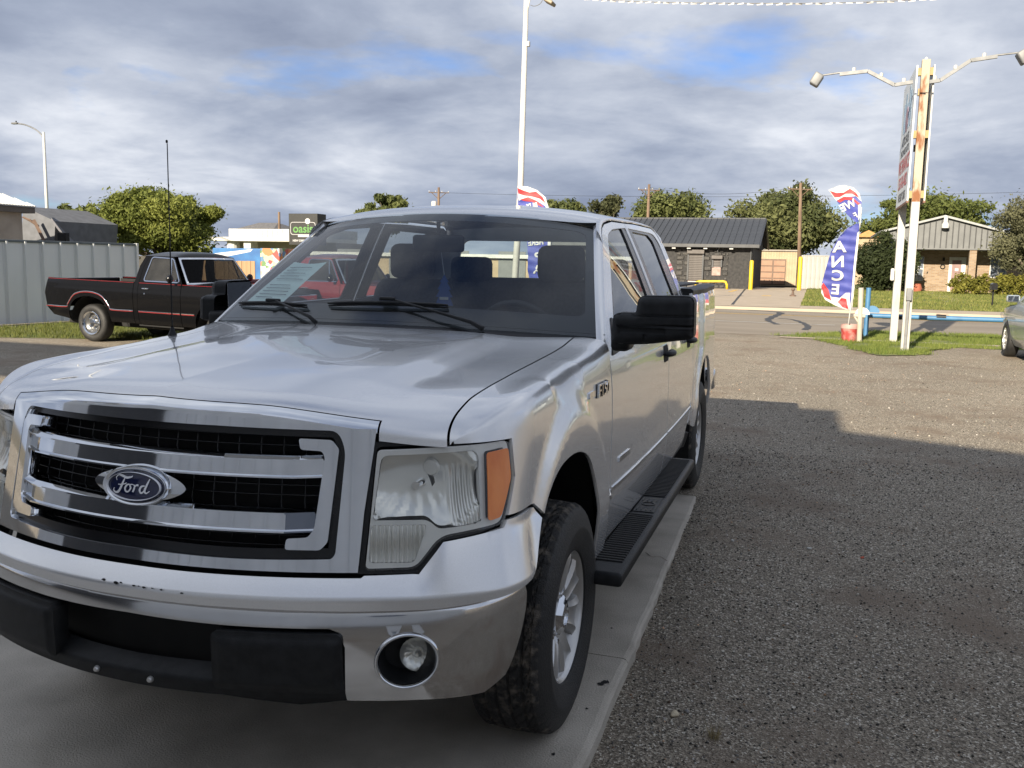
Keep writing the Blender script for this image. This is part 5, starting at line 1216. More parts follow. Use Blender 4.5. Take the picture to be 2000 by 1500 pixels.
# left house with hipped ribbed roof
def hip_house():
    y0 = 23.0; zl = pz(30, 396, y0); x1 = px(72, 396, y0 + 3.1); xw = px(43, 430, y0 + 2.6)
    t = thing('stucco_house', 'stucco house with pale ribbed metal roof at left edge', 'house', (xw, y0, 0)); dx = x1 - xw
    MB().box((-9, .8, 0), (0, 2.6, zl), 0).build('wall', M_WALLT, t)
    MB().box((-9.6, .2, zl - .22), (dx, 3.0, zl), .01).build('fascia', pm('dark_fascia', (.07, .062, .055), rough=.6), t)
    ev = zl + .01; rz_ = pz(-130, 290, y0 + 4) ; V = [(-9.7, .1, ev), (dx + .05, .1, ev), (dx + .05, 3.1, ev), (-9.7, 3.1, ev), (-4.6, 1.6, ev + 1.75)]
    MB().add(V[:5], [(0, 1, 4), (1, 2, 4), (2, 3, 4), (3, 0, 4)]).build('roof', pm('roof_metal_dull', (.40, .41, .41), (.48, .49, .49), 3, .5), t)
    apex = np.array(V[4]); 
    for a, b in (((-9.7, .1), (dx + .05, .1)), ((dx + .05, .1), (dx + .05, 3.1))):
        A = np.array([*a, ev]); B = np.array([*b, ev]); n = 22
        for k in range(1, n):
            p = A + (B - A) * k / n; f = min(k, n - k) / (n / 2.0); mid = (A + B) / 2; q = p + (apex - mid) * f
            nn = np.array([0, 0, .035]); MB().tube([p + nn, q + nn], .032, 4).build('roof_rib', pm('roof_metal_dull', (.4, .41, .41)), t)
hip_house()
# dark lean-to roof behind
def dark_house():
    y0 = 31.0; t = thing('grey_house', 'dark grey gabled house with exposed rafters behind the metal fence', 'house', (px(110, 470, y0), y0, 0)); ox, oy = px(110, 470, y0), y0
    def P(u, v, y): q = plane_hit(u, v, y); return (q[0] - ox, q[1] - oy, q[2])
    a, b, c, d = P(45, 403, y0), P(108, 432, y0), P(104, 520, y0), P(40, 520, y0)
    MB().prism([(0, 0), (1, 0), (1, 1), (0, 1)], lambda i, j: np.array([a, b, c, d][{(0, 0): 0, (1, 0): 1, (1, 1): 2, (0, 1): 3}[(i, j)]]), lambda i, j: np.array([a, b, c, d][{(0, 0): 0, (1, 0): 1, (1, 1): 2, (0, 1): 3}[(i, j)]]) + np.array([0, 4, 0])).build('wall', pm('slate_wall', (.10, .105, .115), (.13, .135, .15), 3, .8), t)
    r0, r1, r2, r3 = P(100, 425, y0 - .3), P(134, 424, y0 + 6), P(185, 488, y0 + 6), P(150, 492, y0 - .3)
    V = [r0, r1, r2, r3] + [tuple(np.array(q) - np.array([0, 0, .15])) for q in (r0, r1, r2, r3)]
    MB().add(V, [(0, 1, 2, 3), (7, 6, 5, 4), (0, 3, 7, 4), (1, 0, 4, 5), (2, 1, 5, 6), (3, 2, 6, 7)]).build('roof', pm('slate_roof', (.11, .11, .125), (.15, .15, .165), 8, .8, 0, .3, 30), t)
    MB().tube([P(66, 430, y0 - .4), P(86, 470, y0 - .4)], .09, 4).build('brace', M_BROWN, t)
    for k in range(5): MB().tube([P(44 + 4 * k, 424 + 2 * k, y0 - .2), P(60 + 2 * k, 430 + 2 * k, y0 - .2)], .04, 4).build('rafter', M_BROWN, t)
    MB().box(np.array(P(120, 468, y0 - 1)) - .12, np.array(P(128, 460, y0 - 1)) + .12, .03).build('floodlight', M_DARK, t)
dark_house()
# street lamp at left
def street_lamp():
    y0 = 44.0; b = plane_hit(92, 415, y0); x0 = b[0]; t = thing('street_lamp', 'tall white street lamp with curved arm at left', 'street lamp', (x0, y0, 0))
    top = plane_hit(85, 258, y0); MB().tube([(0, 0, 0), (top[0] - x0, 0, top[2])], [.13, .08], 12).build('pole', M_WMET, t, True)
    arm = [plane_hit(u, v, y0) - np.array([x0, y0, 0]) for u, v in ((84, 270), (80, 262), (68, 252), (50, 244), (34, 241))]
    MB().tube(smooth_line(arm, 5), .045, 8).build('arm', M_GALV, t, True); e = arm[-1]
    MB().box(e - np.array([.42, .12, .05]), e + np.array([.05, .12, .06]), .04).build('lamp_head', M_GALV, t); MB().tube([e + np.array([-.1, 0, .05]), e + np.array([-.1, 0, .16])], .04, 8).build('photocell', M_DARK, t)
street_lamp()
# white canopy shop, small roof, black sign, mural trailer, far poles
def shop():
    y0 = 62.0; x0 = px(500, 490, y0); t = thing('white_shop', 'low white shop with flat ribbed canopy behind the black sign', 'shop', (x0, y0, 0))
    def X(u, v=470): return px(u, v, y0) - x0
    z1, z2, z3 = pz(500, 447, y0), pz(500, 464, y0), pz(500, 472, y0)
    MB().box((X(447), 0, z2), (X(640), 5, z1), .02).build('parapet', M_WMET, t); MB().box((X(430), -2.0, z3), (X(650), 4, z2 - .02), .02).build('canopy', M_WHITE, t)
    MB().box((X(455), .5, 0), (X(650), 5.5, z3)).build('wall', M_WALLT, t)
    for k, u in enumerate(np.linspace(452, 600, 16)): MB().box((X(u), -.05, z2 + .05), (X(u) + .08, 0.01, z1 - .05)).build('parapet_batten', M_WMET, t)
    MB().box((X(498), -1.6, z1 * .55), (X(512), -.6, z1 * .76), .03).build('wall_unit', M_WMET, t); MB().tube([(X(470), -1, z3 - .9), (X(470), -1, z3)], .5, 14).build('vent_drum', M_WMET, t)
shop()
def low_roof():
    y0 = 80.0; x0 = px(505, 447, y0); t = thing('distant_house', 'distant grey hipped roof above the white shop', 'house', (x0, y0, 0)); z = pz(505, 447, y0); z2 = pz(505, 433, y0); w0, w1 = px(468, 447, y0) - x0, px(540, 447, y0) - x0
    MB().box((w0 + .4, 0, 0), (w1 - .4, 5, z)).build('wall', M_WALLT, t); MB().add([(w0, -.5, z), (w1, -.5, z), (w1, 5.5, z), (w0, 5.5, z), (w0 + .7, 2.5, z2), (w1 - 1.4, 2.5, z2)], [(0, 1, 5, 4), (1, 2, 5), (2, 3, 4, 5), (3, 0, 4), (3, 2, 1, 0)]).build('roof', M_ROOFG, t)
low_roof()
def black_sign():
    y0 = 40.0; c = plane_hit(592, 447, y0); t = thing('pylon_sign', 'black box sign reading oasis in green letters', 'sign', (c[0], y0, 0)); x0 = c[0]
    a = plane_hit(566, 417, y0); b = plane_hit(621, 477, y0); w = (b[0] - a[0]) / 2 * 1.03; z1, z0 = a[2], b[2] - .05; zc = (z0 + z1) / 2
    MB().box((-w, 0, z0), (w, .9, z1), .01).build('cabinet', pm('sign_black', (.008, .009, .008), rough=.5), t)
    MB().tube([(0, .45, 0), (0, .45, z0)], .12, 10).build('post', M_DARK, t)
    gm = pm('green_letters', (.07, .20, .045), (.09, .24, .06), 4, .5)  # plain green letter colour, no glow
    V, F = text_mesh('oasis', .62, .012); MB().add(np.stack([V[:, 0], np.full(len(V), -.012), zc + V[:, 1] + .02], 1), F).build('lettering', gm, t, fix=False)
    V, F = text_mesh('NEW DIRECTIONS', .15, .004); MB().add(np.stack([V[:, 0], np.full(len(V), -.012), z0 + .22 + V[:, 1]], 1), F).build('lettering', M_WHITEP, t, fix=False)
    out = fillet([(-.86 * w, zc - .28), (.86 * w, zc - .28), (.86 * w, zc + .36), (-.86 * w, zc + .36)], .16, 6); MB().tube([(p[0], -.015, p[1]) for p in out + out[:1]], .018, 5, False).build('outline', M_WHITEP, t)
    MB().lathe([(0, -.02), (.15, -.02), (.15, .0)], 20, 'y', (.28, 0, zc + .42)).build('flower_disc', M_WHITEP, t); MB().box((-.3, -.02, zc - .40), (.62, -.005, zc - .26)).build('name_strip', M_WHITEP, t)
    for k in range(5): MB().box((-w - .012, .1, z0 + .2 + k * .3), (-w + .01, .8, z0 + .33 + k * .3)).build('side_letter', M_WHITEP, t)
black_sign()
def trailer():
    y0 = 33.0; a = plane_hit(415, 484, y0); b = plane_hit(508, 484, y0); t = thing('mural_trailer', 'food trailer painted blue with a colourful mural on its end', 'trailer', (a[0], y0, 0)); w = b[0] - a[0]; h = a[2]; ang = math.radians(18)
    MB().box((0, 0, .45), (w, 2.2, h), .03).build('body', pm('trailer_blue', (.03, .10, .26), (.04, .15, .34), 1.2, .4, contrast=(.4, .6)), t)
    mm = bpy.data.materials.new('mural'); mm.use_nodes = True; nt = mm.node_tree; bs = nt.nodes['Principled BSDF']; tc = nt.nodes.new('ShaderNodeTexCoord'); vo = nt.nodes.new('ShaderNodeTexVoronoi'); vo.inputs['Scale'].default_value = 5.0; nt.links.new(tc.outputs['Object'], vo.inputs['Vector'])
    sp = nt.nodes.new('ShaderNodeSeparateColor'); nt.links.new(vo.outputs['Color'], sp.inputs[0]); rp = nt.nodes.new('ShaderNodeValToRGB'); nt.links.new(sp.outputs[0], rp.inputs[0]); rp.color_ramp.interpolation = 'CONSTANT'; el = rp.color_ramp.elements
    for k, (ps, cl) in enumerate(((0, (.30, .06, .05, 1)), (.22, (.45, .38, .26, 1)), (.40, (.10, .20, .08, 1)), (.58, (.46, .45, .42, 1)), (.76, (.08, .17, .30, 1)), (.9, (.40, .16, .06, 1)))):
        e = el[k] if k < 2 else el.new(ps); e.position = ps; e.color = cl
    nt.links.new(rp.outputs[0], bs.inputs['Base Color']); MATS['mural'] = mm
    V = [(w, -.004, .45), (w + .9, -.45, .45), (w + .9, -.45, h), (w, -.004, h)]
    MB().box((w + .01, -.02, .5), (w + 1.0, 1.9, h + .02), .02).build('mural_end', mm, t)
    MB().add([(0.1, -.006, h - .25), (w * .75, -.006, h - .05), (w * .85, -.006, h - .03), (w * .8, -.006, h - .15), (.1, -.006, h - .5)], [(0, 4, 3, 2, 1)]).build('white_stripe', M_WHITEP, t, fix=False)
    MB().box((w * .2, .2, 0), (w * .9, 1.8, .45), .02).build('undercarriage', M_DARK, t)
    for k in range(2): MB().lathe([(.0, -.1), (.32, -.1), (.34, 0), (.32, .1), (0, .1)], 20, 'y', (w * (.4 + .25 * k), .15, .34)).build('wheel', M_RUBBER, t)
trailer()
def utility_pole(u, vtop, y0, label, arm=True, transformer=False, lean=0.0, u2=None):
    p = plane_hit(u, vtop, y0); t = thing('utility_pole', label, 'utility pole', (p[0], y0, 0)); h = p[2]
    MB().tube([(0, 0, 0), (lean, 0, h)], [.17, .11], 9).build('pole', M_POLE, t, True)
    if arm:
        MB().box((lean - .95, -.045, h - .52), (lean + .95, .045, h - .44), .01, rot=np.array(Matrix.Rotation(.5, 3, 'Z'))).build('cross_arm', M_POLE, t)
        for k in (-.9, -.3, .3, .9): MB().lathe([(.03, 0), (.04, .04), (.02, .11), (0, .12)], 8, 'z', (lean + k * .88, k * .48, h - .42)).build('insulator', M_WMET, t)
        for sg in (1, -1): MB().tube([(lean + sg * .6, sg * .3, h - .5), (lean, 0, h - 1.1)], .03, 4).build('brace', M_POLE, t)
    if transformer: MB().lathe([(0, -.5), (.24, -.5), (.26, -.4), (.26, .35), (.2, .42), (0, .45)], 14, 'z', (-.42, -.1, h - 1.7)).build('transformer', M_WMET, t, auto=40)
    return t
utility_pole(1268, 360, 76, 'utility pole in front of the tree above the black building'); utility_pole(1572, 357, 71, 'tallest brown utility pole in front of the willow tree', lean=-.3); utility_pole(857, 366, 78, 'utility pole with white transformer above the truck roof', True, True); utility_pole(545, 414, 75, 'thin grey utility pole left of the black sign', False)
def wire(label, p0, p1, sag, r=.011):
    p0, p1 = np.array(p0), np.array(p1); P = [p0 + (p1 - p0) * t - np.array([0, 0, sag * 4 * t * (1 - t)]) for t in np.linspace(0, 1, 24)]
    tag(MB().tube(P, r, 4).build('power_line', M_DARK, None, True), label, 'power line', 'overhead power lines')
wire('thin dark overhead power line crossing the sky at upper left of the house', plane_hit(857, 376, 78), plane_hit(2300, 366, 71), .5); wire('lower thin overhead power line between the brown utility poles', plane_hit(1268, 366, 76), plane_hit(1572, 362, 71), .6)

# black building across the road
def black_building():
    y0 = 60.0; xr = px(1467, 540, y0); t = thing('black_building', 'black painted building with standing seam metal roof and roll shutters', 'building', (xr, y0, .1)); g = .1
    def X(u, v=520, y=y0): return px(u, v, y) - xr
    def Zp(v, u=1400, y=y0): return pz(u, v, y) - g
    xl = -14.0; hw = Zp(481); dp = 11.0
    MB().box((xl, 0, -.1), (0, dp, hw)).build('wall', M_BLKW, t)
    ze = Zp(478, 1480, y0 - .6); zr = pz(1487, 427, y0 + dp / 2) - g; run = dp / 2 + .7; x0, x1 = xl - .4, X(1483, 478, y0 - .6) + .0
    MB().add([(x1 - .35, 0, hw - .05), (x1 - .35, dp, hw - .05), (x1 - .35, dp / 2, zr - .12)], [(0, 1, 2)]).build('gable_wall', M_BLKW, t)
    n = int((x1 - x0) / .42); slope = np.array([0, run, zr - ze]); L = np.linalg.norm(slope); 
    pan = None
    for sgn in (0, 1):
        for k in range(n):
            w = (x1 - x0) / n
            if pan is None:
                V = [(0, 0, 0), (.03, 0, 0), (.03, 0, .045), (.05, 0, .045), (.05, 0, 0), (w, 0, 0)]; V2 = [(a, run, c + zr - ze) for a, b, c in V]
                pan = MB().add(V + V2, [(i, i + 1, 7 + i, 6 + i) for i in range(5)]).build('roof_panel', M_BLKM, t, fix=False); o = pan
            else: o = link('roof_panel', pan.data, t)
            o.location = (x0 + k * w if not sgn else x0 + (k + 1) * w, -.7 if not sgn else dp + .7, ze); o.rotation_euler = (0, 0, 0 if not sgn else math.pi)
    MB().box((x0 - .02, -.74, ze - .20), (x1 + .02, -.69, ze + .01)).build('fascia', M_BLKM, t); MB().tube([(x0, dp / 2, zr + .01), (x1, dp / 2, zr + .01)], .05, 6).build('ridge_cap', M_BLKM, t)
    for sy in (0, 1): MB().tube([(x1, -.7 if not sy else dp + .7, ze - .06), (x1, dp / 2, zr - .05)], .09, 4).build('barge_board', M_BLKM, t)
    # stone veneer
    sx0, sx1 = X(1320), X(1423); zt = Zp(487); rr = random.Random(4); rows = 9; z = 0.0
    while z < zt - .05:
        hh = min(rr.uniform(.22, .38), zt - z); x = sx0
        while x < sx1 - .05:
            ww = min(rr.uniform(.22, .62), sx1 - x); cx, cz = x + ww / 2, z + hh / 2
            if not (X(1342) < cx < X(1376)) and not (X(1390) < cx < X(1412) and Zp(545) < cz < Zp(498)):
                q = [(x + .015 + rr.uniform(0, .05), z + .015 + rr.uniform(0, .04)), (x + ww - .015 - rr.uniform(0, .05), z + .015 + rr.uniform(0, .06)), (x + ww - .015 - rr.uniform(0, .04), z + hh - .015 - rr.uniform(0, .05)), (x + .015 + rr.uniform(0, .06), z + hh - .015 - rr.uniform(0, .04))]
                d = rr.uniform(.04, .11); mb = MB(); c = (cx, -d, cz); mb.add([(a, 0.0, b) for a, b in q] + [(cx + (a - cx) * .8, -d + rr.uniform(-.02, .02), cz + (b - cz) * .8) for a, b in q], [(0, 1, 5, 4), (1, 2, 6, 5), (2, 3, 7, 6), (3, 0, 4, 7), (4, 5, 6, 7)]); mb.build('stone', M_BLKS, t)
            x += ww
        z += hh
    def shutter(u0, u1, v0, v1, hz, slats):
        a, b = X(u0), X(u1); z1, z0 = Zp(v0), max(Zp(v1), 0.02)
        s = MB().box((a - .08, -.32, z1 - hz), (b + .08, 0, z1), .02).build('shutter_box', M_SHUT, t)
        n = slats; hh = (z1 - hz - z0) / n; sl = MB().box((a, -.10, .004), (b, -.05, hh - .006), .012).build('shutter_slat', M_SHUT, t)
        for k in range(n): o = sl if k == 0 else link('shutter_slat', sl.data, t); o.location = (0, -.012 * (k % 2), z0 + k * hh)
        for xx in (a, b): MB().box((xx - .05, -.16, z0), (xx + .05, 0, z1 - hz)).build('shutter_rail', M_BLKM, t)
    shutter(1344, 1373, 488, 548, .28, 15); shutter(1392, 1409, 499, 522, .24, 5)
    MB().box((X(1344), -.06, .02), (X(1373), 0, Zp(549))).build('door_base', pm('door_dark', (.05, .045, .045), rough=.5), t); MB().box((X(1345), -.075, Zp(556)), (X(1364), -.062, Zp(550))).build('notice', pm('faded_notice', (.55, .36, .32), (.66, .50, .46), 12, .7), t)
    MB().box((X(1391), -.08, Zp(538)), (X(1408), -.05, Zp(522))).build('poster', pm('window_poster', (.26, .16, .13), (.33, .26, .24), 5, .6), t)
    MB().tube([(X(1403), -.2, Zp(497)), (X(1401), -.25, Zp(490)), (X(1405), -.3, Zp(482))], .02, 5).build('conduit', M_GALV, t)
    for u in (1317, 1346, 1378, 1428): MB().box((X(u) - .12, -.6, ze - .32), (X(u) + .12, -.45, ze - .22)).build('soffit_light', M_WMET, t)
    MB().tube([(-.08, -.1, hw), (-.08, -.1, 0)], .05, 6).build('downpipe', M_BLKM, t)
black_building()
def bollard(u, v0, v1, y0, label):
    p = plane_hit(u, v1, y0); z = pz(u, v0, y0); tag(MB().lathe([(0.001, .1), (.13, .1), (.13, z - .08), (.09, z - .02), (.001, z)], 16, 'z', (0, 0, 0)).build('bollard', M_YEL, None, auto=40, loc=(p[0], y0, 0)), label, 'bollard')
bollard(1465.5, 508, 567, 58.6, 'tall yellow post at the corner of the black building'); bollard(1560, 501, 568, 60.5, 'tall yellow post beside the pale corrugated fence')
def hoop():
    y0 = 58.0; pts = [plane_hit(u, v, y0) for u, v in ((1358.5, 568), (1358.5, 556), (1361, 550.5), (1366, 549.5), (1412, 549.5), (1417, 550.5), (1419.5, 556), (1419.5, 569))]; b = pts[0].copy(); b[2] = .1
    pts[0][2] = .1; pts[-1][2] = .1; tag(MB().tube([p - b for p in pts], .075, 10).build('barrier_hoop', M_YEL, None, True, loc=tuple(b)), 'low yellow hoop barrier in front of the black building', 'barrier')
hoop()
def tan_garage():
    y0 = 78.0; x0 = px(1484, 550, y0); t = thing('tan_garage', 'tan sided garage with peach panelled door behind the black building', 'garage', (x0, y0, .1))
    def X(u, v=520): return px(u, v, y0) - x0
    def Zp(v): return pz(1520, v, y0) - .1
    zt = Zp(490.5); z0 = 0.0; MB().box((X(1440), 0, -.1), (X(1556), 6, zt)).build('wall', M_TAN, t); MB().box((X(1440), -.15, zt), (X(1561), 6, zt + .12)).build('roof_edge', M_WALLT, t); MB().box((X(1556), .2, -.1), (X(1562), 6, zt)).build('side_wall', M_TAN, t)
    for k, u in enumerate(np.arange(1487, 1556, 5.2)): 
        if u > 1537 or True: MB().box((X(u), -.02, Zp(506) if u < 1537 else 0), (X(u) + .035, .0, zt)).build('siding_batten', pm('tan_batten', (.44, .33, .21), rough=.7), t)
    a, b, c, d = X(1485), X(1535), 0.0, Zp(506); MB().box((a, -.05, c), (b, -.01, d)).build('door_frame', M_BROWN, t)
    for i in range(2):
        for j in range(4):
            w = (b - a) / 2; h = (d - c - .1) / 4; MB().box((a + i * w + .06, -.08, c + j * h + .06), (a + (i + 1) * w - .06, -.045, c + (j + 1) * h - .03), .01).build('door_panel', M_DOORP, t)
tan_garage()
def pale_fence():
    y0 = 66.0; x0 = px(1562, 560, y0); w = px(1640, 560, y0) - x0; h = pz(1590, 500, y0) - .1; t = thing('corrugated_fence', 'pale corrugated metal fence behind the right feather flag', 'fence', (x0, y0, .1)); n = 9
    V, F = rib_sheet(w / n - .01, h, .24, .035); s = MB().add(V, F).build('fence_panel', M_WFEN, t, fix=False)
    for k in range(n): o = s if k == 0 else link('fence_panel', s.data, t); o.location = (k * w / n, 0, 0)
    MB().box((0, -.04, h), (w, .05, h + .05)).build('top_rail', M_WFEN, t)
pale_fence()
# grey gabled brick house
def brick_house():
    y0 = 68.0; yg = 65.6; x0 = px(1855, 573, y0); t = thing('brick_house', 'brick house with grey gabled porch and white front door', 'house', (x0, y0, .1)); g = .1
    def X(u, v=520, y=y0): return px(u, v, y) - x0
    def Zp(v, u=1850, y=y0): return pz(u, v, y) - g
    zb = Zp(487, 1860, yg); zr = Zp(425, 1845, yg); xl, xr_ = X(1722, 487, yg), X(1972, 487, yg); xm = X(1845, 425, yg); zel = Zp(480, 1740, yg)
    MB().box((X(1765), 0, -.1), (X(2100), 8, zb + .3)).build('wall', M_BRICK, t)
    # gable board
    sl = (zr - zb) / (xm - X(1722, 480, yg)) 
    zL = zr - .27 * (xm - xl); zR = zr - .27 * (xr_ - xm)
    MB().prism([(xl, max(zb, zL)), (xl, zb), (xr_, zb), (xr_, max(zb + .02, zR)), (xm, zr)], lambda a, b: (a, yg - y0, b), lambda a, b: (a, yg - y0 + .2, b)).build('gable', M_GREYS, t)
    for u in np.arange(1790, 1966, 11.3):
        a = X(u, 480, yg); zz = zr - .27 * abs(a - xm) - .06
        if zz > zb + .1: MB().box((a, yg - y0 - .035, zb + .02), (a + .07, yg - y0 - .003, zz)).build('gable_batten', pm('dark_batten', (.035, .037, .04), rough=.6), t)
    for s_, xe, ze in ((1, xr_ + .5, zr - .27 * (xr_ + .5 - xm)), (-1, xl - .2, zr - .27 * (xm - xl + .2))):
        V = [(xm, yg - y0 - .3, zr + .02), (xe, yg - y0 - .3, ze + .02), (xe, 9, ze + .02), (xm, 9, zr + .02)]; V = V + [(a, b, c + .14) for a, b, c in V]
        MB().add(V, [(0, 1, 2, 3), (7, 6, 5, 4), (0, 4, 5, 1), (1, 5, 6, 2), (2, 6, 7, 3), (3, 7, 4, 0)]).build('roof', pm('pale_roof_metal', (.24, .25, .25), (.29, .30, .30), 3, .5), t)
    MB().box((xl, yg - y0 - .06, zb - .02), (xr_, yg - y0 + .25, zb + .07)).build('gable_trim', M_GREYS, t); MB().box((xl, yg - y0 + .2, zb - .06), (xr_, 0, zb - .01)).build('porch_ceiling', M_GREYS, t)
    lz = Zp(437, 1846, yg); MB().lathe([(.0, .55), (.13, .5), (.13, .1), (.24, -.05), (.24, -.3), (0, -.32)], 16, 'z', (xm + .05, yg - y0 - .35, lz)).build('gable_lamp', M_WMET, t, auto=40)
    for u0, u1 in ((1892, 1906),): MB().box((X(u0, 520, yg), yg - y0 + .02, -.1), (X(u1, 520, yg), yg - y0 + .4, zb - .02)).build('porch_pillar', M_BRICK, t)
    # door
    a, b = X(1853), X(1886); zt = Zp(502); d = MB().box((a, -.08, 0), (b, -.01, zt), .01).build('door_frame', M_WHITE, t); MB().box((X(1859), -.10, .03), (X(1877), -.06, zt - .22), .01).build('door', pm('faded_red_door', (.19, .115, .105), (.24, .155, .145), 3, .5), t)
    MB().box((X(1865), -.115, zt * .60), (X(1872), -.10, zt * .68)).build('door_notice', M_WHITEP, t); MB().box((X(1877.5), -.10, .03), (X(1884), -.07, zt - .22)).build('side_panel', M_WHITE, t)
    def window(u0, u1, v0, v1):
        a, b, z1, z0 = X(u0), X(u1), Zp(v0), Zp(v1); w = MB().box((a, -.07, z0), (b, -.005, z1)).build('window', M_WHITE, t)
        for i in range(2):
            for j in range(2): MB().box((a + .06 + i * (b - a) / 2, -.085, z0 + .06 + j * (z1 - z0) / 2), (a - .04 + (i + 1) * (b - a) / 2, -.065, z0 - .03 + (j + 1) * (z1 - z0) / 2)).build('pane', pm('house_glass', (.10, .12, .15), (.16, .18, .22), 3, .08, coat=.5), w)
    window(1933, 1966, 501, 541); window(1780, 1804, 502, 550)
    MB().box((X(1840), -.16, Zp(510)), (X(1844), -.02, Zp(503)), .01).build('porch_lamp', M_DARK, t); MB().lathe([(.14, -.03), (.17, 0), (.14, .03), (.11, 0), (.14, -.03)], 18, 'y', (X(1841), -.06, Zp(521))).build('wall_ring', M_DARK, t)
brick_house()
def gable_far():
    y0 = 92.0; p = plane_hit(1696, 455, y0); t = thing('orange_gable_house', 'orange gable peak showing above the dark bush', 'house', (p[0], y0, 0)); z = p[2]
    MB().box((-1.2, 0, 0), (1.2, 5, z - .42)).build('wall', M_TAN, t); MB().add([(-1.3, -.4, z - .4), (0, -.4, z + .25), (1.3, -.4, z - .4), (-1.3, 5, z - .4), (0, 5, z + .25), (1.3, 5, z - .4)], [(0, 1, 4, 3), (1, 2, 5, 4), (0, 2, 1), (3, 4, 5), (0, 3, 5, 2)]).build('roof', pm('orange_trim', (.36, .18, .05), rough=.6), t)
gable_far()
def tan_shed():
    y0 = 58.0; x0 = px(1010, 560, y0); t = thing('tan_warehouse', 'long tan building seen through the windows of the silver truck', 'building', (x0 - 8, y0, .1)); z = pz(1010, 505, y0)
    MB().box((-8, 0, -.1), (16, 10, z - .1)).build('wall', M_TAN, t); MB().box((-8.4, -.4, z - .1), (16.4, 10.4, z + .15)).build('roof_edge', M_WMET, t)
    for k in range(5): MB().box((-6 + 4.2 * k, -.05, 0), (-4 + 4.2 * k, -.01, 2.2), .01).build('door', M_GREYS, t)
tan_shed()
def mailbox():
    p = ground_at(1937, 602); y0 = p[1]; t = thing('mailbox', 'black mailbox on a thin post on the lawn', 'mailbox', (p[0], y0, .1)); z = pz(1939, 556, y0)
    MB().tube([(0, 0, 0), (0, 0, z - .3)], .035, 8).build('post', M_DARK, t); n = 10; V = []
    for yy in (-.25, .25):
        V += [(-.12, yy, z - .32), (.12, yy, z - .32)] + [(.12 * math.cos(a), yy, z - .14 + .12 * math.sin(a)) for a in np.linspace(0, math.pi, n)]
    k = n + 2; MB().add(V, [tuple(range(k)), tuple(range(2 * k - 1, k - 1, -1))] + [(i, (i + 1) % k, k + (i + 1) % k, k + i) for i in range(k)]).build('box', M_BLACK_GLOSS, t, auto=40)
mailbox()
tag(MB().lathe([(0, 0), (.28, .02), (.34, .25), (.25, .5), (.27, .55), (.22, .55), (0, .5)], 20, 'z', (0, 0, 0)).build('planter', pm('terracotta', (.30, .09, .05), rough=.8), None, auto=40, loc=(px(1790, 570, 65), 65, .1)), 'round terracotta planter beside the house wall', 'planter')
tag(MB().lathe([(0, 0), (.16, .0), (.16, .06), (.07, .10), (.05, .28), (.10, .34), (.08, .42), (0, .42)], 12, 'z', (0, 0, 0)).build('water_valve', pm('rusty_iron', (.12, .08, .06), rough=.8), None, auto=40, loc=(px(1548, 583, 47), 47, .1)), 'small rusty water valve at the driveway edge', 'valve')

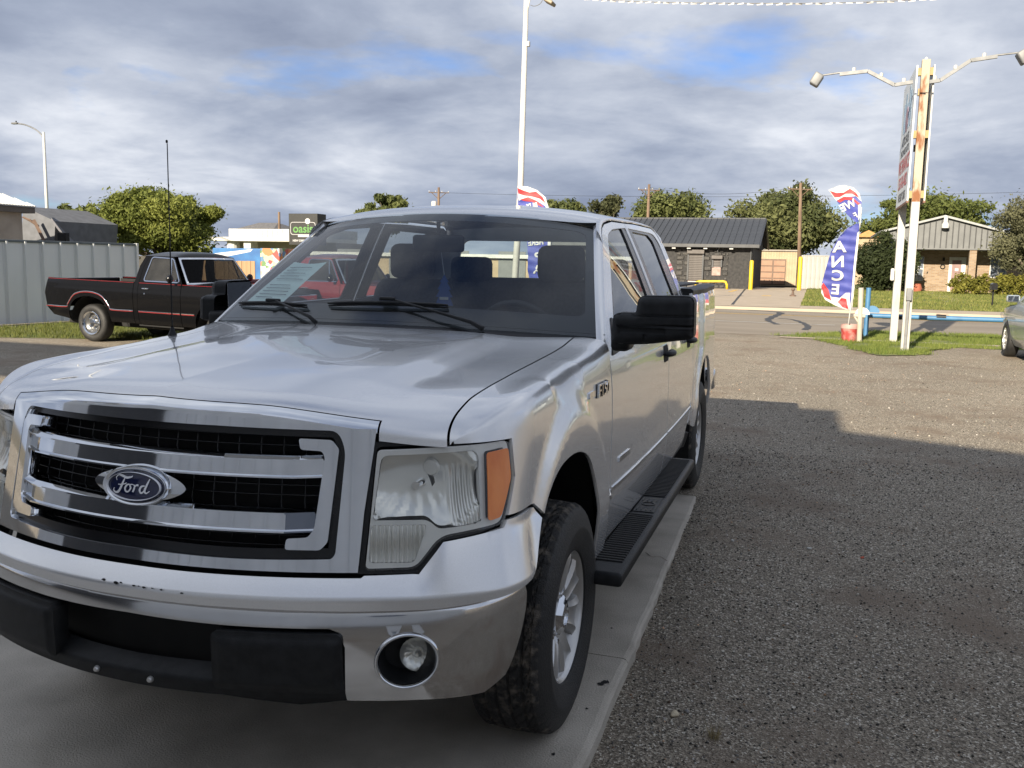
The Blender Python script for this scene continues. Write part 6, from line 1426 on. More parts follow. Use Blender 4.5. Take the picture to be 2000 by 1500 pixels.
# ------------------------------------------------------------------ sign on two posts, flags, barrier
def lot_sign():
    f = np.array([3.45, 16.62]); bk = np.array([3.40, 18.80]); t = thing('lot_sign', 'double sided sign board on two white steel posts', 'sign', (f[0], f[1], 0)); H = 5.55
    mp = pm('peeling_white_post', (.36, .10, .03), (.72, .70, .64), 5, .6, 0, .2, 40, stretch=(1, 1, .22), contrast=(.36, .42), detail=7); mp2 = pm('white_post', (.30, .275, .225), (.38, .37, .345), 5, .6, 0, .2, 40, stretch=(1, 1, .3), contrast=(.25, .45))
    rust = pm('rusty_post', (.38, .335, .255), (.20, .08, .032), 2.6, .8, 0, .3, 40, stretch=(1.6, 1.6, .45), contrast=(.53, .60), detail=8)
    MB().box((-.075, -.075, 0), (.075, .075, 2.9), .006).build('post', mp2, t); MB().box((-.074, -.074, 2.9), (.074, .074, H), .006).build('post', rust, t); MB().box((-.03, -.14, 0.0), (.02, -.078, 1.0), .004).build('conduit', M_GALV, t); MB().box((-.05, -.17, 1.0), (.05, -.078, 1.24), .01).build('junction_box', M_GALV, t)
    d = bk - f; MB().box((d[0] - .075, d[1] - .075, 0), (d[0] + .075, d[1] + .075, H - .2), .006).build('post', mp2, t); MB().box((d[0] - .16, d[1] - .2, 1.35), (d[0] - .08, d[1] - .09, 1.62), .03).build('post_box', M_WHITE, t)
    # faces
    y0, y1, z0, z1 = -.06, d[1] + .35, 2.92, H - .10; fm = pm('sign_face', (.50, .54, .57), (.56, .60, .63), 2, .5); em = pm('sign_edge', (.16, .08, .05), rough=.6)
    for sg in (-1, 1):
        fc = MB().box((sg * .135, y0, z0), (sg * .165, y1, z1), .004).build('sign_face', fm if sg < 0 else M_WMET, t)
        MB().box((sg * .128, y0, z0 - .04), (sg * .170, y1, z0), .003).build('face_edge', em, t)
        if sg > 0: continue
        def put(txt, yc, zc, size, mat, bold=.01, sq=1.0):
            V, F = text_mesh(txt, size, bold); MB().add(np.stack([np.full(len(V), -.170), yc - V[:, 0] * sq, zc + V[:, 1]], 1), F).build('lettering', mat, fc, fix=False)
        ym = (y0 + y1) / 2; W = y1 - y0; ink = pm('sign_ink', (.05, .055, .06), rough=.6); rd = pm('faded_red_ink', (.42, .12, .13), (.50, .18, .19), 5, .6); bl = pm('faded_blue_ink', (.16, .25, .36), (.28, .38, .48), 6, .6)
        put('WE FINANCE', ym, z0 + .80, .40, rd, .012); put('575-542-4822', ym, z0 + .46, .34, rd, .01); put('WE BUY CARS', ym, z0 + .16, .24, ink, .006); put('AUTO SALES', ym, z0 + 1.30, .26, ink, .006); put('PRE-OWNED AUTOS', ym, z0 + 1.08, .19, ink, .005)
        for k, (a, b, c, e) in enumerate(((.18, 1.50, .30, 2.20), (.32, 1.50, .42, 2.32), (.44, 1.55, .56, 2.05), (.58, 1.50, .70, 2.28), (.72, 1.50, .82, 2.12))):
            MB().box((-.168, y0 + W * a, z0 + b), (-.162, y0 + W * c, z0 + e)).build('skyline_print', bl, fc)
        MB().lathe([(0, -.172), (.26, -.172), (.26, -.165)], 24, 'x', (0, ym, z0 + 1.72)).build('round_print', pm('mauve_ink', (.30, .20, .24), rough=.6), fc)
    for z in (z0 + .12, z0 + 1.25, z1 - .12):
        for y in (0, d[1]): [MB().box((a, y - .05, z - .07), (b, y + .05, z + .07)).build('clamp', pm('rusty_clamp', (.30, .22, .10), rough=.7), t) for a, b in ((-.135, -.076), (.076, .135))]
    # strut arms with floodlights
    for side in (-1, 1):
        path = ((1783, 160), (1747, 166), (1695, 139), (1640, 145)) if side < 0 else ((1815, 160), (1836, 157), (1896, 118), (1948, 110))
        tip = ((1640, 142), (1606, 147)) if side < 0 else ((1945, 108), (1988, 103))
        ar = [plane_hit(u, v, f[1] - .1) - np.array([f[0], f[1], 0]) for u, v in path]
        a = thing('light_arm', None, None); a.parent = t
        for i in range(3):
            p, q = ar[i], ar[i + 1]; dv = q - p; dv /= np.linalg.norm(dv); up = np.array([-dv[2], 0, dv[0]]) * side; up = up if up[2] > 0 else -up
            V = []
            for e in (p, q):
                for k, yy in ((-.032, -.03), (-.032, .03), (.032, .03), (.032, -.03)): V.append(e + up * k + np.array([0, yy, 0]))
            MB().add(V, [(0, 1, 5, 4), (1, 2, 6, 5), (2, 3, 7, 6), (3, 0, 4, 7), (0, 3, 2, 1), (4, 5, 6, 7)]).build('strut', M_GALV, a)
            m_ = (p + q) / 2; MB().lathe([(0.001, 0), (.035, 0), (.035, .06), (.0, .075)], 10, 'z', m_ + np.array([0, 0, .03])).build('clamp_bolt', M_WMET, a)
        tp = [plane_hit(u, v, f[1] - .1) - np.array([f[0], f[1], 0]) for u, v in tip]; MB().tube(tp, .018, 6).build('conduit', M_GALV, a)
        e = tp[-1] + np.array([side * .10, 0, -.08]); mb = MB(); mb.box(e - np.array([.09, .13, .12]), e + np.array([.09, .13, .12]), .03, rot=np.array(Matrix.Rotation(-side * .55, 3, 'Y'))); mb.build('floodlight', pm('floodlight_grey', (.16, .165, .17), rough=.5), a, auto=40)
    MB().lathe([(.0, H + .06), (.03, H + .03), (.04, H)], 8, 'z').build('cap', M_WHITE, t)
lot_sign()

def flag(name, label, y0, outline_low, outline_top, sleeve, top_waves, letters, pole, low_waves=(), twist=None):
    o = plane_hit(*pole[0], y0); t = thing(name, label, 'flag', (o[0], y0, max(0, o[2])))
    org = np.array([o[0], y0, max(0, o[2])])
    def ch(d):
        def f(u, v):
            u = np.asarray(u, float); v = np.asarray(v, float); P = np.array([plane_hit(a, b, y0) for a, b in zip(u.ravel(), v.ravel())]) - org
            P[:, 1] += .035 * np.sin(P[:, 0] * 7 + P[:, 2] * 5) + .012 * np.sin(P[:, 2] * 31 + P[:, 0] * 4) + .05 * np.sin(P[:, 2] * 2.2) - d; return P.reshape(u.shape + (3,))
        return f
    def patch(nm, poly, mat, d, res=4.0):
        P, F, N = panel_geo(ch(d), [tuple(p) for p in poly], (), res, 0); return mk(nm, P, [tuple(reversed(f)) for f in F], mat, t, True)
    patch('cloth', outline_low, M_BLUEP, 0); 
    if outline_top is not None: patch('cloth', outline_top, M_BLUEP, 0)
    patch('sleeve', sleeve, M_WHITEP, .010)
    for k, (poly, m) in enumerate(list(top_waves) + list(low_waves)): patch('printed_wave', poly, m, .004 + .003 * k)
    for txt, u, v, size, rot, wid in letters:
        V, F = text_mesh(txt, 1.0, .03); V = V * np.array([-wid, 1, 1]) * size; c, s = math.cos(rot), math.sin(rot)
        U = u + V[:, 0] * c - V[:, 1] * s; W = v - (V[:, 0] * s + V[:, 1] * c); P = ch(.022)(U, W); mk('letter', P, F, M_WHITEP, t)
    rn = random.Random(3)
    pts = [plane_hit(u, v, y0) - org for u, v in pole]; MB().tube(pts, [.014] * (len(pts) - 1) + [.010], 6).build('flag_pole', M_WMET, t, True)
    return t, ch, patch
low = [(1662, 605), (1668, 560), (1672, 512), (1677, 455), (1678, 437), (1672, 437), (1655, 446), (1638, 464), (1622, 494), (1612, 528), (1605, 555), (1604, 572), (1612, 586), (1632, 597), (1652, 605)]
topo = [(1676, 434), (1682, 418), (1683, 396), (1679, 378), (1668, 366), (1650, 361), (1636, 363), (1618, 371), (1636, 396), (1655, 420), (1671, 434)]
slv = [(1661, 605), (1664, 560), (1668, 512), (1674, 455), (1678, 452), (1673, 512), (1669, 560), (1664, 606)]
stars = []
ft_, ch_, patch_ = flag('feather_flag', 'blue feather flag with twisted top and mirrored letters beside the sign', 18.5, low, topo, slv,
    [([(1618, 371), (1636, 363), (1650, 361), (1668, 366), (1679, 378), (1683, 394), (1672, 383), (1655, 384), (1634, 393)], M_WHITEP), ([(1621, 373), (1634, 377), (1648, 376), (1660, 368), (1672, 376), (1678, 386), (1664, 378), (1652, 378), (1640, 385), (1630, 386)], M_RED), ([(1634, 392), (1648, 384), (1664, 385), (1680, 398), (1682, 406), (1666, 391), (1650, 390), (1640, 396)], M_RED), ([(1676, 400), (1682, 398), (1682, 418), (1676, 431)], M_WHITEP)],
    [('A', 1639, 483, 30, .03, 1.25), ('N', 1636, 512, 30, .02, 1.15), ('C', 1636, 539, 28, -.05, 1.2), ('E', 1632, 566, 27, -.08, 1.2), ('WE', 1656, 402, 21, .45, 1.0), ('F', 1671, 421, 15, .5, 1.0)], [(1655, 648), (1661, 604), (1669, 540), (1677, 450), (1680, 436), (1683, 405)],
    [([(1652, 605), (1632, 597), (1612, 586), (1604, 572), (1606, 553), (1614, 566), (1624, 580), (1640, 582), (1652, 572), (1660, 572), (1660, 605)], M_WHITEP), ([(1604, 560), (1608, 552), (1618, 566), (1624, 588), (1610, 580)], M_RED), ([(1636, 590), (1644, 582), (1653, 584), (1657, 604), (1646, 600)], M_RED)])
low2 = [(1078, 640), (1077, 560), (1076, 475), (1074, 420), (1010, 420), (1024, 440), (1031, 470), (1033, 500), (1030, 530), (1036, 560), (1050, 600), (1066, 632)]
top2 = [(1074, 424), (1072, 405), (1064, 385), (1048, 371), (1030, 364), (1011, 363), (1010, 385), (1012, 420)]
slv2 = [(1072, 640), (1071, 560), (1071, 475), (1070, 415), (1074, 415), (1077, 475), (1078, 560), (1078, 640)]
flag('feather_flag', 'blue feather flag partly hidden behind the silver truck cab', 18.0, low2, top2, slv2, [([(1011, 363), (1030, 364), (1048, 371), (1064, 385), (1072, 405), (1074, 420), (1064, 402), (1048, 392), (1030, 386), (1012, 392)], M_WHITEP), ([(1011, 367), (1022, 372), (1034, 376), (1046, 374), (1058, 384), (1066, 398), (1054, 388), (1040, 384), (1024, 382), (1012, 378)], M_RED), ([(1016, 390), (1032, 385), (1048, 392), (1062, 404), (1054, 402), (1040, 394), (1026, 393)], M_RED)],
    [('HERE', 1048, 474, 15, .1, .85), ('P', 1052, 502, 22, 0, 1.1), ('A', 1051, 527, 22, 0, 1.2), ('Y', 1052, 552, 22, 0, 1.2), ('BUY', 1040, 402, 13, .2, .9)], [(1076, 655), (1078, 640), (1078, 560), (1077, 475), (1074, 415), (1066, 390)])
def bucket():
    p = ground_at(1658, 667); t = thing('bucket', 'red plastic bucket holding the right feather flag', 'bucket', (p[0], p[1] - .05, .01)); h = pz(1658, 634, p[1]); r = .185
    m = pm('faded_red_plastic', (.30, .035, .03), (.36, .17, .15), 7, .6, contrast=(.45, .65), detail=6); MB().lathe([(0, 0), (r * .86, 0), (r, h * .75), (r * .94, h * .75), (r * .8, .02), (0, .02)], 24, 'z').build('pail', m, t, auto=40)
    MB().lathe([(r, h * .74), (r * 1.07, h * .76), (r * 1.07, h * .86), (r * 1.03, h), (r * .95, h), (r * .93, h * .76)], 24, 'z').build('rim', pm('pale_pink_plastic', (.36, .22, .195), rough=.6), t, auto=40); MB().lathe([(0, h * .7), (r * .95, h * .7)], 20, 'z').build('sand', M_EARTH, t)
bucket()
def barrier():
    y0 = 19.95; a = plane_hit(1690, 661, y0); t = thing('pipe_barrier', 'long blue pipe gate arm resting on a blue post', 'barrier', (a[0], y0, 0)); x0 = a[0]; mb_ = pm('blue_paint', (.045, .135, .26), (.06, .175, .32), 4, .45)
    MB().tube([(0, 0, 0), ((px(1697, 562, y0) - x0), 0, pz(1697, 562, y0))], .055, 12).build('post', mb_, t, auto=50)
    p = plane_hit(1694, 616, y0); q = plane_hit(1955, 625, y0); MB().tube([p - np.array([x0, y0, 0]), (px(1830, 621, y0) - x0, 0, pz(1830, 621, y0)), q - np.array([x0, y0, 0]), q + (q - p) * .6 - np.array([x0, y0, 0])], .055, 12).build('arm', mb_, t, auto=50)
    for u in (1757, 1838): c = plane_hit(u, 619, y0) - np.array([x0, y0, 0]); MB().tube([c - np.array([.1, 0, 0]), c + np.array([.1, 0, -.004])], .058, 12).build('dark_band', M_BLACK, t)
    g_ = plane_hit(1698, 612, y0) - np.array([x0, y0, 0]); MB().lathe([(0, -.03), (.16, -.03), (.16, .03), (0, .03)], 18, 'y', g_ + np.array([.06, 0, .02]), 0, math.pi).build('gusset', mb_, t)
    y1 = 18.3; a = plane_hit(1679, 655, y1); t2 = thing('gate_post', 'short white gate post beside the blue barrier post', 'post', (a[0], y1, 0)); x1 = a[0]
    MB().tube([(0, 0, 0), (px(1682, 562, y1) - x1, 0, pz(1682, 562, y1))], .055, 12).build('post', pm('aged_white_paint', (.34, .30, .235), (.38, .36, .315), 4, .6), t2, auto=50)
    c = plane_hit(1684, 614, y1) - np.array([x1, y1, 0]); MB().lathe([(0, -.03), (.15, -.03), (.15, .03), (0, .03)], 18, 'y', c, 0, math.pi).build('gusset', M_WHITE, t2); MB().tube([plane_hit(1667, 616, y1) - np.array([x1, y1, 0]), plane_hit(1690, 618, y1) - np.array([x1, y1, 0])], .035, 8).build('latch_bar', pm('aged_white_paint', (.36, .33, .28)), t2)
    MB().tube([plane_hit(1669, 618, y1) - np.array([x1, y1, 0]), plane_hit(1678, 632, y1) - np.array([x1, y1, 0])], .025, 6).build('latch_brace', pm('aged_white_paint', (.36, .33, .28)), t2)
    y2 = 19.0; c = plane_hit(1677, 656, y2); wt = thing('gate_wheel', 'small gate wheel with white rim by the red bucket', 'wheel', (c[0], y2, 0)); r = c[2]  # wheel of the white gate, close to its post
    MB().lathe([(r * .6, -.05), (r * .95, -.05), (r, -.03), (r, .03), (r * .95, .05), (r * .6, .05)], 24, 'y', (0, 0, r)).build('tyre', M_RUBBER, wt, auto=40); MB().lathe([(0, -.055), (r * .15, -.055), (r * .2, -.045), (r * .62, -.052), (r * .62, .04), (0, .04)], 24, 'y', (0, 0, r)).build('rim', M_WHITE, wt, auto=40)
barrier()
def light_pole():
    y0 = 23.5; b = plane_hit(1006, 560, y0); x0 = b[0]; t = thing('light_pole', 'tall white light pole rising behind the silver truck', 'light pole', (x0, y0, 0)); top = plane_hit(1029, -30, y0); H = top[2]; m = top[0] - x0; p = plane_hit(1017, 360, y0)
    s = (p[0] - x0) / p[2] if p[2] else 0; MB().tube([(-.05, 0, 0), (p[0] - x0, 0, p[2]), (m, 0, H)], [.11, .09, .07], 14).build('pole', M_WHITE, t, True); c = plane_hit(1031, 86, y0) - np.array([x0, y0, 0]); MB().box(c - np.array([.03, .06, .07]), c + np.array([.06, .05, .07]), .01).build('pole_box', M_WHITE, t)
    e = plane_hit(1074, 4, y0) - np.array([x0, y0, 0]); MB().tube([plane_hit(1030, 22, y0) - np.array([x0, y0, 0]), plane_hit(1034, 2, y0) - np.array([x0, y0, 0]), plane_hit(1040, -20, y0) - np.array([x0, y0, 0]), e + np.array([-.1, 0, .22])], .025, 6).build('arm', M_WHITE, t)
    MB().tube(smooth_line([plane_hit(u, v, y0 - .05) - np.array([x0, y0, 0]) for u, v in ((1036, 10), (1044, 12), (1054, 8), (1060, 0))], 4), .010, 5).build('cable', M_GALV, t); MB().box(e - np.array([.16, .2, .05]), e + np.array([.14, .2, .05]), .03, rot=np.array(Matrix.Rotation(.5, 3, 'Y'))).build('lamp_head', pm('lamp_bronze', (.22, .18, .12), rough=.5), t)
light_pole()
def garland():
    y0 = 14.0; P = [plane_hit(u, v, y0) for u, v in ((900, -30), (1060, -12), (1200, 1), (1400, 6), (1600, 6), (1780, 0), (1900, -10), (2100, -30))]; t = thing('tinsel_garland', 'string of pale foil garland strung across the top', 'garland', tuple(P[0])); Q = np.array(smooth_line([p - P[0] for p in P], 14)); MB().tube(Q, .008, 5).build('cord', M_GALV, t, True)
    V = []; F = []; L = np.concatenate([[0], np.cumsum(np.linalg.norm(np.diff(Q, axis=0), axis=1))]); n = int(L[-1] / .16)
    fl = MB().box((-.055, -.004, -.028), (.055, .004, .006), .002).build('foil', M_WHITEP, t)
    for k in range(n):
        s = (k + .5) / n * L[-1]; p = [np.interp(s, L, Q[:, i]) for i in range(3)]; o = fl if k == 0 else link('foil', fl.data, t); o.location = p; o.rotation_euler = (.6 * random.uniform(-1, 1), 0, random.uniform(-.3, .3))
garland()
# the workshop behind the camera that throws the shade and stands in the chrome
def workshop():
    y0 = -6.2; t = thing('workshop', 'large grey ribbed metal workshop behind the camera casting the shade', 'building', (0, y0, 0)); m = pm('workshop_metal', (.62, .63, .63), (.70, .71, .71), 1.2, .5, .1, stretch=(1, 1, .3)); dk = pm('workshop_dark', (.03, .03, .032), rough=.5)
    seg = [(-17, -9, 4.86, 4.86), (-9, -.72, 5.83, 5.83), (-.72, -.52, 5.44, 5.44), (-.52, 14, 5.27, 3.4)]
    for a, b, h0, h1 in seg:
        MB().prism([(a, 0), (b, 0), (b, h1), (a, h0)], lambda x, z: (x, 0, z), lambda x, z: (x, -9, z)).build('wall', m, t)
    rib = MB().box((0, .002, 0), (.06, .035, 2.7), .006).build('wall_rib', m, t); k = 0
    for x in np.arange(-16.8, 13.8, .42):
        if -10.6 < x < -3.9: continue
        o = rib if k == 0 else link('wall_rib', rib.data, t); o.location = (x, 0, 0); k += 1
    MB().box((-10.6, .003, 0), (-3.9, .03, 3.2)).build('open_bay', dk, t); MB().box((-10.75, .03, 3.2), (-3.75, .12, 3.4)).build('bay_header', M_WMET, t); MB().box((2.8, .003, 1.0), (4.2, .05, 2.1)).build('window', pm('house_glass', (.1, .12, .15)), t)
    bd = MB().box((-16.5, .1, 5.05), (-8.2, .3, 6.49), .02).build('shade_board', M_WMET, t)  # unseen board, added to cast the shadow band on the left ground
    for x in (-16, -12.5, -9): MB().box((x, .13, 4.8), (x + .12, .27, 5.1)).build('board_post', M_GALV, t)
workshop()

# ------------------------------------------------------------------ other vehicles
def ymirror(g):
    v = g[0].copy(); v[:, 1] *= -1; n = g[2].copy(); n[:, 1] *= -1; return v, [tuple(reversed(f)) for f in g[1]], n
def side_panels(name, chart, poly, mat, parent, holes=(), res=.06, flange=.015):
    g = panel_geo(chart, poly, holes, res, flange); out = []
    for k in (0, 1):
        q = g if k == 0 else ymirror(g); out.append(mk(name, q[0], q[1], mat, parent, True, q[2]))
    return out
def mini_wheel(parent, x, y, R, w, rim_mat, kind):
    wh = bpy.data.objects.new('wheel', None); COL.objects.link(wh); wh.parent = parent; wh.location = (x, y, R); s = -1 if y < 0 else 1; rr = R * .60
    if s > 0: wh.rotation_euler = (0, 0, math.pi)
    MB().lathe([(rr, -w / 2 + .02), (rr + .03, -w / 2), (R - .05, -w / 2 - .004), (R - .012, -w / 2 + .02), (R, -w / 2 + .05), (R, w / 2 - .05), (R - .012, w / 2 - .02), (R - .05, w / 2), (rr, w / 2 - .02)], 48, 'y').build('tyre', M_RUBBER, wh, auto=40)
    if kind == 'rally':
        MB().lathe([(rr + .012, -w / 2 - .004), (rr + .004, -w / 2 - .012), (rr - .02, -w / 2 + .004), (rr - .04, -.02), (rr - .045, .05)], 48, 'y').build('trim_ring', rim_mat, wh, auto=40)
        MB().lathe([(rr - .04, -.02), (rr * .6, -.045), (rr * .42, -.03), (rr * .38, -.03)], 40, 'y').build('rim', pm('wheel_grey', (.16, .16, .16), rough=.35, metal=.7), wh, auto=40); MB().lathe([(rr * .40, -.03), (rr * .36, -.085), (rr * .28, -.10), (0, -.105)], 30, 'y').build('hub_cap', rim_mat, wh, auto=30)
        for k in range(5): a = 2 * math.pi * k / 5; MB().lathe([(.022, -.03), (.022, -.07), (0, -.075)], 8, 'y', (rr * .52 * math.cos(a), 0, rr * .52 * math.sin(a))).build('lug_nut', rim_mat, wh, auto=30)
    else:
        MB().lathe([(rr + .01, -w / 2), (rr - .01, -w / 2 + .005), (rr - .02, .02), (rr - .02, .06)], 48, 'y').build('rim', rim_mat, wh, auto=40); MB().lathe([(rr, .03), (0, .03)], 30, 'y').build('wheel_back', M_DARK, wh)
        for k in range(10):
            a = 2 * math.pi * k / 10; c, q = math.cos(a), math.sin(a); V = []
            for r, t, h in ((.05, .022, -.07), (rr - .012, .028, -w / 2 + .02)):
                for sgn, dz in ((-1, .03), (-1, 0), (1, 0), (1, .03)): V.append((c * r - q * t * sgn, h + dz, q * r + c * t * sgn))
            MB().add(V, [(0, 1, 5, 4), (1, 2, 6, 5), (2, 3, 7, 6)]).build('spoke', rim_mat, wh)
        MB().lathe([(.065, -.02), (.06, -.075), (0, -.08)], 20, 'y').build('hub_cap', rim_mat, wh, auto=40)
def old_pickup(label, loc, rotz, paint, pitch=0.0, trim=True, roofm=None):
    t = thing('vintage_pickup', label, 'pickup truck', loc, rotz); t.rotation_euler = (0, pitch, rotz)
    HW = pchip([.30, .45, .60, .72, .92, .98, 1.06, 1.12, 1.16, 1.45, 1.66, 1.75], [.86, .945, .972, .978, .985, .975, .962, .945, .93, .835, .765, .72])
    def c(x, z, d=0.):
        x = np.asarray(x, float); z = np.asarray(z, float); tap = .10 * sst(2.9, 3.9, x) + .05 * sst(.6, 1.25, -x); return np.stack([x, -(HW(z) - tap + d), z], -1)
    arch = smooth_line([(-.50, .40), (-.47, .58), (-.33, .76), (0, .84), (.33, .76), (.47, .58), (.50, .40)], 5); fa = [(x + 2.92, z) for x, z in arch]
    side_panels('bed_side', c, [(-1.06, .60), (-1.10, .85), (-1.04, 1.14), (1.055, 1.14), (1.055, .40), (.6, .40)] + arch[::-1] + [(-.60, .42), (-.90, .46)], paint, t)
    DW = fillet([(1.27, 1.17), (2.06, 1.17), (1.83, 1.565), (1.36, 1.58)], .05)
    side_panels('door', c, [(1.17, .40), (1.17, 1.13), (1.20, 1.40), (1.29, 1.605), (1.83, 1.60), (2.12, 1.14), (2.12, .40)], paint, t, [DW])
    side_panels('window_trim', lambda x, z: c(x, z, .006), inset_poly(DW, .016), M_CHROME, t, [inset_poly(DW, -.004)], .05, .008)
    side_panels('door_glass', lambda x, z: c(x, z, -.01), DW, glass_mat('old_truck_glass', (.55, .58, .58), 1, 1.5, 0, .05), t, (), .1, 0)
    side_panels('vent_window', lambda x, z: c(x, z, .005), [(1.86, 1.17), (1.885, 1.17), (1.80, 1.57), (1.775, 1.57)], M_CHROME, t, (), .1, .01)
    side_panels('cab_corner', c, [(1.065, .40), (1.065, 1.14), (1.11, 1.42), (1.20, 1.60), (1.285, 1.605), (1.195, 1.40), (1.163, 1.13), (1.163, .40)], paint, t)
    side_panels('front_fender', c, [(2.13, .40), (2.13, 1.12), (3.70, 1.08), (3.76, .95), (3.75, .55), (3.55, .42)] + fa[::-1], paint, t)
    if trim:
        line = [(-1.085, .63), (-.56, .63), (-.50, .68), (-.36, .84), (-.2, .905), (0, .925), (.2, .905), (.36, .84), (.50, .68), (.56, .63), (1.05, .63)]; 
        for k, (dz, mt, r) in enumerate(((0.0, M_CHROME, .009), (-.016, M_TRIMR, .0045))):
            P = np.array(smooth_line(line, 5)); Q = c(P[:, 0], P[:, 1] + dz, .004); Q2 = Q * np.array([1, -1, 1]); MB().tube(Q, r, 6).build('side_moulding', mt, t, True); MB().tube(Q2, r, 6).build('side_moulding', mt, t, True)
            for a, b in ((1.18, 2.11), (2.14, 2.42)):
                Q = c(np.array([a, b]), np.array([.63 + dz] * 2), .004); MB().tube(Q, r, 6).build('side_moulding', mt, t); MB().tube(Q * np.array([1, -1, 1]), r, 6).build('side_moulding', mt, t)
        for a, b in ((-1.03, 1.05), (1.18, 2.11), (2.14, 3.6)):
            xx = np.linspace(a, b, 8); Q = c(xx, np.full(8, 1.125), .001); MB().tube(Q, .003, 5).build('pinstripe', M_TRIMR, t); MB().tube(Q * np.array([1, -1, 1]), .003, 5).build('pinstripe', M_TRIMR, t)
    def roof(u, v):
        x = 1.16 + (1.86 - 1.16) * u; w = .79; return np.stack([x, -w * v, 1.605 + .085 * (1 - np.abs(v) ** 3) * (1 - np.abs(2 * u - 1) ** 4) ** .6], 1)
    g = grid_geo(roof, 20, 24, (0, 1), (-1, 1)); mk('roof', g[0], [tuple(reversed(f)) for f in g[1]], paint, t, True)
    def ws(u, v, d=0.):
        yy = u * (.86 - .13 * v); x = 2.16 - .30 * v + .10 * (1 - u * u); return np.stack([x + d, -yy, 1.13 + .46 * v + .01 * (1 - u * u)], -1)
    panel('windshield', lambda u, v: ws(u, v), [(-1, 0), (1, 0), (1, 1), (-1, 1)], glass_mat('old_screen_glass', (.12, .13, .135), .35, 1.33, 0, .0), t, (), .15, 0); panel('windshield_trim', lambda u, v: ws(u, v, .006), [(-1, 0), (1, 0), (1, 1), (-1, 1)], M_CHROME, t, [fillet([(-.95, .06), (.95, .06), (.95, .93), (-.95, .93)], .05)], .1, .006)
    MB().add([(1.06, -.80, 1.12), (1.06, .80, 1.12), (1.18, .74, 1.60), (1.18, -.74, 1.60), (1.07, -.85, .4), (1.07, .85, .4)], [(0, 1, 3 - 1, 3), (4, 5, 1, 0)]).build('cab_back', paint, t, fix=False)
    def hood_f(u, v): x = 2.14 + 1.58 * u; return np.stack([x, -v * (.90 - .06 * u), 1.12 + .05 * (1 - v * v) - .06 * u - .10 * sst(.93, 1, u)], 1)
    g = grid_geo(hood_f, 24, 16, (0, 1), (-1, 1)); mk('hood', g[0], [tuple(reversed(f)) for f in g[1]], paint, t, True)
    MB().box((3.62, -.80, .62), (3.72, .80, 1.00), .02).build('grille', M_CHROME, t); MB().box((3.74, -.88, .44), (3.86, .88, .58), .03).build('front_bumper', M_CHROME, t)
    for s in (-1, 1): MB().lathe([(0, .03), (.09, .02), (.10, 0), (.10, -.05)], 20, 'x', (3.73, s * .66, .84)).build('headlamp', M_LENS, t, auto=40)
    MB().box((-1.02, -.80, .78), (1.0, .80, .80)).box((-1.0, -.86, .8), (.98, -.80, 1.10)).box((-1.0, .80, .8), (.98, .86, 1.10)).build('bed_floor', M_DARK, t); MB().box((-1.10, -.83, .58), (-1.04, .83, 1.12), .02).build('tailgate', paint, t); MB().box((.96, -.82, .75), (1.02, .82, 1.12), .01).build('bed_front', paint, t)
    MB().box((-.95, -.55, .28), (3.6, .55, .52), .02).box((1.1, -.88, .36), (2.1, .88, .46)).build('chassis', M_DARK, t); MB().box((1.25, -.75, .6), (1.7, .75, 1.0), .05).build('bench_seat', M_CLOTH, t); MB().box((2.0, -.8, .6), (2.2, .8, 1.10), .03).build('dashboard', M_DASH, t)
    for s in (-1, 1):
        p = c(np.array([2.0]), np.array([1.20]), .0)[0] * np.array([1, -s, 1]); m = thing('door_mirror', None, None); m.parent = t; MB().tube([p, p + np.array([.0, -.12 * -s, .0]) * np.array([1, 1, 1])], .012, 6).build('mirror_stalk', M_CHROME, m)
        MB().lathe([(0, -.03), (.06, -.025), (.075, 0), (.065, .03), (0, .05)], 18, 'x', p + np.array([-.02, s * .16, .03])).build('mirror_head', M_BLACK_GLOSS, m, auto=50)
        h = c(np.linspace(1.26, 1.42, 6), np.full(6, 1.03), np.array([.0, .03, .035, .035, .03, .0])) * np.array([1, -s, 1]); MB().tube(h, .012, 8).build('door_handle', M_CHROME, t, True); k = c(np.array([1.33]), np.array([.94]), .0)[0] * np.array([1, -s, 1]); MB().lathe([(.016, 0), (.016, s * .008), (0, s * .01)], 10, 'y', k).build('key_lock', M_CHROME, t)
        for xc in (0, 2.92):
            V = []; n = 14
            for y in (.55, .93):
                for i in range(n + 1): a = math.pi * i / n; V.append((xc + .48 * math.cos(a), s * y, .38 + .46 * math.sin(a)))
            MB().add(V, [(i, i + 1, n + 2 + i, n + 1 + i) for i in range(n)] + [tuple(range(n + 1))]).build('wheel_well', M_DARK, t, fix=False); mini_wheel(t, xc, s * .80, .345, .235, M_CHROME, 'rally')
    return t
M_TRIMR = pm('dark_red_trim', (.22, .012, .015), (.28, .018, .02), 5, .5)
M_BLKP = paint_mat('black_paint', (.004, .004, .0045), .0, .25, 0); M_BLKP.node_tree.nodes['Principled BSDF'].inputs['Specular IOR Level'].default_value = .1; M_BLKP.node_tree.nodes['Principled BSDF'].inputs['Coat Weight'].default_value = .22; M_REDP = paint_mat('red_paint', (.15, .010, .016), .0, .3, 0)
wb = ground_at(185, 667); old_pickup('vintage black pickup with red pinstripes parked by the metal fence', (wb[0] + .06, wb[1] + .85, 0), math.radians(-4), M_BLKP, math.radians(.9))
old_pickup('red vintage pickup seen through the silver truck windshield', (-8.9, 13.7, 0), math.radians(-4), M_REDP, 0, False)
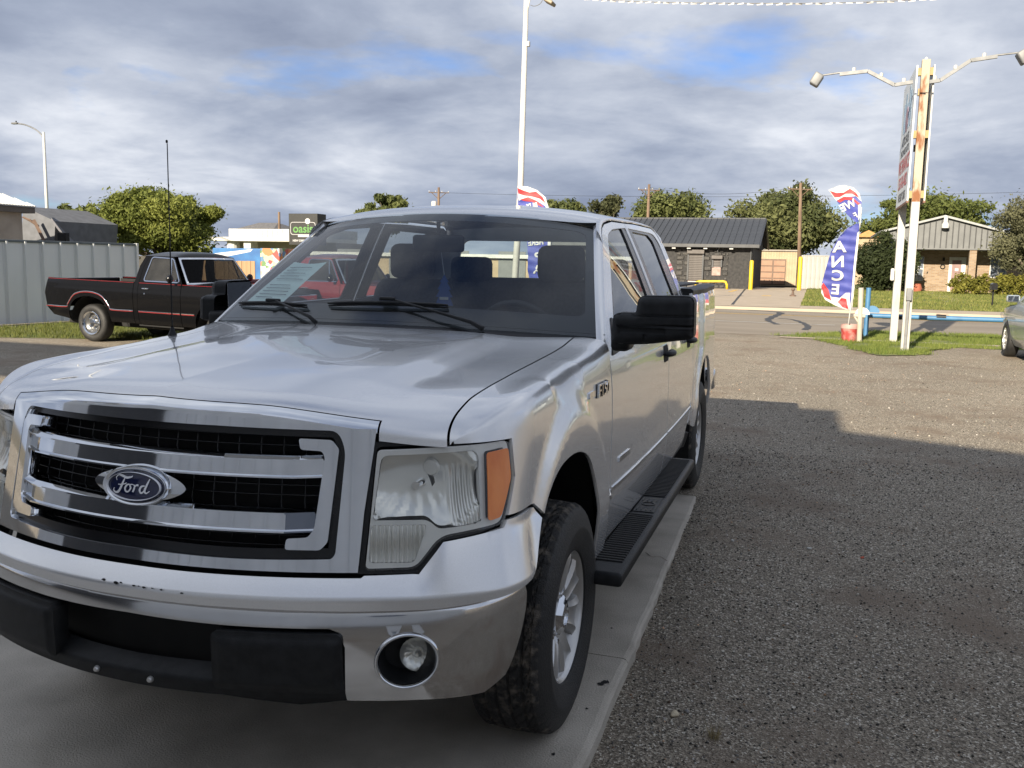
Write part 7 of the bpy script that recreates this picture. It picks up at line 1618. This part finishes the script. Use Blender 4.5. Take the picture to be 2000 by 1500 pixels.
def hatch_car():
    t = thing('silver_car', 'pale silver car cut off by the right frame edge', 'car', (6.07, 16.45, 0), math.pi / 2); paint = paint_mat('pale_silver_paint', (.50, .56, .58), .6, .32, .4)
    HW = pchip([.25, .40, .55, .70, .80, .92, 1.0, 1.08, 1.30, 1.48, 1.56], [.80, .865, .885, .90, .90, .885, .86, .84, .74, .64, .55])
    def c(x, z, d=0.): x = np.asarray(x, float); z = np.asarray(z, float); return np.stack([x, -(HW(z) - .20 * sst(.15, 1.0, x) ** 1.5 - .12 * sst(2.9, 3.8, -x) + d), z], -1)
    def arc(xc): return [(xc + .375 * math.cos(a), .34 + .385 * math.sin(a)) for a in np.linspace(math.pi * 1.06, -math.pi * .06, 22)]
    side_panels('front_fender', c, [(-.62, .24), (-.62, .99), (-.30, .965), (.30, .90), (.72, .80), (.86, .66), (.88, .40), (.80, .24), (.42, .24)] + arc(0)[::-1] + [(-.40, .24)], paint, t)
    side_panels('front_door', c, [(-1.62, .24), (-1.62, 1.50), (-1.5, 1.50), (-.62, 1.04), (-.628, .24)], paint, t, [[(-1.58, 1.05), (-1.58, 1.45), (-1.5, 1.45), (-.82, 1.06)]]); side_panels('door_glass', lambda x, z: c(x, z, -.01), [(-1.59, 1.04), (-1.59, 1.46), (-1.5, 1.46), (-.80, 1.05)], M_TINT, t, (), .1, 0)
    side_panels('rear_door', c, [(-2.45, .60), (-2.50, 1.0), (-2.50, 1.49), (-1.63, 1.50), (-1.63, .24), (-2.25, .24), (-2.32, .45)], paint, t, [[(-2.42, 1.05), (-2.42, 1.44), (-1.66, 1.45), (-1.66, 1.05)]]); side_panels('door_glass', lambda x, z: c(x, z, -.01), [(-2.43, 1.04), (-2.43, 1.45), (-1.65, 1.46), (-1.65, 1.04)], M_TINT, t, (), .1, 0)
    side_panels('rear_quarter', c, [(-2.46, .60), (-2.33, .45), (-2.26, .24)] + [(x - 2.72 , z) for x, z in arc(0)[::-1]][:0] + [(-3.15, .24), (-3.62, .30), (-3.70, .70), (-3.68, 1.0), (-3.3, 1.40), (-2.51, 1.49), (-2.51, 1.0)], paint, t, [[(-2.72 + .375 * math.cos(a), .56 + .2 * math.sin(a)) for a in np.linspace(0, 6.28, 20, endpoint=False)]][:0])
    def hood_f(u, v): x = -.62 + 1.44 * u; return np.stack([x, -v * (.855 - .20 * sst(.15, 1.0, x) ** 1.5), 1.0 - .035 * u - .20 * u ** 3 + .045 * (1 - v * v)], 1)
    g = grid_geo(hood_f, 24, 14, (0, 1), (-1, 1)); mk('hood', g[0], [tuple(reversed(f)) for f in g[1]], paint, t, True)
    def roof_f(u, v): x = -1.45 - 1.9 * u; return np.stack([x, v * .62, 1.50 + .06 * (1 - v * v) - .06 * u * u], 1)
    g = grid_geo(roof_f, 14, 10, (0, 1), (-1, 1)); mk('roof', g[0], [tuple(reversed(f)) for f in g[1]], paint, t, True)
    panel('windshield', lambda a, b: np.stack([-.62 - .85 * b + .12 * (1 - a * a), -a * (.80 - .20 * b), 1.02 + .49 * b], -1), [(-1, 0), (1, 0), (1, 1), (-1, 1)], M_TINT, t, (), .2, 0)
    MB().box((.66, -.55, .26), (.90, .55, .76), .08).build('front_bumper', paint, t, auto=50); MB().box((-3.75, -.72, .3), (-3.60, .72, .75), .05).build('rear_bumper', paint, t, auto=50); MB().box((-3.5, -.7, .2), (.7, .7, .5), .05).build('underbody', M_DARK, t)
    MB().add([(-3.68, -.7, .7), (-3.68, .7, .7), (-3.33, .6, 1.42), (-3.33, -.6, 1.42)], [(0, 1, 2, 3)]).build('hatch', M_TINT, t, fix=False)
    for s in (-1, 1):
        p = c(np.array([-.80]), np.array([1.05]), 0.)[0] * np.array([1, -s, 1]); MB().box(p + np.array([-.06, 0, .0]), p + np.array([.07, s * .22, .13]), .04).build('door_mirror', paint, t, auto=50); MB().box(p + np.array([-.067, s * .03, .015]), p + np.array([-.062, s * .205, .115]), .002).build('mirror_glass', M_CHROME, t)
        h = c(np.linspace(.35, .75, 6), np.linspace(.80, .70, 6), .006) * np.array([1, -s, 1]); MB().tube(h, [.02, .05, .06, .06, .05, .02], 8).build('headlamp', M_LENS, t, True)
        for xc in (0, -2.72): mini_wheel(t, xc, s * .79, .34, .21, M_ALLOY, 'spoke')
        MB().lathe([(.38, -.05), (.38, .3), (0, .3)], 24, 'y', (0, -.85 if s < 0 else .55, .34), 0, math.pi).build('wheel_well', M_DARK, t, fix=False)
hatch_car()
# ------------------------------------------------------------------ things inside the silver truck
pp = [wsh(a, b, -.012) for a, b in ((-.985, .10), (-.70, .06), (-.60, .33), (-.52, .56), (-.86, .53))]
def paper(u, v): return wsh(-.965 + .30 * u + .075 * v + .0 * u * v, .07 + .50 * v - .03 * u, -.016 - .012 * np.sin(u * 3.1) * v)
Pg_, Fg_, Ng_ = grid_geo(paper, 10, 12); sheet_ = mk('price_sheet', Pg_, Fg_, pm('paper_green', (.62, .80, .74), (.68, .85, .79), 3, .8), None, True); tag(sheet_, 'pale green printed sheet taped inside the windshield corner', 'paper')
for k in range(15):
    v = .10 + .055 * k; w = .3 + .5 * random.random()
    if k in (3, 9): continue
    a, b, c_, d_ = [wsh(-.965 + .30 * u + .075 * vv, .07 + .50 * vv - .03 * u, -.0125) for u, vv in ((.12, v), (.12 + w, v), (.12 + w, v + .012), (.12, v + .012))]
    mk('text_line', [a, b, c_, d_], [(0, 1, 2, 3)], pm('print_grey', (.12, .16, .17), rough=.8), sheet_)
mp = wsh(0.0, .86, -.10); fr = thing('air_freshener', 'blue tree shaped air freshener hanging from the inside mirror', 'air freshener', (mp[0] + .03, mp[1] + .0, mp[2] - .26))
tp = [(0, .115), (.022, .08), (.014, .08), (.034, .045), (.022, .045), (.042, .01), (.028, .01), (.046, -.03), (.010, -.03), (.010, -.055), (.028, -.055), (.028, -.075)]; tp = tp + [(-a, b) for a, b in tp[::-1][:-1]]
MB().prism(tp, lambda a, b: (a, 0, b), lambda a, b: (a, .004, b)).build('tree_card', pm('freshener_blue', (.02, .06, .22), (.03, .09, .30), 5, .6), fr); MB().tube([(0, .002, .11), (-.02, .002, .24)], .0015, 4).build('string', M_WHITEP, fr); MB().box((-.022, -.002, -.003), (.022, 0, .010)).build('name_band', M_WHITEP, fr)
